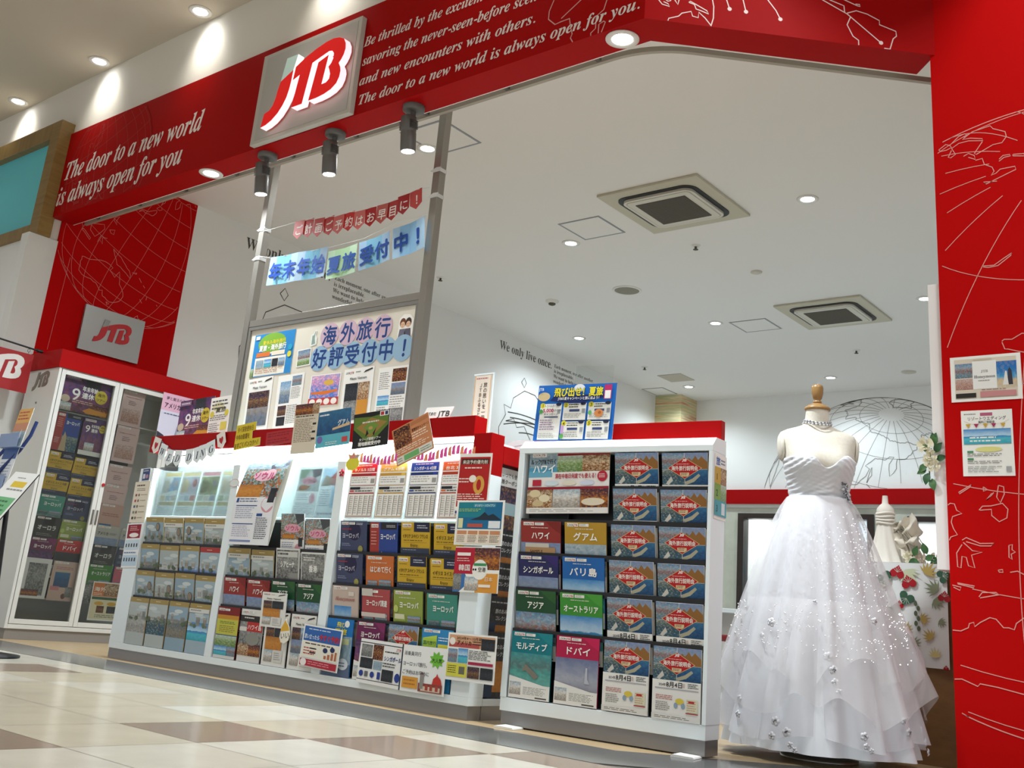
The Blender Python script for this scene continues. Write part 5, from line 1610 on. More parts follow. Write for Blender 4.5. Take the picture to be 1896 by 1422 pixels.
# standing in or taped to the header of the long rack
YH = FY - .0025
note('notice', 'yellow cut paper sign in three lines on the red header beside the WEDDING bunting', 'notice', [('T', 'タイ深夜便休日', 10, 70, 24, '#8a6a1c', 'l', 60, .02), ('T', '今年の影響を', 6, 40, 24, '#8a6a1c', 'l', 52, .02), ('T', 'おすごくバンコクへ！', 2, 7, 24, '#8a6a1c', 'l', 90, .02)],
     .247, .15, (-5.068, YH, 1.358), 0, 6, None, '#d9c02e', shape=[(0, 0), (100, 0), (100, 32), (68, 34), (68, 64), (80, 66), (80, 100), (6, 100)])
note('notice', 'red translucent note on the red header, right of the yellow paper sign', 'notice', [('L', 6, 55, 94, 90, 2, '#8a1a22'), ('L', 6, 10, 94, 45, 2, '#8a1a22')], .245, .08, (-4.765, YH, 1.336), 0, 4, None, '#b02a30')
note('notice', 'cream timetable sheet with orange photos hanging over the red header', 'notice', [('P', 0, 78, 72, 100, 'sunset'), ('P', 72, 78, 100, 100, 'food'), ('L', 6, 72, 90, 77, 1, '#3a2a20'), ('L', 6, 22, 90, 70, 14, '#8f7d68'), ('R', 80, 56, 94, 60, '#2a2a2a'), ('R', 80, 40, 94, 44, '#2a2a2a'), ('R', 80, 26, 94, 30, '#2a2a2a')], .205, .285, (-4.549, YH - .002, 1.378), 0, 1.2, None, '#d9cdb8')
note('poster', 'blue グアム Guam sea poster on the header beside the baseball poster', 'poster', [('P', 0, 0, 100, 100, 'deepsea'), ('R', 0, 0, 100, 34, '#5fb4c4'), ('L', 6, 84, 40, 94, 1, '#e3e8ea'), ('T', 'グアム', 62, 56, 18, '#e9eef2', 'l', 34, .02), ('G', [(48, 44), (98, 52), (98, 60), (48, 50)], '#d3b58a'), ('E', 12, 22, 8, 10, '#7a6ab0'), ('R', 78, 8, 94, 22, '#c44a44'), ('L', 30, 4, 70, 14, 2, '#d9e4e2')], .272, .203, (-4.313, YH, 1.370), 0, 4, None, '#2b6da8')
note('poster', 'baseball stadium poster with black border on the red header', 'poster', [('R', 0, 0, 100, 100, '#1c1c1a'), ('G', [(2, 55), (2, 90), (50, 86), (98, 92), (98, 58), (60, 18), (38, 18)], '#5f7a2c'), ('G', [(8, 60), (50, 26), (94, 66), (50, 84)], '#9a7a3a'), ('G', [(30, 58), (50, 34), (72, 60), (50, 76)], '#6f8f3a'), ('E', 50, 54, 6, 5, '#b89a5a'),
      ('G', [(36, 30), (40, 52), (45, 38)], '#15151a'), ('G', [(60, 30), (66, 54), (57, 38)], '#15151a'), ('R', 74, 84, 98, 98, '#f1efea'), ('R', 76, 86, 85, 96, '#b5323a'), ('R', 88, 86, 96, 96, '#2a3a6a'), ('L', 26, 66, 78, 76, 1, '#d9d8c8'), ('T', '大リーグ観戦ツアー', 20, 20, 9, '#f1efe8', 'l', 60, .02), ('T', '現地観戦受付中', 18, 6, 12, '#f1efe8', 'l', 62, .04)], .27, .19, (-4.015, YH, 1.350), 0, 4, None, '#1c1c1a')
t = note('poster', 'orange theatre flyer taped askew to the right end of the header', 'poster', [('P', 3, 44, 48, 97, 'concert'), ('R', 50, 86, 97, 96, '#b5744a'), ('T', '歌舞伎キャンペーン', 51, 70, 10, '#5a2c18', 'l', 46, .01), ('L', 50, 48, 96, 68, 3, '#efd9c4'), ('L', 5, 26, 92, 42, 3, '#efd9c4'), ('R', 3, 3, 97, 22, '#dcd8cc'), ('R', 22, 5, 62, 20, '#6fae6a'), ('L', 5, 6, 20, 18, 2, '#7a8a7a'), ('L', 66, 6, 94, 18, 2, '#7a8a7a')], .262, .20, (-3.692, YH - .004, 1.283), 0, 20, None, '#c98458')
note('poster', 'white campaign leaflet with yellow circles behind the left end of the header', 'poster', [('E', 40, 78, 30, 10, '#d9d3a8'), ('L', 8, 70, 90, 94, 3, '#5a5a56'), ('T', '夏旅', 30, 66, 12, '#4a4a34', 'l', 50, .03), ('L', 6, 46, 92, 60, 3, '#77756e'), ('E', 14, 62, 10, 7, '#d6c84a'), ('E', 86, 62, 10, 7, '#d6c84a'), ('R', 62, 24, 92, 42, '#d9cc5a'), ('L', 6, 10, 58, 42, 7, '#8a8a8a'), ('R', 4, 3, 96, 7, '#3a4a8a')], .215, .297, (-5.70, 4.0, 1.535), 0, 2.8)
note('poster', 'purple 9連休 poster standing behind the left end of the red header', 'poster', nine_wide(), .385, .27, (-6.01, 4.03, 1.56), 0, 2.5, None, '#5b3d78')
note('poster', 'pink アメリカ poster leaning against the glass cabinet', 'poster', [('R', 0, 66, 100, 100, '#d9aabf'), ('R', 0, 0, 100, 66, '#cfcbdc'), ('T', '夢と魔法の王国', 12, 88, 7, '#4a3a4a', 'l', 70, .008), ('T', 'アメリカ', 8, 72, 12, '#2f2440', 'l', 52, .025), ('T', 'ディ', 66, 71, 11, '#c0283a', 'l', 30, .025), ('L', 12, 58, 90, 62, 1, '#4a5a7a'), ('G', [(52, 0), (56, 26), (60, 42), (64, 26), (70, 30), (74, 16), (80, 28), (86, 0)], '#8d90a4'), ('G', [(0, 0), (30, 0), (22, 18), (0, 24)], '#3a3440')], .297, .42, (-7.44, 4.80, 1.765), PI / 2, 0, None, '#cfcbdc')
note('name_plate', 'white 株式会社 JTB company plate standing on the red header', 'name plate', [('T', '株式会社', 8, 34, 30, '#3a3a3c', 'l', 38, .008), ('T', 'JTB', 54, 22, 62, '#222226', 'l', 38, .015)], .205, .068, (-3.59, FY + .05, 1.426), 0, -1, None, '#ebe9e4', .004, tilt=-14, shape=[(0, 0), (92, 0), (100, 100), (8, 100)])

# notices on the front of the right bay and the end post
YN = FY - .018
note('notice', 'red priority reservation notice with a gold ring at the right end post', 'notice', [('R', 4, 12, 96, 94, '#b3201e'), ('R', 8, 82, 92, 91, '#3a2420'), ('T', '来店予約優先制', 12, 83, 7, '#e9dccc', 'l', 76, .02), ('L', 20, 73, 80, 78, 1, '#efd6cc'), ('E', 68, 48, 17, 15, '#d9a24a'), ('E', 68, 48, 7, 9, '#b3201e'), ('E', 48, 58, 11, 6, '#efe6dc'), ('L', 6, 50, 44, 60, 2, '#efd6cc'), ('L', 6, 20, 90, 34, 4, '#efd6cc'), ('R', 4, 6, 96, 12, '#f1efe8'), ('R', 4, 1, 96, 5, '#2b3f8a')], .205, .29, (-3.248, YN, 1.052), 0, -.7, 'notices taped to the right end of the long rack')
note('notice', 'blue notice with a mountain and drinks at the right end post', 'notice', [('R', 4, 36, 96, 96, '#1c6a94'), ('R', 4, 62, 60, 96, '#1f7f8e'), ('G', [(30, 56), (50, 64), (60, 74), (68, 66), (78, 70), (96, 56)], '#22303f'), ('R', 36, 85, 82, 93, '#3f8fa8'), ('T', 'オリオリ・ハワイアン', 38, 86, 6.5, '#eef2f0', 'l', 42, .01), ('L', 6, 74, 56, 82, 2, '#a8c46a'), ('R', 6, 38, 16, 60, '#d9d8a8'), ('R', 26, 40, 58, 48, '#b5544a'), ('R', 70, 38, 94, 54, '#e3e8ea'), ('R', 4, 4, 96, 33, '#e9dccb')] + [x for q in range(4) for x in (('R', 6 + q * 23, 24, 26 + q * 23, 32, '#c98a62'), ('L', 6 + q * 23, 6, 26 + q * 23, 22, 5, '#7a6a58'))], .292, .208, (-3.185, YN - .004, .868), 0, .3, 'notices taped to the right end of the long rack')
note('notice', 'red and orange 韓国 Korea notice with a white balloon at the right end post', 'notice', [('P', 40, 50, 100, 98, 'sunset'), ('R', 0, 40, 44, 98, '#b31c34'), ('G', [(14, 0), (0, 0), (0, 40), (26, 40), (34, 20)], '#3a6ea8'), ('P', 0, 4, 18, 40, 'bw'), ('R', 50, 0, 98, 42, '#d9953a'), ('P', 26, 4, 56, 34, 'room'), ('E', 58, 50, 17, 22, '#eeebe4'), ('R', 44, 58, 72, 64, '#3f8f5a'), ('T', '韓国', 10, 48, 15, '#f1e6e2', 'l', 26, .015), ('E', 44, 50, 2, 2.5, '#2a2a2a'), ('E', 49, 50, 2, 2.5, '#2a2a2a'), ('T', '空港', 54, 46, 11, '#3a3a3a', 'l', 17, .008), ('R', 6, 80, 36, 87, '#efe6e0'), ('L', 6, 66, 40, 76, 2, '#e3b5b0'), ('R', 58, 12, 84, 18, '#efe6d8'), ('T', '日本', 70, 26, 10, '#efe0c8', 'l', 18, .01)], .272, .205, (-3.178, YN - .002, .655), 0, .9, 'notices taped to the right end of the long rack')
note('notice', '2024 アメリカ America notice low on the right end post', 'notice', [('R', 3, 70, 97, 96, '#d3a07a'), ('R', 3, 70, 66, 80, '#b5504a'), ('T', '2024年4〜10月発', 18, 87, 7.5, '#3a2420', 'l', 52, .014), ('E', 10, 82, 6, 8, '#efe6dc'), ('T', 'アメリカ', 19, 76, 11, '#3a1c1a', 'l', 30, .02), ('L', 52, 76, 72, 86, 2, '#4a2a24'), ('P', 70, 68, 97, 92, 'dark'), ('P', 3, 38, 22, 66, 'town'), ('P', 24, 38, 44, 68, 'sea'), ('L', 46, 46, 92, 66, 6, '#4a4a4a'), ('R', 46, 36, 96, 42, '#a8264a'), ('R', 2, 8, 44, 36, '#d6cf4a'), ('R', 28, 14, 40, 30, '#6a6858'), ('L', 5, 14, 24, 32, 4, '#5a5a24'), ('P', 46, 8, 70, 32, 'night'), ('P', 72, 8, 97, 32, 'dark')], .288, .205, (-3.162, YN - .004, .268), 0, .6, 'notices taped to the right end of the long rack')
note('notice', 'シンガポール Singapore notice with night photos over the bottom of the right bay', 'notice', [('R', 0, 91, 100, 93, '#22243a'), ('R', 0, 8, 100, 9.5, '#22243a'), ('P', 4, 60, 30, 88, 'bw'), ('P', 32, 56, 56, 90, 'concert'), ('P', 4, 34, 34, 58, 'dark'), ('P', 36, 34, 56, 54, 'ice'), ('T', 'シンガポール', 59, 58, 12, '#22347e', 'l', 39, .03), ('L', 60, 74, 92, 80, 1, '#3a3a3a'), ('R', 84, 82, 97, 90, '#efe6e0'), ('T', 'JTB', 86, 83, 6, '#b3142a', 'l', 10), ('L', 58, 42, 88, 54, 2, '#3a3a3a'), ('P', 58, 12, 84, 38, 'dark'), ('E', 94, 24, 6, 10, '#2b3f8a'), ('E', 10, 22, 5, 7, '#2b3f8a'), ('E', 36, 22, 5, 7, '#2b3f8a'), ('R', 18, 16, 26, 28, '#6a6a6a'), ('R', 48, 14, 55, 30, '#2b3f8a')], .292, .205, (-3.735, YN, .192), 0, -1.2, 'notices along the bottom of the right bay', '#eceae6')
note('notice', 'hand drawn ヨーロッパ旅行 notice with green star and red dome cathedral', 'notice', [('R', 0, 0, 3, 100, '#30343c'), ('T', '添乗員同行', 6, 78, 10, '#5a5a5c', 'l', 38, .006), ('T', 'ヨーロッパ旅行。', 5, 56, 10, '#5a5a5c', 'l', 54, .006), ('T', 'ご予約はお早めに', 5, 38, 10, '#5a5a5c', 'l', 60, .006),
      ('G', [(80 + (17 if q % 2 == 0 else 11) * math.cos(q * PI / 9), 74 + (19 if q % 2 == 0 else 12) * math.sin(q * PI / 9)) for q in range(18)], '#6fb83a'), ('T', '大人気', 69, 69, 10, '#2a4a1a', 'l', 22, .02), ('R', 7, 8, 42, 32, '#d99a3a'), ('L', 11, 12, 38, 28, 2, '#b5702a'),
      ('R', 44, 4, 96, 22, '#8a4438'), ('R', 50, 6, 92, 16, '#d3bfa8'), ('G', [(74, 22), (76, 34), (82, 40), (84, 46), (86, 40), (92, 34), (95, 22)], '#c2362c'), ('R', 47, 10, 55, 40, '#8f8a84'), ('G', [(47, 40), (51, 46), (55, 40)], '#6a4a44'), ('R', 60, 8, 66, 20, '#a8443a'), ('R', 70, 8, 76, 20, '#a8443a'), ('R', 82, 8, 88, 20, '#a8443a')], .286, .207, (-3.448, YN - .003, .190), 0, .3, 'notices along the bottom of the right bay', '#edece8')
note('notice', 'blue and red 今すぐ予約 notice hung across the middle divider', 'notice', [('R', 3, 62, 97, 97, '#2f62a8'), ('L', 14, 88, 84, 93, 1, '#d3deea'), ('T', '思い立ったら', 5, 68, 12, '#e3ecf2', 'l', 38, .02), ('T', '今すぐ予約！', 44, 68, 16, '#c42a34', 'l', 52, .04), ('R', 3, 22, 97, 62, '#ece6d6'), ('L', 10, 52, 88, 59, 1, '#5a4a3a'), ('L', 8, 28, 44, 48, 3, '#b5443a'), ('R', 24, 44, 40, 47, '#22222a'), ('R', 24, 34, 40, 37, '#22222a'), ('R', 62, 26, 68, 34, '#b56a4a'), ('R', 71, 26, 77, 38, '#b56a4a'), ('R', 80, 26, 86, 42, '#b56a4a'), ('R', 89, 26, 94, 46, '#b56a4a'), ('E', 64, 46, 6, 6, '#22305a'), ('E', 82, 50, 6, 6, '#22305a'), ('R', 3, 3, 97, 19, '#b3283a'), ('E', 12, 11, 8, 9, '#efe6e2'), ('L', 24, 6, 92, 16, 2, '#d98a90')], .295, .205, (-4.165, YN - .004, .225), 0, -2.2)
# left end panel
note('notice', 'cream list card on the left end panel of the long rack', 'notice', [('L', 14, 86, 86, 94, 1, '#5a4a3a'), ('L', 20, 76, 80, 84, 2, '#8a7a6a')] + [x for q in range(5) for x in (('R', 14, 64 - q * 14, 26, 70 - q * 14, ['#8a5a52', '#b5544a', '#4a6a8a', '#7a8a7a', '#3a4a4a'][q]), ('R', 34, 64 - q * 14, 42, 70 - q * 14, '#6a5a4e'), ('L', 50, 65 - q * 14, 92, 69 - q * 14, 1, '#9a8c7c'))], .175, .262, (-6.085, FY - .003, .963), 0, 1.5, 'cards on the left end panel', '#e0d5c3')
note('notice', 'red and pale blue calendar card on the left end panel of the long rack', 'notice', [('R', 8, 66, 92, 97, '#8f1c2c'), ('E', 52, 73, 30, 5, '#efe6e2'), ('L', 22, 82, 80, 94, 3, '#d9a8a8'), ('R', 4, 40, 96, 62, '#c9d8e4'), ('R', 4, 4, 96, 28, '#bcd0e0')] + [('R', 10 + q * 17, z, 18 + q * 17, z + 8, '#4a5058') for q in range(5) for z in (46, 14)] + [('L', 8, 30, 92, 36, 1, '#6a8ab5')], .175, .278, (-6.083, FY - .003, .688), 0, 2.4, 'cards on the left end panel', '#e9eaec')
note('notice', 'small dark blue card above the cream list card', 'notice', [('R', 8, 6, 94, 94, '#3a4a78'), ('L', 14, 70, 80, 86, 1, '#c9cede'), ('T', 'ZZ', 18, 24, 40, '#d3d6e4', 'l', 26, .02), ('E', 66, 36, 16, 16, '#b58a9a')][:3] + [('E', 66, 36, 16, 16, '#b58a9a'), ('R', 18, 20, 44, 56, '#d3d6e4')], .092, .085, (-6.07, FY - .003, 1.139), 0, 3, 'cards on the left end panel', '#d3d6da')
# price cards on the lit shelf of the right bay
for i, (col, dk, ttl, u, w_, cn) in enumerate((('#c01c2a', '#9a1a24', 'ホノルル 5日間', -4.040, .205, 'red'), ('#d9b14a', '#b58a2e', 'グアム 4日間', -3.823, .203, 'yellow'), ('#1d3f94', '#1a2f6a', 'シンガポール 4日間', -3.603, .205, 'blue'), ('#d8602a', '#a8381e', '台北 3日間', -3.392, .190, 'orange'))):
    it = [('R', 4, 82, 96, 97, col), ('T', ttl, 50, 84.5, 6.5, '#f3efe8', 'c', 74, .02), ('L', 18, 92.5, 84, 95.5, 1, '#efe0d8'), ('R', 4, 58, 96, 80, dk), ('R', 5.2, 59, 94.8, 75, '#eceae6'), ('L', 8, 62, 72, 74, 3, '#b0aea8'), ('R', 78, 62, 92, 70, '#9a9894'), ('R', 80, 75.5, 94, 80, col), ('R', 6, 51, 44, 55.5, '#22222a'), ('L', 46, 51, 92, 55, 1, '#8a8a8a'), ('R', 6, 47, 22, 49.5, col), ('L', 26, 46, 92, 50, 1, '#4a4a4a'),
          ('R', 4, 3, 96, 45, dk), ('R', 5.2, 3.8, 94.8, 43, '#ebe7e0')] + [('R', 10 + q * 18, 5, 11.6 + q * 18, 40, '#2c2c30') for q in range(5)] + [('L', 13 + q * 18, 7, 24 + q * 18, 40, 9, '#b3aaa2') for q in range(5)]
    note('price_card', '%s headed price list card for %s on the lit shelf' % (cn, ttl.split()[0]), 'price card', it, w_, .292, (u, FY + .012, 1.030), 0, .5, 'price list cards on the lit shelf of the right bay', '#eae8e4', .002, tilt=-2)
# large curling Seoul sheet in the middle bay


def curl(p):
    x, y, z = p
    k = max(0, z + .02) / .26
    return (x + .045 * k, y - .028 + .040 * k * k + .012 * k, z)


sb = MB()
bb = sheet(.365, .515, [('P', 0, 52, 100, 99, 'street'), ('P', 0, 84, 100, 99, 'ice'), ('G', [(58, 88), (100, 96), (100, 88), (62, 82)], '#4a4e5a'), ('P', 0, 52, 60, 66, 'wood'), ('E', 52, 76, 26, 6, '#e3b5c4'), ('E', 66, 79, 12, 5, '#e3b5c4'), ('T', 'ソウル', 52, 72.5, 9.5, '#c03a72', 'c', 52, .035), ('R', 0, 0, 100, 52, '#e6e6ea'), ('E', 84, 44, 15, 9, '#d598a4'), ('P', 82, 46, 98, 62, 'dark'), ('R', 6, 46, 12, 51, '#2b4a8a'), ('L', 14, 46, 66, 51, 2, '#4a5a7a'),
                         ('R', 8, 42, 60, 43, '#2b4a8a'), ('L', 8, 28, 56, 41, 6, '#a8aec4'), ('R', 4, 22, 56, 23, '#2b4a8a'), ('L', 6, 8, 54, 21, 6, '#b5b3c8'), ('R', 62, 31, 76, 34, '#2b4a8a'), ('L', 62, 6, 94, 30, 11, '#5a5c64'), ('R', 4, 3, 56, 5, '#7d8ab5')], '#e9e9ea', .0016)
fine = MB()
# subdivide in height so that the sheet can curl
for q, mi_, uv_ in zip(bb.f, bb.mi, bb.uv):
    P = [bb.v[i] for i in q]
    zs_ = [p[2] for p in P]
    if len(P) == 4 and max(zs_) - min(zs_) > .03 and abs(P[0][1] - P[2][1]) < 1e-6:
        n = int((max(zs_) - min(zs_)) / .02) + 1
        lo, hi = (P[0], P[1]), (P[3], P[2])
        for k in range(n):
            a, c = k / n, (k + 1) / n
            L_ = lambda s0, s1, f: tuple(s0[d] + (s1[d] - s0[d]) * f for d in range(3))
            u4 = [(uv_[0][0], uv_[0][1] + (uv_[3][1] - uv_[0][1]) * f) if j == 0 else (uv_[1][0], uv_[1][1] + (uv_[2][1] - uv_[1][1]) * f) for j, f in ((0, a), (1, a), (1, c), (0, c))]
            fine.add([L_(lo[0], hi[0], a), L_(lo[1], hi[1], a), L_(lo[1], hi[1], c), L_(lo[0], hi[0], c)], [(0, 1, 2, 3)], bb.mats[mi_], u4)
    else:
        fine.add(P, [tuple(range(len(P)))], bb.mats[mi_], uv_)
fine.v = [curl(p) for p in fine.v]
tag(fine.build('poster', loc=(-4.872, FY - .004, .978)), 'large curling ソウル Seoul street sheet in the middle bay of the long rack', 'poster')
# stickers, garland
b = MB()
b.prism([(-.042, -.03), (-.03, -.055), (.0, -.062), (.03, -.05), (.042, -.015), (.034, .02), (.012, .045), (.004, .062), (-.004, .05), (-.03, .02)], -.001, .001, ink('#e9e3d3'))
b.poly([(-.036, .0), (.036, .0), (.03, .02), (.010, .043), (.003, .056), (-.004, .046), (-.027, .02)], -.0013, ink('#d9a83a'))
b.text('いい', 0, -.036, .036, -.0014, ink('#5a4a3a'), 'c', None, .01)
tag(b.build('sticker', loc=(-4.466, FY - .016, .285), rot=(0, math.radians(-8), 0)), 'yellow and white drop shaped sticker on a white Meets Vietnam brochure', 'sticker')
b = MB()
b.ell(0, 0, .045, .024, -.0010, ink('#cfa3a0'))
b.ell(0, 0, .042, .021, -.0013, ink('#dfe3df'))
b.poly([(.03, -.012), (.056, -.028), (.038, -.002)], -.0012, ink('#cfa3a0'))
b.ell(0, 0, .045, .024, .0005, ink('#cfa3a0'))
tag(b.build('sticker', loc=(-5.12, FY - .004, 1.075)), 'pale pink speech bubble sticker at the top of the left divider', 'sticker')


def bloom(name, loc, r, col, lab, n=5):
    t = thing(name, loc, lab, 'paper flower')
    for i in range(n):
        a = 2 * PI * i / n + .3
        b = MB()
        b.T = Matrix.Rotation(-a, 4, 'Y') @ Matrix.Translation((r * .55, 0, 0)) @ Matrix.Scale(.35, 4, (0, 1, 0))
        b.lathe([(r * .1, -r * .3), (r * .42, -r * .22), (r * .5, 0), (r * .42, r * .22), (r * .1, r * .3)], ink(col), 12)
        b.build('petal', t)
    b = MB()
    b.T = Matrix.Scale(.6, 4, (0, 1, 0))
    b.lathe([(r * .05, -r * .4), (r * .25, -r * .25), (r * .3, 0), (r * .25, r * .25), (r * .05, r * .4)], ink('#d9a8a8'), 10)
    b.build('centre', t)


bloom('paper_flower', (-4.195, FY - .006, 1.120), .021, '#a8182a', 'dark red paper flower on the divider left of the price cards')
bloom('paper_flower', (-3.385, FY + .09, 1.262 - .02), .020, '#d9788a', 'pink paper flower on the lit white panel above the price cards')
b = MB()
b.ell(0, 0, .038, .038, -.001, ink('#9fd3a4'))
b.ell(-.035, -.022, .022, .022, -.0012, ink('#d9d88a'))
b.ell(0, 0, .038, .038, .001, ink('#9fd3a4'))
tag(b.build('sticker', loc=(-3.455, FY + .165, 1.235)), 'pale green round sticker on the lit panel above the price cards', 'sticker')
t = thing('pink_garland', (-3.72, FY - .006, 1.19), 'shiny pink garland strung above the price cards', 'garland')
PK = mat('#e0509a', .3)
for i in range(34):
    b = MB()
    x = -.43 + i * .0262
    z = -.012 + .012 * math.sin(i * .5) + .03 * (i / 33) - .006
    zt = random.uniform(.026, .044)
    b.poly([(x, z - .010), (x + .024, z - .012 + random.uniform(-.006, .006)), (x + .022, z + zt), (x + .004, z + zt * .7)], random.uniform(-.003, .003), PK if i % 3 else mat('#e58a62', .3))
    b.build('strip', t)
note('sticker', 'yellow fruit shaped sticker at the top left of the price cards', 'sticker', [('E', 50, 40, 40, 32, '#d9cf3a'), ('G', [(30, 66), (70, 66), (84, 92), (60, 82), (50, 98), (40, 82), (20, 90)], '#d9907a'), ('G', [(60, 70), (98, 84), (70, 80)], '#7aa8d0')], .125, .105, (-4.115, FY - .009, 1.178), 0, 0, None, '#d9cf3a', .0012, shape=[(10, 30), (26, 8), (60, 6), (88, 26), (90, 52), (74, 70), (98, 86), (62, 84), (50, 100), (38, 84), (16, 90), (26, 68), (10, 50)])

# bunting
t = thing('letter_bunting', (-5.65, FY - .006, 1.27), 'WEDDING letter bunting with two heart flags on the left of the long rack', 'bunting')
pos = [(-6.005, 1.329), (-5.919, 1.283), (-5.833, 1.245), (-5.738, 1.238), (-5.614, 1.242), (-5.529, 1.253), (-5.476, 1.265), (-5.396, 1.286), (-5.305, 1.337)]
b = MB()
b.tube([(x + 5.65, .001, z - 1.27 + .048) for x, z in pos], .004, mat('#3a3a44', .5), 6)
b.build('ribbon', t)
for i, ((x, z), ch) in enumerate(zip(pos, '♥WEDDING♥')):
    b = MB()
    b.T = Matrix.Translation((x + 5.65, -.004 - .0004 * i, z - 1.27)) @ Matrix.Rotation(math.radians([-14, -16, -10, -2, 4, 10, 10, 16, 22][i]) * -1, 4, 'Y')
    b.prism([(-.040, .05), (.040, .05), (.040, -.028), (0, -.055), (-.040, -.028)], -.0008, .0008, ink('#e9eef0' if ch != '♥' else '#ece2da'))
    if ch == '♥':
        b.poly([(0, -.028), (.014, -.010), (.020, .006), (.016, .018), (.007, .019), (0, .011), (-.007, .019), (-.016, .018), (-.020, .006), (-.014, -.010)], -.0012, ink('#b3202e'))
    else:
        b.text(ch, 0, -.024, .066, -.0012, ink('#33455a'), 'c', None, .0, serif='bi')
    b.build('flag', t)
YP = 4.125
t = thing('pennant_bunting', (-4.80, YP, 2.85), 'red pennant bunting with white Japanese letters strung between the steel posts', 'bunting')
pos = [(-5.328, 2.842), (-5.234, 2.838), (-5.122, 2.823), (-5.025, 2.818), (-4.924, 2.808), (-4.833, 2.815), (-4.729, 2.804), (-4.631, 2.81), (-4.523, 2.809), (-4.439, 2.817), (-4.338, 2.836), (-4.239, 2.854)]
b = MB()
b.tube([(-.945, .016, .06)] + [(x + 4.80, 0, z - 2.85 + .066) for x, z in pos] + [(.66, .016, .07)], .0018, mat('#dcdcd8', .5), 6)
b.build('string', t)
for i, ((x, z), ch) in enumerate(zip(pos, 'ご計画ご予約はお早目に！')):
    b = MB()
    b.T = Matrix.Translation((x + 4.80, -.003 + .006 * (i % 2), z - 2.85)) @ Matrix.Rotation(math.radians([-2, 4, -2, 8, 3, 4, 0, 4, 0, 3, 4, 8][i]) * -1, 4, 'Y')
    b.prism([(-.050, .066), (.050, .066), (.050, -.030), (0, -.066), (-.050, -.030)], -.0007, .0007, ink(['#c25852', '#b3302e', '#b8403c', '#b3332f', '#c9645e', '#c22f2c', '#c96a64', '#a82426', '#b85650', '#ad2e2c', '#a31c20', '#c04a46'][i]))
    b.text(ch, 0, -.032, .078, -.0011, ink('#efe9e2'), 'c', None, .014)
    b.build('flag', t)
t = thing('letter_banner', (-4.80, YP, 2.56), 'blue and green laminated 年末年始 夏旅 受付中 banner strung below the red pennants', 'banner')
b = MB()
b.tube([(-.95, .016, .165), (-.78, 0, .118), (-.2, 0, .10), (.14, 0, .108), (.42, 0, .17), (.66, .016, .18)], .0018, mat('#dcdcd8', .5), 6)
b.build('string', t)
for i, (txt, cx, cz, ww, hh, r, cols, tc_) in enumerate((('年末年始', -5.283, 2.570, .59, .205, -1.5, ('#a9c4dc', '#7fb8d2'), '#1a48a4'), ('夏旅', -4.841, 2.538, .273, .195, 2.5, ('#c3e4c8', '#b4dcb2'), '#2050a4'), ('受付', -4.543, 2.562, .27, .194, 7.5, ('#9dbedb', '#7db5d2'), '#1a4494'), ('中！', -4.256, 2.602, .268, .205, 8, ('#a3c6e2', '#8cbce2'), '#1a4494'))):
    b = MB()
    b.T = Matrix.Translation((cx + 4.80, -.004 + .004 * (i % 2), cz - 2.56)) @ Matrix.Rotation(-math.radians(r), 4, 'Y')
    n = len(txt)
    cw = ww / n
    for q, ch in enumerate(txt):
        x0 = -ww / 2 + q * cw
        d = .006 * (1 if q % 2 else -1)
        b.quad((x0, d, -hh / 2), (x0 + cw, -d, -hh / 2), (x0 + cw, -d, hh / 2), (x0, d, hh / 2), mat(cols[q % 2], .12))
        b.quad((x0 + cw * .45, d * .1 - .0006, -hh / 2), (x0 + cw, -d - .0006, -hh / 2), (x0 + cw, -d - .0006, hh / 2), (x0 + cw * .45, d * .1 - .0006, hh / 2), mat(cols[(q + 1) % 2], .12))
        b.text(ch, x0 + cw / 2, -hh * .30, hh * .66, -.0085, ink(tc_), 'c', None, .03)
    b.build('card', t)
# tape around the posts
TP = mat('#dfe0de', .3)
for i, (x, z, lab) in enumerate(((-5.772, 2.93, 'upper strip of white tape on the left post'), (-5.772, 2.71, 'lower strip of white tape on the left post'), (-4.107, 3.03, 'upper strip of white tape on the right post'), (-4.107, 2.86, 'lower strip of white tape on the right post'))):
    b = MB()
    for q in ((-.031, .031, -.031, -.0282), (-.031, .031, .0282, .031), (-.031, -.0282, -.0282, .0282), (.0282, .031, -.0282, .0282)):
        b.box(*q, -.012, .012, TP)
    b.poly([(-.05, -.002), (-.03, -.010), (.02, -.006), (.045, .012), (.0, .016)], -.0335, TP)
    tag(b.build('tape', loc=(x, 4.1725, z), bevel=.001), lab, 'tape', 'white tape on the steel posts')

# small advertising flag behind the header
t = thing('mini_flag', (-3.70, 4.30, 1.40), 'small cream vertical flag on a white stand behind the long rack', 'flag')
b = MB()
b.box(-.03, .16, -.10, .10, -1.399, -1.385, WHITE)
b.tube([(.066, 0, -1.39), (.066, 0, .352)], .006, WHITE, 10)
b.tube([(-.075, 0, .350), (.075, 0, .350)], .005, WHITE, 10)
b.build('stand', t)
me = sheet(.122, .33, [('R', 0, 0, 6, 100, '#d9b58a'), ('R', 94, 0, 100, 100, '#d9b58a'), ('L', 10, 92, 80, 97, 1, '#b5747a'), ('V', '旅の思いを一冊に', 66, 80, 9, '#4a3a36'), ('V', 'ＪＴＢふるさと開運', 38, 80, 8, '#4a3a36'), ('E', 70, 10, 16, 6, '#c98a4a')], '#e9dccb', .0012).mesh('cloth')
o = bpy.data.objects.new('cloth', me)
COL.objects.link(o)
o.parent = t
o.location = (-.005, -.004, .178)

# campaign poster and clear pouch standing on the right-hand unit
c, s_ = math.cos(UR), math.sin(UR)


def uloc(u, dep, z):
    return (UA[0] + u * c - dep * s_, UA[1] + u * s_ + dep * c, z)


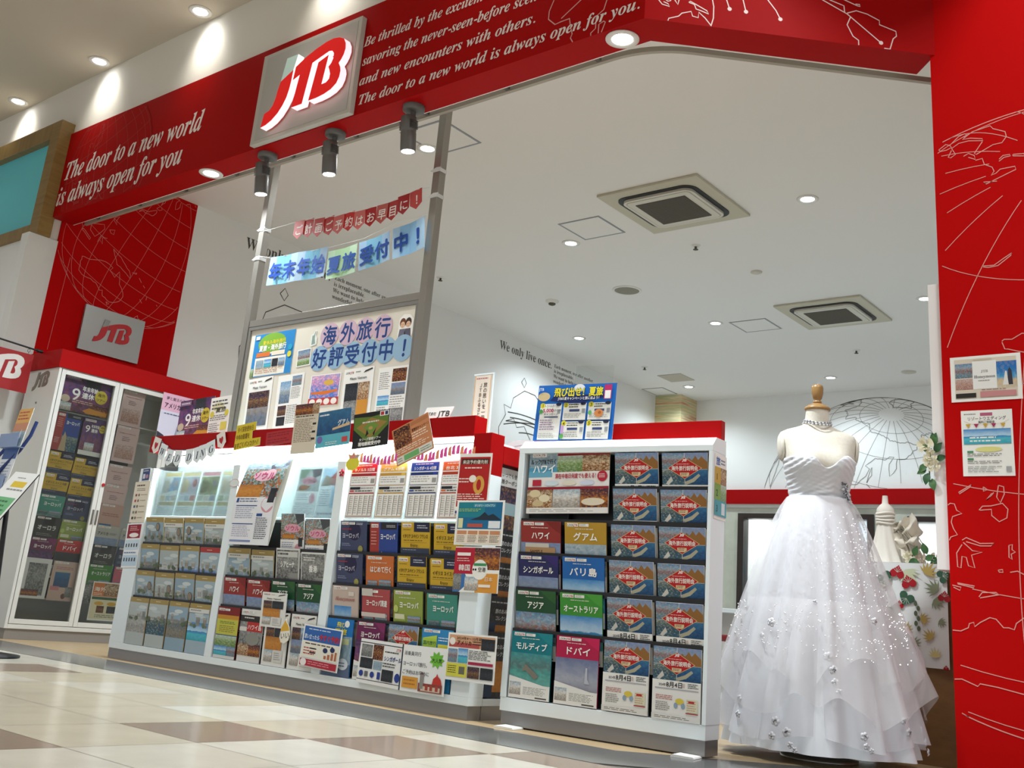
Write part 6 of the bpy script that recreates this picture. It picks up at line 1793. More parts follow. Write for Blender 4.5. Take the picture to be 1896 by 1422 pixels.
it = [('R', 0, 0, 100, 100, '#1c63b4')]
for k, (x0, z0, x1, z1) in enumerate(((5, 2, 33, 66), (36, 36, 65, 66), (68, 36, 96, 66), (36, 2, 65, 33), (68, 2, 96, 33))):
    it += [('R', x0, z0, x1, z1, '#eceae4'), ('E', x0 + 3, z1 - 3, 3.2, 5, '#d9cc3a'), ('T', str(k + 1), x0 + 3, z1 - 6, 8, '#3a3a2a', 'c', None, .01), ('R', x1 - 5, z1 - 18, x1 - 1, z1 - 10, '#9aa0a4'), ('E', x1 - 4, z1 - 1, 3.5, 3, '#2a3046')]
    if k == 0:
        it += [('T', 'トラベルポイント', 11, 60, 5, '#222222', 'l', 19, .01), ('T', '5,000', 9, 51, 8.5, '#b5265a', 'l', 14, .03), ('T', 'ポイント', 24, 52, 5, '#222222', 'l', 9, .01), ('T', 'キャンペーン', 11, 45, 5.5, '#222222', 'l', 18, .012), ('E', 7, 52, 2.6, 4.2, '#5fa85a'), ('R', 12, 41, 30, 43, '#22345a'), ('L', 7, 18, 27, 38, 5, '#8a6a8a'), ('L', 7, 4, 31, 14, 3, '#b9b7b0')]
    else:
        it += [('L', x0 + 7, z1 - 9, x1 - 7, z1 - 1, 2, '#4a4a22'), ('R', x0 + 8, z1 - 15, x1 - 8, z1 - 11, '#3a4a7a'), ('L', x0 + 2, z0 + 3, x1 - 3, z1 - 18, 3, '#a8a6a0')]
it += [('E', 82, 47, 5.5, 7, '#c9824a'), ('E', 83, 48, 2, 2.5, '#a8582a'), ('E', 71, 48, 2.2, 4, '#5fa85a'), ('R', 36, 12, 40, 26, '#c9a3d0'), ('E', 38, 7, 2.6, 4.2, '#5fa85a'), ('E', 10, 78, 8, 8, '#c9b58a'), ('E', 55, 92, 7, 7, '#d9dde2'), ('G', [(18, 70), (24, 80), (86, 80), (88, 74), (60, 66), (40, 66)], '#1b2a5e'),
       ('T', '飛び出せ！夏旅', 23, 79, 17, '#15151a', 'l', 62, .07), ('T', '飛び出せ！夏旅', 23, 79, 17, '#e6d63a', 'l', 62, .03), ('T', 'JTBの夏キャンペーンと旅に出よう！', 29, 71.5, 6, '#f1f0ea', 'l', 52, .012), ('T', 'JTB', 3, 89, 7, '#eef2f4', 'l', 6, .01), ('R', 87, 71, 96, 96, '#b52a62'), ('R', 88, 72, 95, 86, '#e9e6e2')]
note('poster', 'blue 飛び出せ！夏旅 campaign poster standing on the right-hand unit', 'poster', it, .425, .272, uloc(.245, .075, 1.402), UR, -1.0, None, '#1c63b4', .0016, tilt=-3)
b = MB()
b.box(-.105, .105, -.001, .001, -.235, .052, CLEAR)
tag(b.build('plastic_pouch', loc=uloc(.30, .14, 1.588), rot=(0, .04, UR)), 'empty clear plastic pouch rising behind the blue campaign poster', 'pouch')
note('notice', 'numbered 1 2 3 guide sheet on the side of the right-hand unit', 'notice', [('T', '旅', 10, 84, 14, '#2b5fae', 'l', 34, .03), ('L', 50, 84, 94, 94, 2, '#6a7a9a'), ('R', 0, 54, 100, 80, '#c9a23a'), ('P', 50, 54, 100, 80, 'food'), ('T', '1', 12, 60, 14, '#2a2a22', 'l', None, .02), ('R', 0, 29, 100, 54, '#7da344'), ('P', 50, 29, 100, 54, 'green'), ('T', '2', 12, 35, 14, '#2a3a1c', 'l', None, .02), ('R', 0, 5, 100, 29, '#3f9aa8'), ('R', 58, 8, 86, 26, '#d3dde0'), ('T', '3', 12, 11, 14, '#1a3a44', 'l', None, .02)], .125, .27, uloc(.9695, .09, 1.058), UR + PI / 2, 0)

note('poster', 'large ハワイ dining poster filling the upper left of the right-hand unit', 'poster', [('P', 0, 66, 36, 100, 'ice'), ('R', 0, 58, 36, 74, '#4f9ab8'), ('R', 36, 92, 100, 100, '#8f1f2c'), ('P', 36, 66, 67, 92, 'green'), ('P', 67, 66, 100, 92, 'food'), ('R', 0, 42, 100, 66, '#e9e4e0'), ('R', 0, 58, 30, 68, '#6aaac4'), ('R', 4, 91, 22, 98, '#efe9e4'), ('T', 'LOOK JTB', 5, 92.5, 5, '#6a2030', 'l', 15, .01), ('T', 'ルックJTBで行く', 2, 80, 9, '#22262e', 'l', 32, .02), ('T', 'ハワイ', 5, 66, 15, '#f4f6f6', 'l', 28, .03), ('T', '滞在中毎日何度でも使える！', 34, 56, 8.5, '#b5263a', 'l', 50, .02), ('E', 92, 58, 6, 8.5, '#b5263a'), ('L', 88, 55, 96, 62, 3, '#efd6d6'),
      ('E', 30, 48, 9, 4, '#cfdde4'), ('E', 52, 48, 9, 4, '#dfd8c4'), ('E', 74, 48, 9, 4, '#cfd3e4'), ('R', 6, 44, 17, 54, '#b5263a'), ('R', 0, 37, 100, 42, '#8f1f2c'), ('P', 0, 9, 32, 38, 'food'), ('E', 10, 32, 7, 6, '#d9c9a0'), ('E', 22, 24, 7, 6, '#e3d6b4'), ('E', 14, 16, 7, 5, '#c9b48a'), ('P', 33, 9, 66, 38, 'room'), ('P', 67, 9, 100, 38, 'sunset'), ('E', 82, 18, 14, 6, '#ddd0b8'), ('R', 0, 0, 100, 9, '#e3e0dc'), ('L', 4, 2, 92, 7, 2, '#a8a6a2')], .425, .285, uloc(.262, .03, 1.070), UR, 1.3, None, '#e9e4e0', .002)
# sheets on the red right wall
note('poster', 'landscape JTB Honeymoon sheet on the red right wall', 'poster', [('R', 6, 6, 94, 94, '#d9cdbb'), ('P', 7, 52, 32, 84, 'town'), ('P', 7, 26, 32, 50, 'crowd'), ('P', 64, 26, 94, 84, 'beach'), ('G', [(80, 32), (82, 64), (84, 70), (87, 62), (88, 32)], '#3a3a44'), ('G', [(74, 32), (78, 62), (80, 62), (82, 32)], '#e3e0da'), ('R', 32, 26, 66, 88, '#ecebe6'), ('T', 'JTB', 49, 62, 8, '#6a6a6c', 'c', None, 0, 'b'), ('T', 'Honeymoon', 49, 50, 9, '#5a5a5c', 'c', 30, 0, 'b'), ('L', 40, 42, 58, 46, 1, '#9a9894'), ('R', 7, 8, 36, 18, '#2e2a26'), ('R', 42, 8, 92, 20, '#c98a8a'), ('L', 44, 22, 90, 25, 1, '#8a4a4a'), ('R', 34, 90, 60, 92, '#c9bca8')], .288, .203, (-1.185, YR - .0022, 1.636), 0, .1)
it = [('R', 38, 91, 62, 96, '#b5607a'), ('L', 6, 92, 30, 96, 1, '#8a8a8a'), ('T', 'リゾートウエディング', 12, 85, 6, '#4a4648', 'l', 76, .006), ('T', '無料ご相談会', 34, 80, 4.5, '#4a4648', 'l', 32, .006), ('N', [(6, 84), (20, 79), (50, 77), (80, 79), (94, 84)], .6, '#c9b58a'), ('P', 4, 48, 96, 71, 'sea'), ('L', 16, 50, 84, 60, 2, '#efe9dc'), ('E', 52, 40, 26, 4, '#ddd98a'), ('R', 10, 35, 22, 38, '#4a8a62'), ('R', 10, 24, 22, 27, '#4a8a62'), ('L', 10, 29, 80, 34, 2, '#7a7a78'), ('L', 10, 18, 84, 23, 2, '#7a7a78'), ('L', 10, 5, 76, 15, 4, '#9a9a98'), ('R', 84, 6, 94, 14, '#a8a8a8')]
for x, col in ((14, '#c9a23a'), (30, '#a82a5a'), (48, '#c9a23a'), (64, '#a82a5a'), (82, '#c9a23a')):
    it.append(('G', [(x - 5, 79), (x + 5, 79), (x, 73)], col))
note('poster', 'white リゾートウエディング resort wedding sheet on the red right wall', 'poster', it, .206, .285, (-1.19, YR - .0022, 1.351), 0, -.1)

# large holiday poster and orange flyer inside the glass cabinet
note('poster', 'wide purple 9連休 poster at the top of the glass cabinet', 'poster', nine_wide(), .413, .282, (-7.552, 4.055, 1.818), PI / 2, -.3, None, '#5b3d78')
note('poster', 'orange and cream food flyer low in the middle door of the glass cabinet', 'poster', [('R', 3, 62, 97, 97, '#d3742c'), ('P', 40, 64, 97, 96, 'food'), ('T', '海外', 6, 76, 12, '#f1e6d8', 'l', 40, .03), ('L', 6, 64, 40, 72, 2, '#f1e6d8'), ('R', 3, 54, 97, 61, '#2f5a34'), ('R', 3, 4, 97, 54, '#e3d9b8'), ('E', 30, 44, 16, 5, '#d9a83a'), ('E', 74, 44, 16, 5, '#d9a83a'), ('P', 24, 20, 50, 38, 'concert'), ('P', 60, 20, 90, 38, 'dark'), ('L', 22, 7, 94, 16, 2, '#7a8a7a')], .245, .285, (-7.535, 4.535, .305), PI / 2, 0)


# ---------------------------------------------------------------- dress form and wedding dress
MX, MY = -1.885, 4.58
FACE = math.radians(38)            # the form faces the corner of the aisle, towards +x -y
LINEN = floor_mat('linen_cover', '#d8d2c4', .85, .05, 90)
FINW = wood_mat('finial_wood', '#8a6438', '#a8834e', (6, 6, 1), .35)
mq = thing('dress_form', (MX, MY, 0), 'linen covered dress form with a turned wooden neck finial wearing the wedding dress', 'mannequin', rz=FACE)


def secring(z, a, bb, yo=0.0, n=40, front=0.0, xo=0.0, p=2.0):
    out = []
    for i in range(n):
        t = 2 * PI * i / n
        c_, s__ = math.cos(t), math.sin(t)
        x = a * math.copysign(abs(c_) ** (2 / p), c_)
        y = bb * math.copysign(abs(s__) ** (2 / p), s__)
        if y < 0:
            y *= 1 + front
        out.append((x + xo, y + yo, z))
    return out


# cross sections: height, half width, half depth, centre offset y, exponent
TORSO = [(.98, .150, .105, .0, 2.1), (1.05, .132, .095, .0, 2.1), (1.10, .124, .090, .0, 2.1), (1.16, .135, .098, -.004, 2.1), (1.22, .150, .108, -.012, 2.1), (1.26, .156, .112, -.014, 2.15),
         (1.30, .160, .098, -.004, 2.3), (1.34, .168, .086, .006, 2.5), (1.37, .174, .076, .012, 2.6), (1.39, .168, .066, .016, 2.5), (1.405, .140, .058, .020, 2.3), (1.418, .100, .052, .020, 2.1), (1.430, .070, .050, .018, 2.0), (1.445, .058, .048, .016, 2), (1.47, .054, .047, .012, 2), (1.505, .052, .046, .010, 2)]
b = MB()
b.grid([secring(z, a, d, yo, 44, .0, 0, p) for z, a, d, yo, p in TORSO], LINEN, closed=True)
# shallow bust on the front
for i, v in enumerate(b.v):
    x, y, z = v
    if y < 0:
        k = sum(math.exp(-((x - sx) / .052) ** 2 - ((z - 1.235) / .055) ** 2) for sx in (-.068, .068))
        b.v[i] = (x, y - .034 * k, z)
b.build('torso', mq)
for sx in (-1, 1):
    b = MB()
    b.T = Matrix.Translation((sx * .165, .006, 1.318)) @ Matrix.Rotation(math.radians(90 + sx * 4), 4, 'Y')
    b.lathe([(.058, -.004 * sx), (.062, .004 * sx), (.050, .012 * sx), (.008, .014 * sx)], LINEN, 24, sx=1.05, sy=.70)
    b.build('arm_cap', mq)
b = MB()
b.lathe([(.056, 1.503), (.060, 1.508), (.058, 1.516), (.040, 1.528), (.022, 1.536)], FINW, 32, (0, .010, 0), sy=.88)
b.build('neck_cap', mq)
b = MB()
b.lathe([(.014, 1.534), (.020, 1.540), (.019, 1.547), (.013, 1.552), (.020, 1.560), (.026, 1.585), (.027, 1.610), (.024, 1.622), (.012, 1.628)], FINW, 28, (0, .010, 0))
b.build('finial', mq)
b = MB()
b.tube([(0, 0, .03), (0, 0, 1.0)], .018, STEEL, 14)
b.lathe([(.16, .002), (.16, .014), (.03, .03)], STEEL, 28)
b.build('stand', mq)

SATIN = mat('#e6e9ee', .5, 0, .3)


def tulle(name, col, alpha):
    m, nt, b_ = nodes_mat(name)
    N, L = nt.nodes, nt.links
    b_.inputs['Base Color'].default_value = (*lin(col), 1)
    b_.inputs['Roughness'].default_value = .7
    b_.inputs['Specular IOR Level'].default_value = .2
    b_.inputs['Alpha'].default_value = alpha
    return m


TUL = tulle('soft_tulle', '#ecebf0', .45)
TUL2 = tulle('sheer_tulle', '#f0eef0', .30)
dr = thing('wedding_dress', (MX, MY, 0), 'white strapless wedding dress with full tulle skirt, silver sequins and flower appliques', 'dress', rz=FACE)
# bodice with a sweetheart neckline
b = MB()
rows = []
NB = 160
for k in range(41):
    f = k / 40
    ring = []
    for i in range(NB):
        t = 2 * PI * i / NB
        c_, s__ = math.cos(t), math.sin(t)
        ang_ = math.atan2(c_, -s__)            # 0 at the front
        dip = .045 * math.exp(-(ang_ / .30) ** 2)
        crest = .020 * math.exp(-((abs(ang_) - .62) / .34) ** 2)
        back = .05 * max(0, (abs(ang_) - 1.5) / 1.6)
        ztop = 1.262 + crest - dip - back
        z = 1.045 + (ztop - 1.045) * f
        # interpolate the torso
        for (z0, a0, d0, y0_, p0), (z1, a1, d1, y1_, p1) in zip(TORSO, TORSO[1:]):
            if z0 <= z <= z1:
                q = (z - z0) / (z1 - z0)
                break
        a = a0 + (a1 - a0) * q + .006
        d = d0 + (d1 - d0) * q + .006
        x = a * math.copysign(abs(c_) ** .93, c_)
        y = d * math.copysign(abs(s__) ** .93, s__) + y0_ + (y1_ - y0_) * q
        if y < 0:
            y -= .036 * sum(math.exp(-((x - sx) / .054) ** 2 - ((z - 1.235) / .058) ** 2) for sx in (-.068, .068))
        fold = .0030 * math.sin(z * 230 + abs(x - .04) * 170 * (1 if z > 1.13 else .5) + 1.2 * math.sin(x * 40)) + .0016 * math.sin(z * 410 + x * 90) * (1 if abs(ang_) < 1.7 else .4)
        ring.append((x * (1 + fold * 3), y * (1 + fold * 5), z))
    rows.append(ring)
b.grid(rows, SATIN, closed=True)
o = b.build('bodice', dr)
sd = o.modifiers.new('solid', 'SOLIDIFY')
sd.thickness = .003


def skirt(z1, z0, r1, r0, n, amp, folds, seed, pw=1.0, sag=0.0, ay=.92, hemw=0.0):
    rnd = random.Random(seed)
    ph = [rnd.uniform(0, 6.28) for _ in range(4)]
    rows = []
    for k in range(n + 1):
        f = k / n
        z = z1 + (z0 - z1) * f
        r = r1 + (r0 - r1) * (f ** pw)
        ring = []
        for i in range(180):
            t = 2 * PI * i / 180
            w_ = (math.sin(folds * t + ph[0] + .6 * math.sin(2 * t + ph[1])) * .6 + math.sin((folds * 1.7 // 1) * t + ph[2]) * .3 + math.sin((folds * .5 // 1) * t + ph[3]) * .35)
            rr = r * (1 + amp * f ** .8 * w_)
            zz = z + sag * f * math.sin(5 * t + ph[1]) + hemw * f * w_
            ring.append((rr * math.cos(t), rr * math.sin(t) * ay, zz))
        rows.append(ring)
    return rows


b = MB()
b.grid(skirt(1.09, .045, .132, .400, 26, .075, 13, 2, .92), SATIN, closed=True)
b.build('skirt_lining', dr)
b = MB()
b.grid(skirt(1.092, .095, .137, .420, 26, .085, 17, 5, .86, .02), TUL, closed=True)
b.build('tulle_overskirt', dr)
b = MB()
b.grid(skirt(1.094, .36, .139, .40, 18, .09, 15, 9, .75, .05, hemw=.03), TUL2, closed=True)
b.build('tulle_peplum', dr)
b = MB()
b.grid(skirt(.64, .22, .30, .44, 14, .10, 12, 21, .8, .05, hemw=.04), TUL2, closed=True)
b.build('tulle_peplum', dr)
# swags of gathered tulle on the sides of the skirt
for k, (az, z) in enumerate(((-8, .40), (28, .36))):
    b = MB()
    a0 = math.radians(az)
    P = []
    for i in range(9):
        row = []
        f = i / 8
        for j in range(15):
            g = j / 14
            a = a0 + (g - .5) * 1.0
            r = .37 + .06 * math.sin(f * PI) + .010 * math.sin(9 * g * PI + i)
            zz = z + .16 - f * .30 - .08 * math.sin(g * PI) * f + .012 * math.sin(7 * g * PI)
            row.append((r * math.cos(a), r * math.sin(a) * .92, zz))
        P.append(row)
    b.grid(P, TUL2)
    b.build('tulle_swag', dr)
# beaded brooch at the waist (her left, viewer's right) and sequins
SIL = mat('#8d9098', .18, .9)
PEARL = mat('#e6e6ea', .15, .2)
b = MB()
rnd = random.Random(5)


def onskirt(az, z, off=.0):
    """point on the outer tulle near azimuth az (0 = front), skirt local"""
    f = (1.092 - z) / (1.092 - .095)
    r = .137 + (.420 - .137) * max(0, f) ** .86 + off
    return (r * math.sin(az), -r * math.cos(az) * .92, z)


def bead(b, p, r, m):
    v = [(p[0] + r * dx, p[1] + r * dy, p[2] + r * dz) for dx, dy, dz in ((1, 0, 0), (-1, 0, 0), (0, 1, 0), (0, -1, 0), (0, 0, 1), (0, 0, -1))]
    b.add(v, [(0, 2, 4), (2, 1, 4), (1, 3, 4), (3, 0, 4), (2, 0, 5), (1, 2, 5), (3, 1, 5), (0, 3, 5)], m)


for i in range(150):
    u = rnd.random()
    a = .62 + .30 * u + rnd.uniform(-.10, .10)
    z = 1.150 - .085 * u + rnd.uniform(-.022, .022)
    rr = .151
    bead(b, (rr * math.sin(a), -(rr * .78) * math.cos(a) - .004, z), rnd.uniform(.003, .0065), SIL if rnd.random() < .6 else PEARL)
b.build('beaded_brooch', dr)['label'] = 'silver beaded brooch'
b = MB()
SEQ = mat('#ffffff', .25, .6)
for i in range(900):
    z = 1.03 - .62 * rnd.random() ** .85
    a = rnd.uniform(-1.7, 1.5)
    bead(b, onskirt(a, z, .014 if z > .62 else .060), rnd.uniform(.0022, .0046), SEQ)
o = b.build('sequins', dr)
o['kind'] = 'stuff'
o['label'] = 'scattered glittering sequins'


def applique(parent, az, z, sizes, lab=None):
    for k, (da, dz, r) in enumerate(sizes):
        p = onskirt(az + da, z + dz, .018 if z + dz > .62 or z + dz < .24 else .058)
        b = MB()
        a = az + da
        fr_ = Matrix.Translation(p) @ Matrix.Rotation(a, 4, 'Z')
        for q in range(5):
            t = 2 * PI * q / 5 + k
            b.T = fr_ @ Matrix.Rotation(t, 4, 'Y') @ Matrix.Translation((r * .55, 0, 0)) @ Matrix.Rotation(.35, 4, 'Z')
            b.grid([[(r * .5 * math.cos(u) * (.25 + .75 * s__), -.004 * (1 - s__), r * .46 * math.sin(u) * (.25 + .75 * s__)) for u in [2 * PI * w_ / 10 for w_ in range(10)]] for s__ in (.05, .5, 1)], mat('#dcdce0', .5), closed=True)
        b.T = fr_
        for q in range(5):
            bead(b, (rnd.uniform(-.3, .3) * r, -.006, rnd.uniform(-.3, .3) * r), r * .16, SIL)
        b.build('flower_applique', parent)


for az, z, sz in ((-.80, .535, [(0, 0, .020), (-.10, -.055, .014)]), (.42, .575, [(0, 0, .016)]), (-.16, .42, [(0, 0, .020), (.05, -.050, .019), (.06, -.095, .017), (.09, -.13, .014)]), (-.66, .155, [(0, 0, .020), (-.02, -.055, .016), (.12, -.035, .020), (.16, -.08, .014), (.20, -.095, .012)]),
                  (.16, .135, [(0, 0, .018), (.01, -.035, .014), (.05, -.05, .012)]), (.66, .20, [(0, 0, .016), (.05, -.04, .018)]), (1.02, .17, [(0, 0, .014), (.03, -.05, .018), (.04, -.085, .016)]), (-1.15, .22, [(0, 0, .016), (.03, -.06, .016)]), (-.30, .63, [(0, 0, .012)])):
    applique(dr, az, z, sz)

# necklace
t = thing('necklace', (MX, MY, 0), 'double strand of silver and pearl beads around the neck of the dress form', 'necklace', rz=FACE)
for st_, (zz, rx, ry) in enumerate(((1.452, .061, .052), (1.441, .064, .056))):
    b = MB()
    for i in range(46):
        a = 2 * PI * i / 46
        front = max(0, -math.sin(a))
        z = zz - .014 * front ** 2
        b.T = Matrix.Translation((rx * math.cos(a), ry * math.sin(a) + .015 - .008 * front * st_, z))
        b.lathe([(.0012, -.0042), (.0038, -.002), (.0042, 0), (.0038, .002), (.0012, .0042)], SIL if i % 2 else PEARL, 8)
    b.T = None
    b.build('strand', t)

# ---------------------------------------------------------------- counter with tropical cloth, little dress, flowers
t = thing('counter', (-1.56, 5.27, 0), 'low brown wooden counter behind the wedding dress', 'counter')
BW = wood_mat('counter_wood', '#86653f', '#9c774c', (3, 3, 8), .5)
b = MB()
b.box(-.27, .30, -.20, .30, .0, .834, BW)
b.build('body', t, bevel=.003)
b = MB()
b.box(-.28, .31, -.21, .31, .834, .860, BW)
b.build('top', t, bevel=.003)
CL = mat('#e3e6e4', .75)
t = thing('tablecloth', (-1.634, 5.05, .8635), 'white tablecloth with red anthuriums and green leaves draped over the counter', 'tablecloth')
b = MB()
X0, X1 = -.197, .16
P = []
for i in range(24):
    f = i / 23
    row = []
    for j in range(24):
        g = j / 23
        left = X0 + .10 * f
        x = left + (X1 - left) * g
        row.append((x, -.004 + .007 * math.sin(g * 9 + f * 2) * f - .006, -.455 * f))
    P.append(row)
b.grid(P, CL)
b.grid([[(X0 + (X1 - X0) * j / 8, -.004 - .006 + .30 * i / 4, 0.0005) for j in range(9)] for i in range(5)], CL)
yf = -.018


def leafpoly(cx, cz, r, rot, n=7, slim=.34):
    for k in range(n):
        a = rot + (k - (n - 1) / 2) * .38
        L_ = r * (1 - .10 * abs(k - (n - 1) / 2))
        ca, sa = math.cos(a), math.sin(a)
        yield [(cx, cz), (cx + L_ * .5 * ca - L_ * slim * .28 * sa, cz + L_ * .5 * sa + L_ * slim * .28 * ca), (cx + L_ * ca, cz + L_ * sa), (cx + L_ * .5 * ca + L_ * slim * .28 * sa, cz + L_ * .5 * sa - L_ * slim * .28 * ca)]


def heart(cx, cz, r, rot, m):
    pts = []
    for k in range(22):
        a = 2 * PI * k / 22
        hx = 16 * math.sin(a) ** 3 / 16
        hz = (13 * math.cos(a) - 5 * math.cos(2 * a) - 2 * math.cos(3 * a) - math.cos(4 * a)) / 16
        pts.append((cx + r * (hx * math.cos(rot) - hz * math.sin(rot)), cz + r * (hx * math.sin(rot) + hz * math.cos(rot))))
    b.poly(pts, yf - .001, m)
    vein = ink('#cfd6c6')
    for q in (-1.0, -.5, 0, .5, 1.0):
        a = rot - PI / 2 + q
        b.line([(cx - .4 * r * math.sin(rot) * 0, cz), (cx + r * .8 * math.cos(a), cz + r * .8 * math.sin(a))], r * .04, yf - .0016, vein)


GREENL, OLIVE, GOLD, REDF, PALEG = ink('#3c5f4a'), ink('#8a9478'), ink('#b9a05a'), ink('#a81c26'), ink('#c9cfae')
for cx, cz, r, rot, m in ((-.10, -.10, .06, 2.4, PALEG), (-.02, -.03, .09, -1.2, PALEG), (.07, -.05, .07, 1.0, GOLD), (.12, -.12, .07, 2.6, OLIVE), (.10, -.16, .06, -.6, OLIVE), (-.03, -.31, .055, 1.2, GOLD), (.04, -.25, .05, .2, GOLD), (.09, -.33, .055, 2.4, GOLD), (.0, -.36, .05, .6, OLIVE), (.10, -.41, .05, 1.6, ink('#d6c98a')), (.12, -.25, .04, -.5, OLIVE), (-.07, -.24, .05, 2.0, OLIVE)):
    for p in leafpoly(cx, cz, r, rot):
        b.poly(p, yf, m)
for cx, cz, r, rot in ((-.118, -.075, .038, .5), (-.02, -.16, .036, -.5), (.145, -.055, .03, 2), (-.075, -.215, .03, .6)):
    heart(cx, cz, r, rot, GREENL)
for cx, cz, r, rot in ((-.058, -.045, .034, 2.9), (-.008, -.088, .034, 3.4), (.148, -.145, .028, 3.0), (-.052, -.19, .02, 3.1), (.145, -.45, .012, 3.1)):
    heart(cx, cz, r, rot, REDF)
for k in range(6):
    b.ell(.02 + .012 * (k % 2), -.18 - .022 * k, .008, .012, yf, ink('#5f6a52'), 10)
b.build('cloth', t)

# little white dress on its own stand
t = thing('miniature_dress', (-1.784, 5.155, .865), 'small ivory miniature wedding dress on a form standing on the counter', 'dress')
IV = mat('#e6decf', .8)
IV2 = mat('#e3ddd2', .55)
b = MB()
b.grid([secring(z, a, d, 0, 28) for z, a, d in ((.19, .034, .026), (.215, .036, .028), (.245, .042, .034), (.262, .040, .030), (.278, .026, .022), (.288, .015, .014), (.325, .012, .012))], IV2, closed=True)
b.add([(x, y, .325) for x, y, z in secring(0, .012, .012, 0, 16)], [list(range(16))], IV2)
b.build('form', t)
b = MB()
b.grid([[((r * (1 + .12 * math.sin(9 * u + z * 20) * (1 - z / .26))) * math.cos(u) + .004 * (0.2 - z), r * .8 * (1 + .12 * math.sin(9 * u + z * 20) * (1 - z / .26)) * math.sin(u), z) for u in [2 * PI * q / 72 for q in range(72)]] for z, r in ((0, .088), (.03, .078), (.08, .062), (.13, .050), (.18, .040), (.205, .036))], IV2, closed=True)
b.build('skirt', t)
for k in range(4):
    b = MB()
    z = .19 + .016 * k
    b.tube([(.041 * math.cos(u), .034 * math.sin(u), z + .003 * math.sin(u * 2 + k)) for u in [2 * PI * q / 24 for q in range(24)]], .006, IV2, 8, True)
    b.build('sash', t)
b = MB()
rnd = random.Random(8)
P = []
for i in range(22):
    f = i / 21
    row = []
    for j in range(30):
        g = j / 29
        a = .75 - 1.75 * g
        R_ = .03 + .155 * f * (1 - .10 * math.sin(g * 3))
        row.append((.012 + R_ * math.cos(a) * .95 + .008 * math.sin(g * 24 + f * 5) * f, -.01 + .03 * math.sin(g * 17 + f * 9) * f - .02 * f, .155 + R_ * math.sin(a) * .85 - .02 * f + .006 * math.sin(f * 22 + g * 8)))
    P.append(row)
b.grid(P, IV)
for k in range(46):
    # ruffled train to the right: many curved feather-like strips
    a = rnd.uniform(-.9, .9)
    s0 = Vector((.03, .0, .19 - rnd.random() * .05))
    d = Vector((.13 + rnd.uniform(-.03, .02), .05 * a, -.10 - rnd.random() * .07))
    wv = rnd.uniform(.010, .018)
    P = []
    for i in range(7):
        f = i / 6
        c0 = s0 + d * f + Vector((0, 0, .055 * math.sin(f * PI) * rnd.uniform(.8, 1.1)))
        w2 = wv * math.sin(PI * min(1, .15 + f * .8))
        P.append([tuple(c0 + Vector((0, -w2, w2 * .4))), tuple(c0 + Vector((.003, 0, .004))), tuple(c0 + Vector((0, w2, -w2 * .4)))])
    b.grid(P, IV)
b.build('ruffled_train', t)

LEAF = mat('#2f5a34', .5)
LEAF2 = mat('#46703f', .5)
CREAM = mat('#e6dfc4', .6)


def rose(b, p, r, m, seed):
    rnd = random.Random(seed)
    for ring, (n, rr, tilt) in enumerate(((3, .35, 1.3), (5, .65, .9), (6, 1.0, .45))):
        for k in range(n):
            a = 2 * PI * k / n + ring + rnd.uniform(-.2, .2)
            P = []
            for i in range(4):
                f = i / 3
                row = []
                for j in range(5):
                    g = (j / 4 - .5) * 2.2 / n * 2
                    rad = r * rr * (.35 + .65 * f * (1 - .15 * abs(g)))
                    row.append((p[0] + rad * math.cos(a + g), p[1] - r * (.15 + .75 * f * math.sin(tilt)) * (1.1 - .5 * rr), p[2] + rad * math.sin(a + g)))
                P.append(row)
            b.grid(P, m)


def leaf(b, p, L_, a, m, up_=.2):
    d = Vector((math.cos(a), up_ - .3, math.sin(a)))
    sd_ = Vector((-math.sin(a), 0, math.cos(a)))
    P = []
    for i in range(6):
        f = i / 5
        w_ = L_ * .30 * math.sin(PI * (f ** .8)) + .0005
        c_ = Vector(p) + d * L_ * f + Vector((0, -.15 * L_ * math.sin(f * PI), 0))
        P.append([tuple(c_ - sd_ * w_), tuple(c_ + Vector((0, .004, 0))), tuple(c_ + sd_ * w_)])
    b.grid(P, m)


t = thing('flower_garland', (-1.582, 5.10, .865), 'garland of cream roses and dark ivy leaves lying on the tablecloth', 'flowers')
for k, (x, z, r) in enumerate(((-.075, .030, .030), (-.02, .026, .026), (.045, .028, .028), (.085, .034, .026))):
    b = MB()
    rose(b, (x, 0, z), r, CREAM if k != 1 else mat('#d9c6b4', .6), k)
    b.build('rose', t)
for k, (x, z, L_, a) in enumerate(((-.05, .035, .05, 1.2), (-.035, .02, .045, 3.6), (.01, .045, .055, 1.9), (.02, .03, .05, -.4), (-.06, .02, .045, -.6), (.06, .02, .045, -2.6), (.0, .02, .05, .4))):
    b = MB()
    leaf(b, (x, -.012, z), L_, a, LEAF if k % 2 else LEAF2)
    b.build('leaf', t)
t = thing('flower_spray', (-1.432, 4.75, 1.29), 'spray of cream roses with drooping ivy fixed to the white wall edge', 'flowers')
for k, (x, z, r) in enumerate(((-.020, .062, .038), (.0, .012, .030), (.012, -.030, .030), (-.012, -.01, .024))):
    b = MB()
    rose(b, (x, -.02, z), r, CREAM, 10 + k)
    b.build('rose', t)
for k, (x, z, L_, a) in enumerate(((.01, .06, .06, 1.3), (.015, .03, .055, .9), (-.02, -.02, .05, 4.0), (-.015, -.06, .055, 4.5), (.0, -.085, .055, 4.9), (.02, .0, .05, .2), (-.005, .03, .05, 2.2), (.02, .07, .05, 1.8), (-.022, -.045, .045, 3.6))):
    b = MB()
    leaf(b, (x, -.015, z), L_, a, LEAF if k % 2 else LEAF2)
    b.build('leaf', t)
b = MB()
b.tube([(0, -.01, .05), (-.01, -.012, -.02), (-.012, -.01, -.10)], .003, LEAF, 6)
b.build('stem', t)

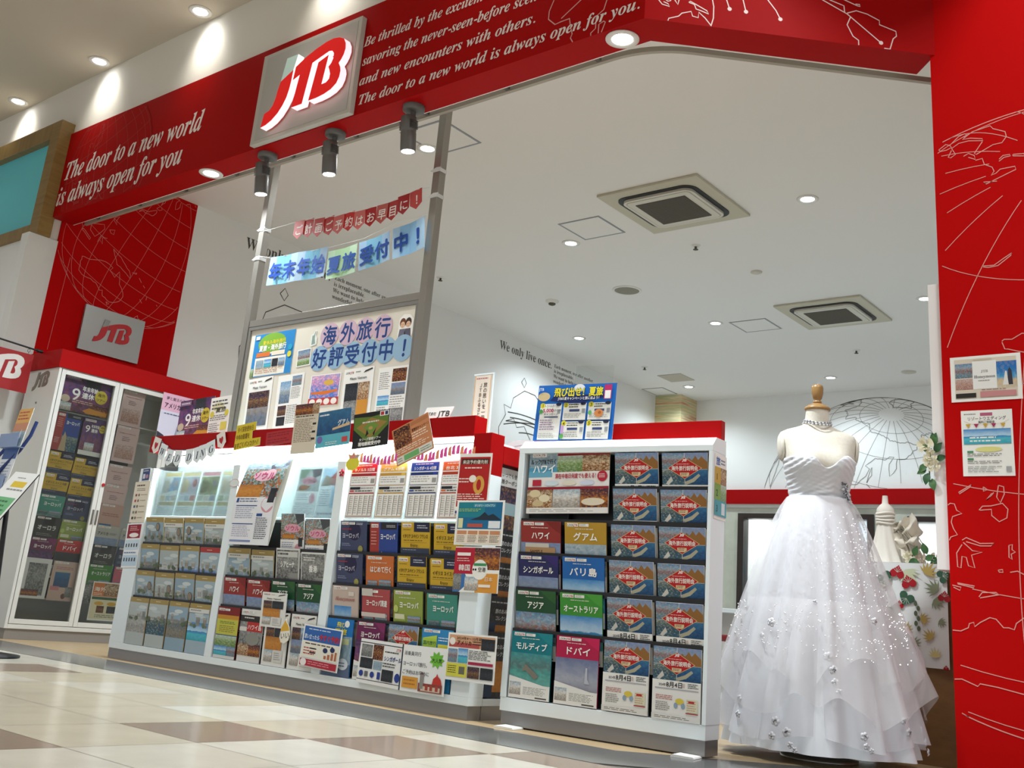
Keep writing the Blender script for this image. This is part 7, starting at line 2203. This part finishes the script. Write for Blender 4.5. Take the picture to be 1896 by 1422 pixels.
# ---------------------------------------------------------------- things farther inside the shop
def chair(loc, rz, lab):
    t = thing('counter_chair', loc, lab, 'chair', 'red chairs inside the shop', rz)
    RC = mat('#8f1216', .5)
    b = MB()
    b.box(-.22, .22, -.22, .22, .43, .49, RC)
    b.build('seat', t, bevel=.02)
    b = MB()
    b.box(-.22, .22, .19, .235, .52, .85, RC)
    b.build('backrest', t, bevel=.015)
    for sx in (-.19, .19):
        for sy in (-.19, .20):
            b = MB()
            b.tube([(sx, sy, 0), (sx * .96, sy * .98, .43 if sy < 0 else .56)], .014, STEEL, 10)
            b.build('leg', t)
    return t


chair((-4.77, 9.0, 0), PI, 'red chair whose back shows left of the dress, beside the brochure unit')
chair((-4.16, 9.35, 0), PI, 'red chair farther back, partly behind the wedding dress')
t = thing('service_desk', (-4.3, 9.95, 0), 'white service desk behind the red chairs', 'desk')
b = MB()
b.box(-.9, .9, -.3, .3, .70, .74, WHITE)
b.build('top', t, bevel=.004)
b = MB()
b.box(-.86, .86, -.1, -.07, .0, .70, mat('#d9d6cf', .5))
b.build('modesty_panel', t)
for sx in (-.84, .84):
    b = MB()
    b.box(sx - .03, sx + .03, -.27, .27, 0, .70, WHITE)
    b.build('leg', t)
note('poster', 'blue sea travel poster seen through the dark framed window', 'poster', [('P', 0, 0, 100, 100, 'sea'), ('P', 0, 60, 60, 100, 'green'), ('L', 10, 10, 80, 30, 4, '#e3e6ea')], .62, .86, (-6.05, YB + .992, 1.72), 0, 0)
note('poster', 'bright blue poster with a figure in the right part of the dark framed window', 'poster', [('R', 0, 0, 100, 100, '#cfdfec'), ('G', [(30, 20), (70, 20), (62, 60), (54, 84), (46, 84), (38, 60)], '#1f62c8'), ('R', 0, 0, 100, 18, '#3a3040')], .5, .9, (-5.3, YB + .992, 1.75), 0, 0)
b = MB()
b.box(-.025, .025, -.02, .02, 0, 1.35, mat('#1c3f86', .4))
tag(b.build('banner_stand', loc=(-6.66, YB + .8, .002), bevel=.002), 'slim dark blue upright pole behind the dark framed window', 'stand')
note('notice', 'small white notice with a red label beside the dark framed window', 'notice', [('E', 50, 84, 22, 9, '#2f5f5a'), ('R', 16, 52, 86, 70, '#b3303c'), ('L', 14, 8, 86, 44, 5, '#b9b7b0')], .34, .70, (-4.70, YB - .004, 1.72), 0, 0)
# dark bronze ornament beside the garland
t = thing('ornament', (-1.484, 5.26, .8605), 'dark grey feathery ornament at the right end of the counter', 'ornament')
DK = mat('#3b3d42', .5)
b = MB()
b.lathe([(.035, 0), (.045, .03), (.028, .07), (.030, .09)], mat('#57524c', .5), 20)
b.build('vase', t)
for k in range(16):
    b = MB()
    leaf(b, (rnd.uniform(-.02, .02), rnd.uniform(-.02, .02), .09 + rnd.random() * .03), .07, rnd.uniform(.2, 2.9), DK)
    b.build('plume', t)

# ---------------------------------------------------------------- leaflet stands at the left edge
t = thing('leaflet_stand', (-7.06, 3.30, 0), 'blue tubular leaflet stand at the left edge of the photo', 'stand')
BLU = mat('#1f3570', .35)
for sx in (-.24, .0):
    b = MB()
    b.tube([(sx + .10, .12, 1.46), (sx + .095, .10, 1.36), (sx + .07, .06, 1.25), (sx - .06, .01, 1.10), (sx - .17, -.01, .98), (sx - .20, .0, .80), (sx - .20, .12, .012)], .012, BLU, 12)
    b.build('upright', t)
    b = MB()
    b.tube([(sx - .20, -.20, .012), (sx - .20, .22, .012)], .012, BLU, 12)
    b.build('foot', t)
for z in (1.30, 1.02):
    b = MB()
    q = .0 if z > 1.2 else -.08
    b.box(q - .13, q + .13, .0, .004, z - .03, z + .06, mat('#7f93b8', .3))
    b.box(q - .13, q + .13, .0, .06, z - .034, z - .03, mat('#7f93b8', .3))
    b.build('pocket', t)
note('flyer', 'orange topped flyer in the upper pocket of the blue leaflet stand', 'flyer', [('R', 0, 62, 100, 100, '#d9a85a'), ('L', 8, 68, 90, 94, 3, '#b5443a'), ('R', 0, 40, 100, 62, '#c98a6a'), ('P', 0, 0, 100, 40, 'ice'), ('G', [(52, 0), (66, 46), (80, 0)], '#e9ecee')], .19, .27, (-6.995, 3.335, 1.405), 0, 0, None, '#e3d9c4', .004, tilt=-8)
note('flyer', 'pale blue flyer in the lower pocket of the blue leaflet stand', 'flyer', [('R', 0, 70, 100, 100, '#4a6aa8'), ('L', 8, 20, 90, 64, 6, '#a3abb8')], .20, .28, (-7.075, 3.33, 1.135), 0, 0, None, '#d9dde4', .004, tilt=-8)
t = thing('sign_stand', (-5.97, 2.84, 0), 'tilted white notice panel with green block on a stand at the left edge', 'sign')
b = MB()
b.tube([(0, .10, .01), (0, .03, .80)], .014, BLACK, 12)
b.lathe([(.17, .0), (.17, .012), (.02, .03)], BLACK, 28, (0, .10, 0))
b.build('post', t)
b = MB()
me_ = sheet(.285, .40, [('L', 30, 88, 70, 92, 1, '#8a8a86'), ('R', 28, 74, 84, 84, '#d9b93a'), ('L', 24, 66, 90, 72, 1, '#8a8a86'), ('R', 6, 26, 92, 56, '#6fae7a'), ('L', 12, 30, 84, 52, 3, '#3a6a44'), ('L', 12, 6, 80, 20, 3, '#9a9a96')], '#e6e6e2', .006, '#22242a')
o = me_.build('panel', t, (0, .0, .84), (math.radians(-30), math.radians(4), 0))

b = MB()
b.T = Matrix.Rotation(PI / 2, 4, 'Y')
b.lathe([(.013, -.003), (.013, .003), (.010, .005)], mat('#b01a24', .4), 20)
tag(b.build('magnet', loc=(CX + .004, 4.312, 1.165)), 'round red magnet on the middle door of the glass cabinet', 'magnet')
b = MB()
b.grid([[(-.02 * math.sin(f * PI / 8), -.26 + .52 * f / 8, g * .085 * math.sin(PI * (.12 + .76 * f / 8)) / 3) for f in range(9)] for g in range(4)], tulle('frosted_sheet', '#ddd6d8', .55))
tag(b.build('plastic_sheet', loc=(-3.215, 4.22, 1.2525)), 'frosted curved plastic sheet standing on the red top of the end rack', 'plastic sheet')
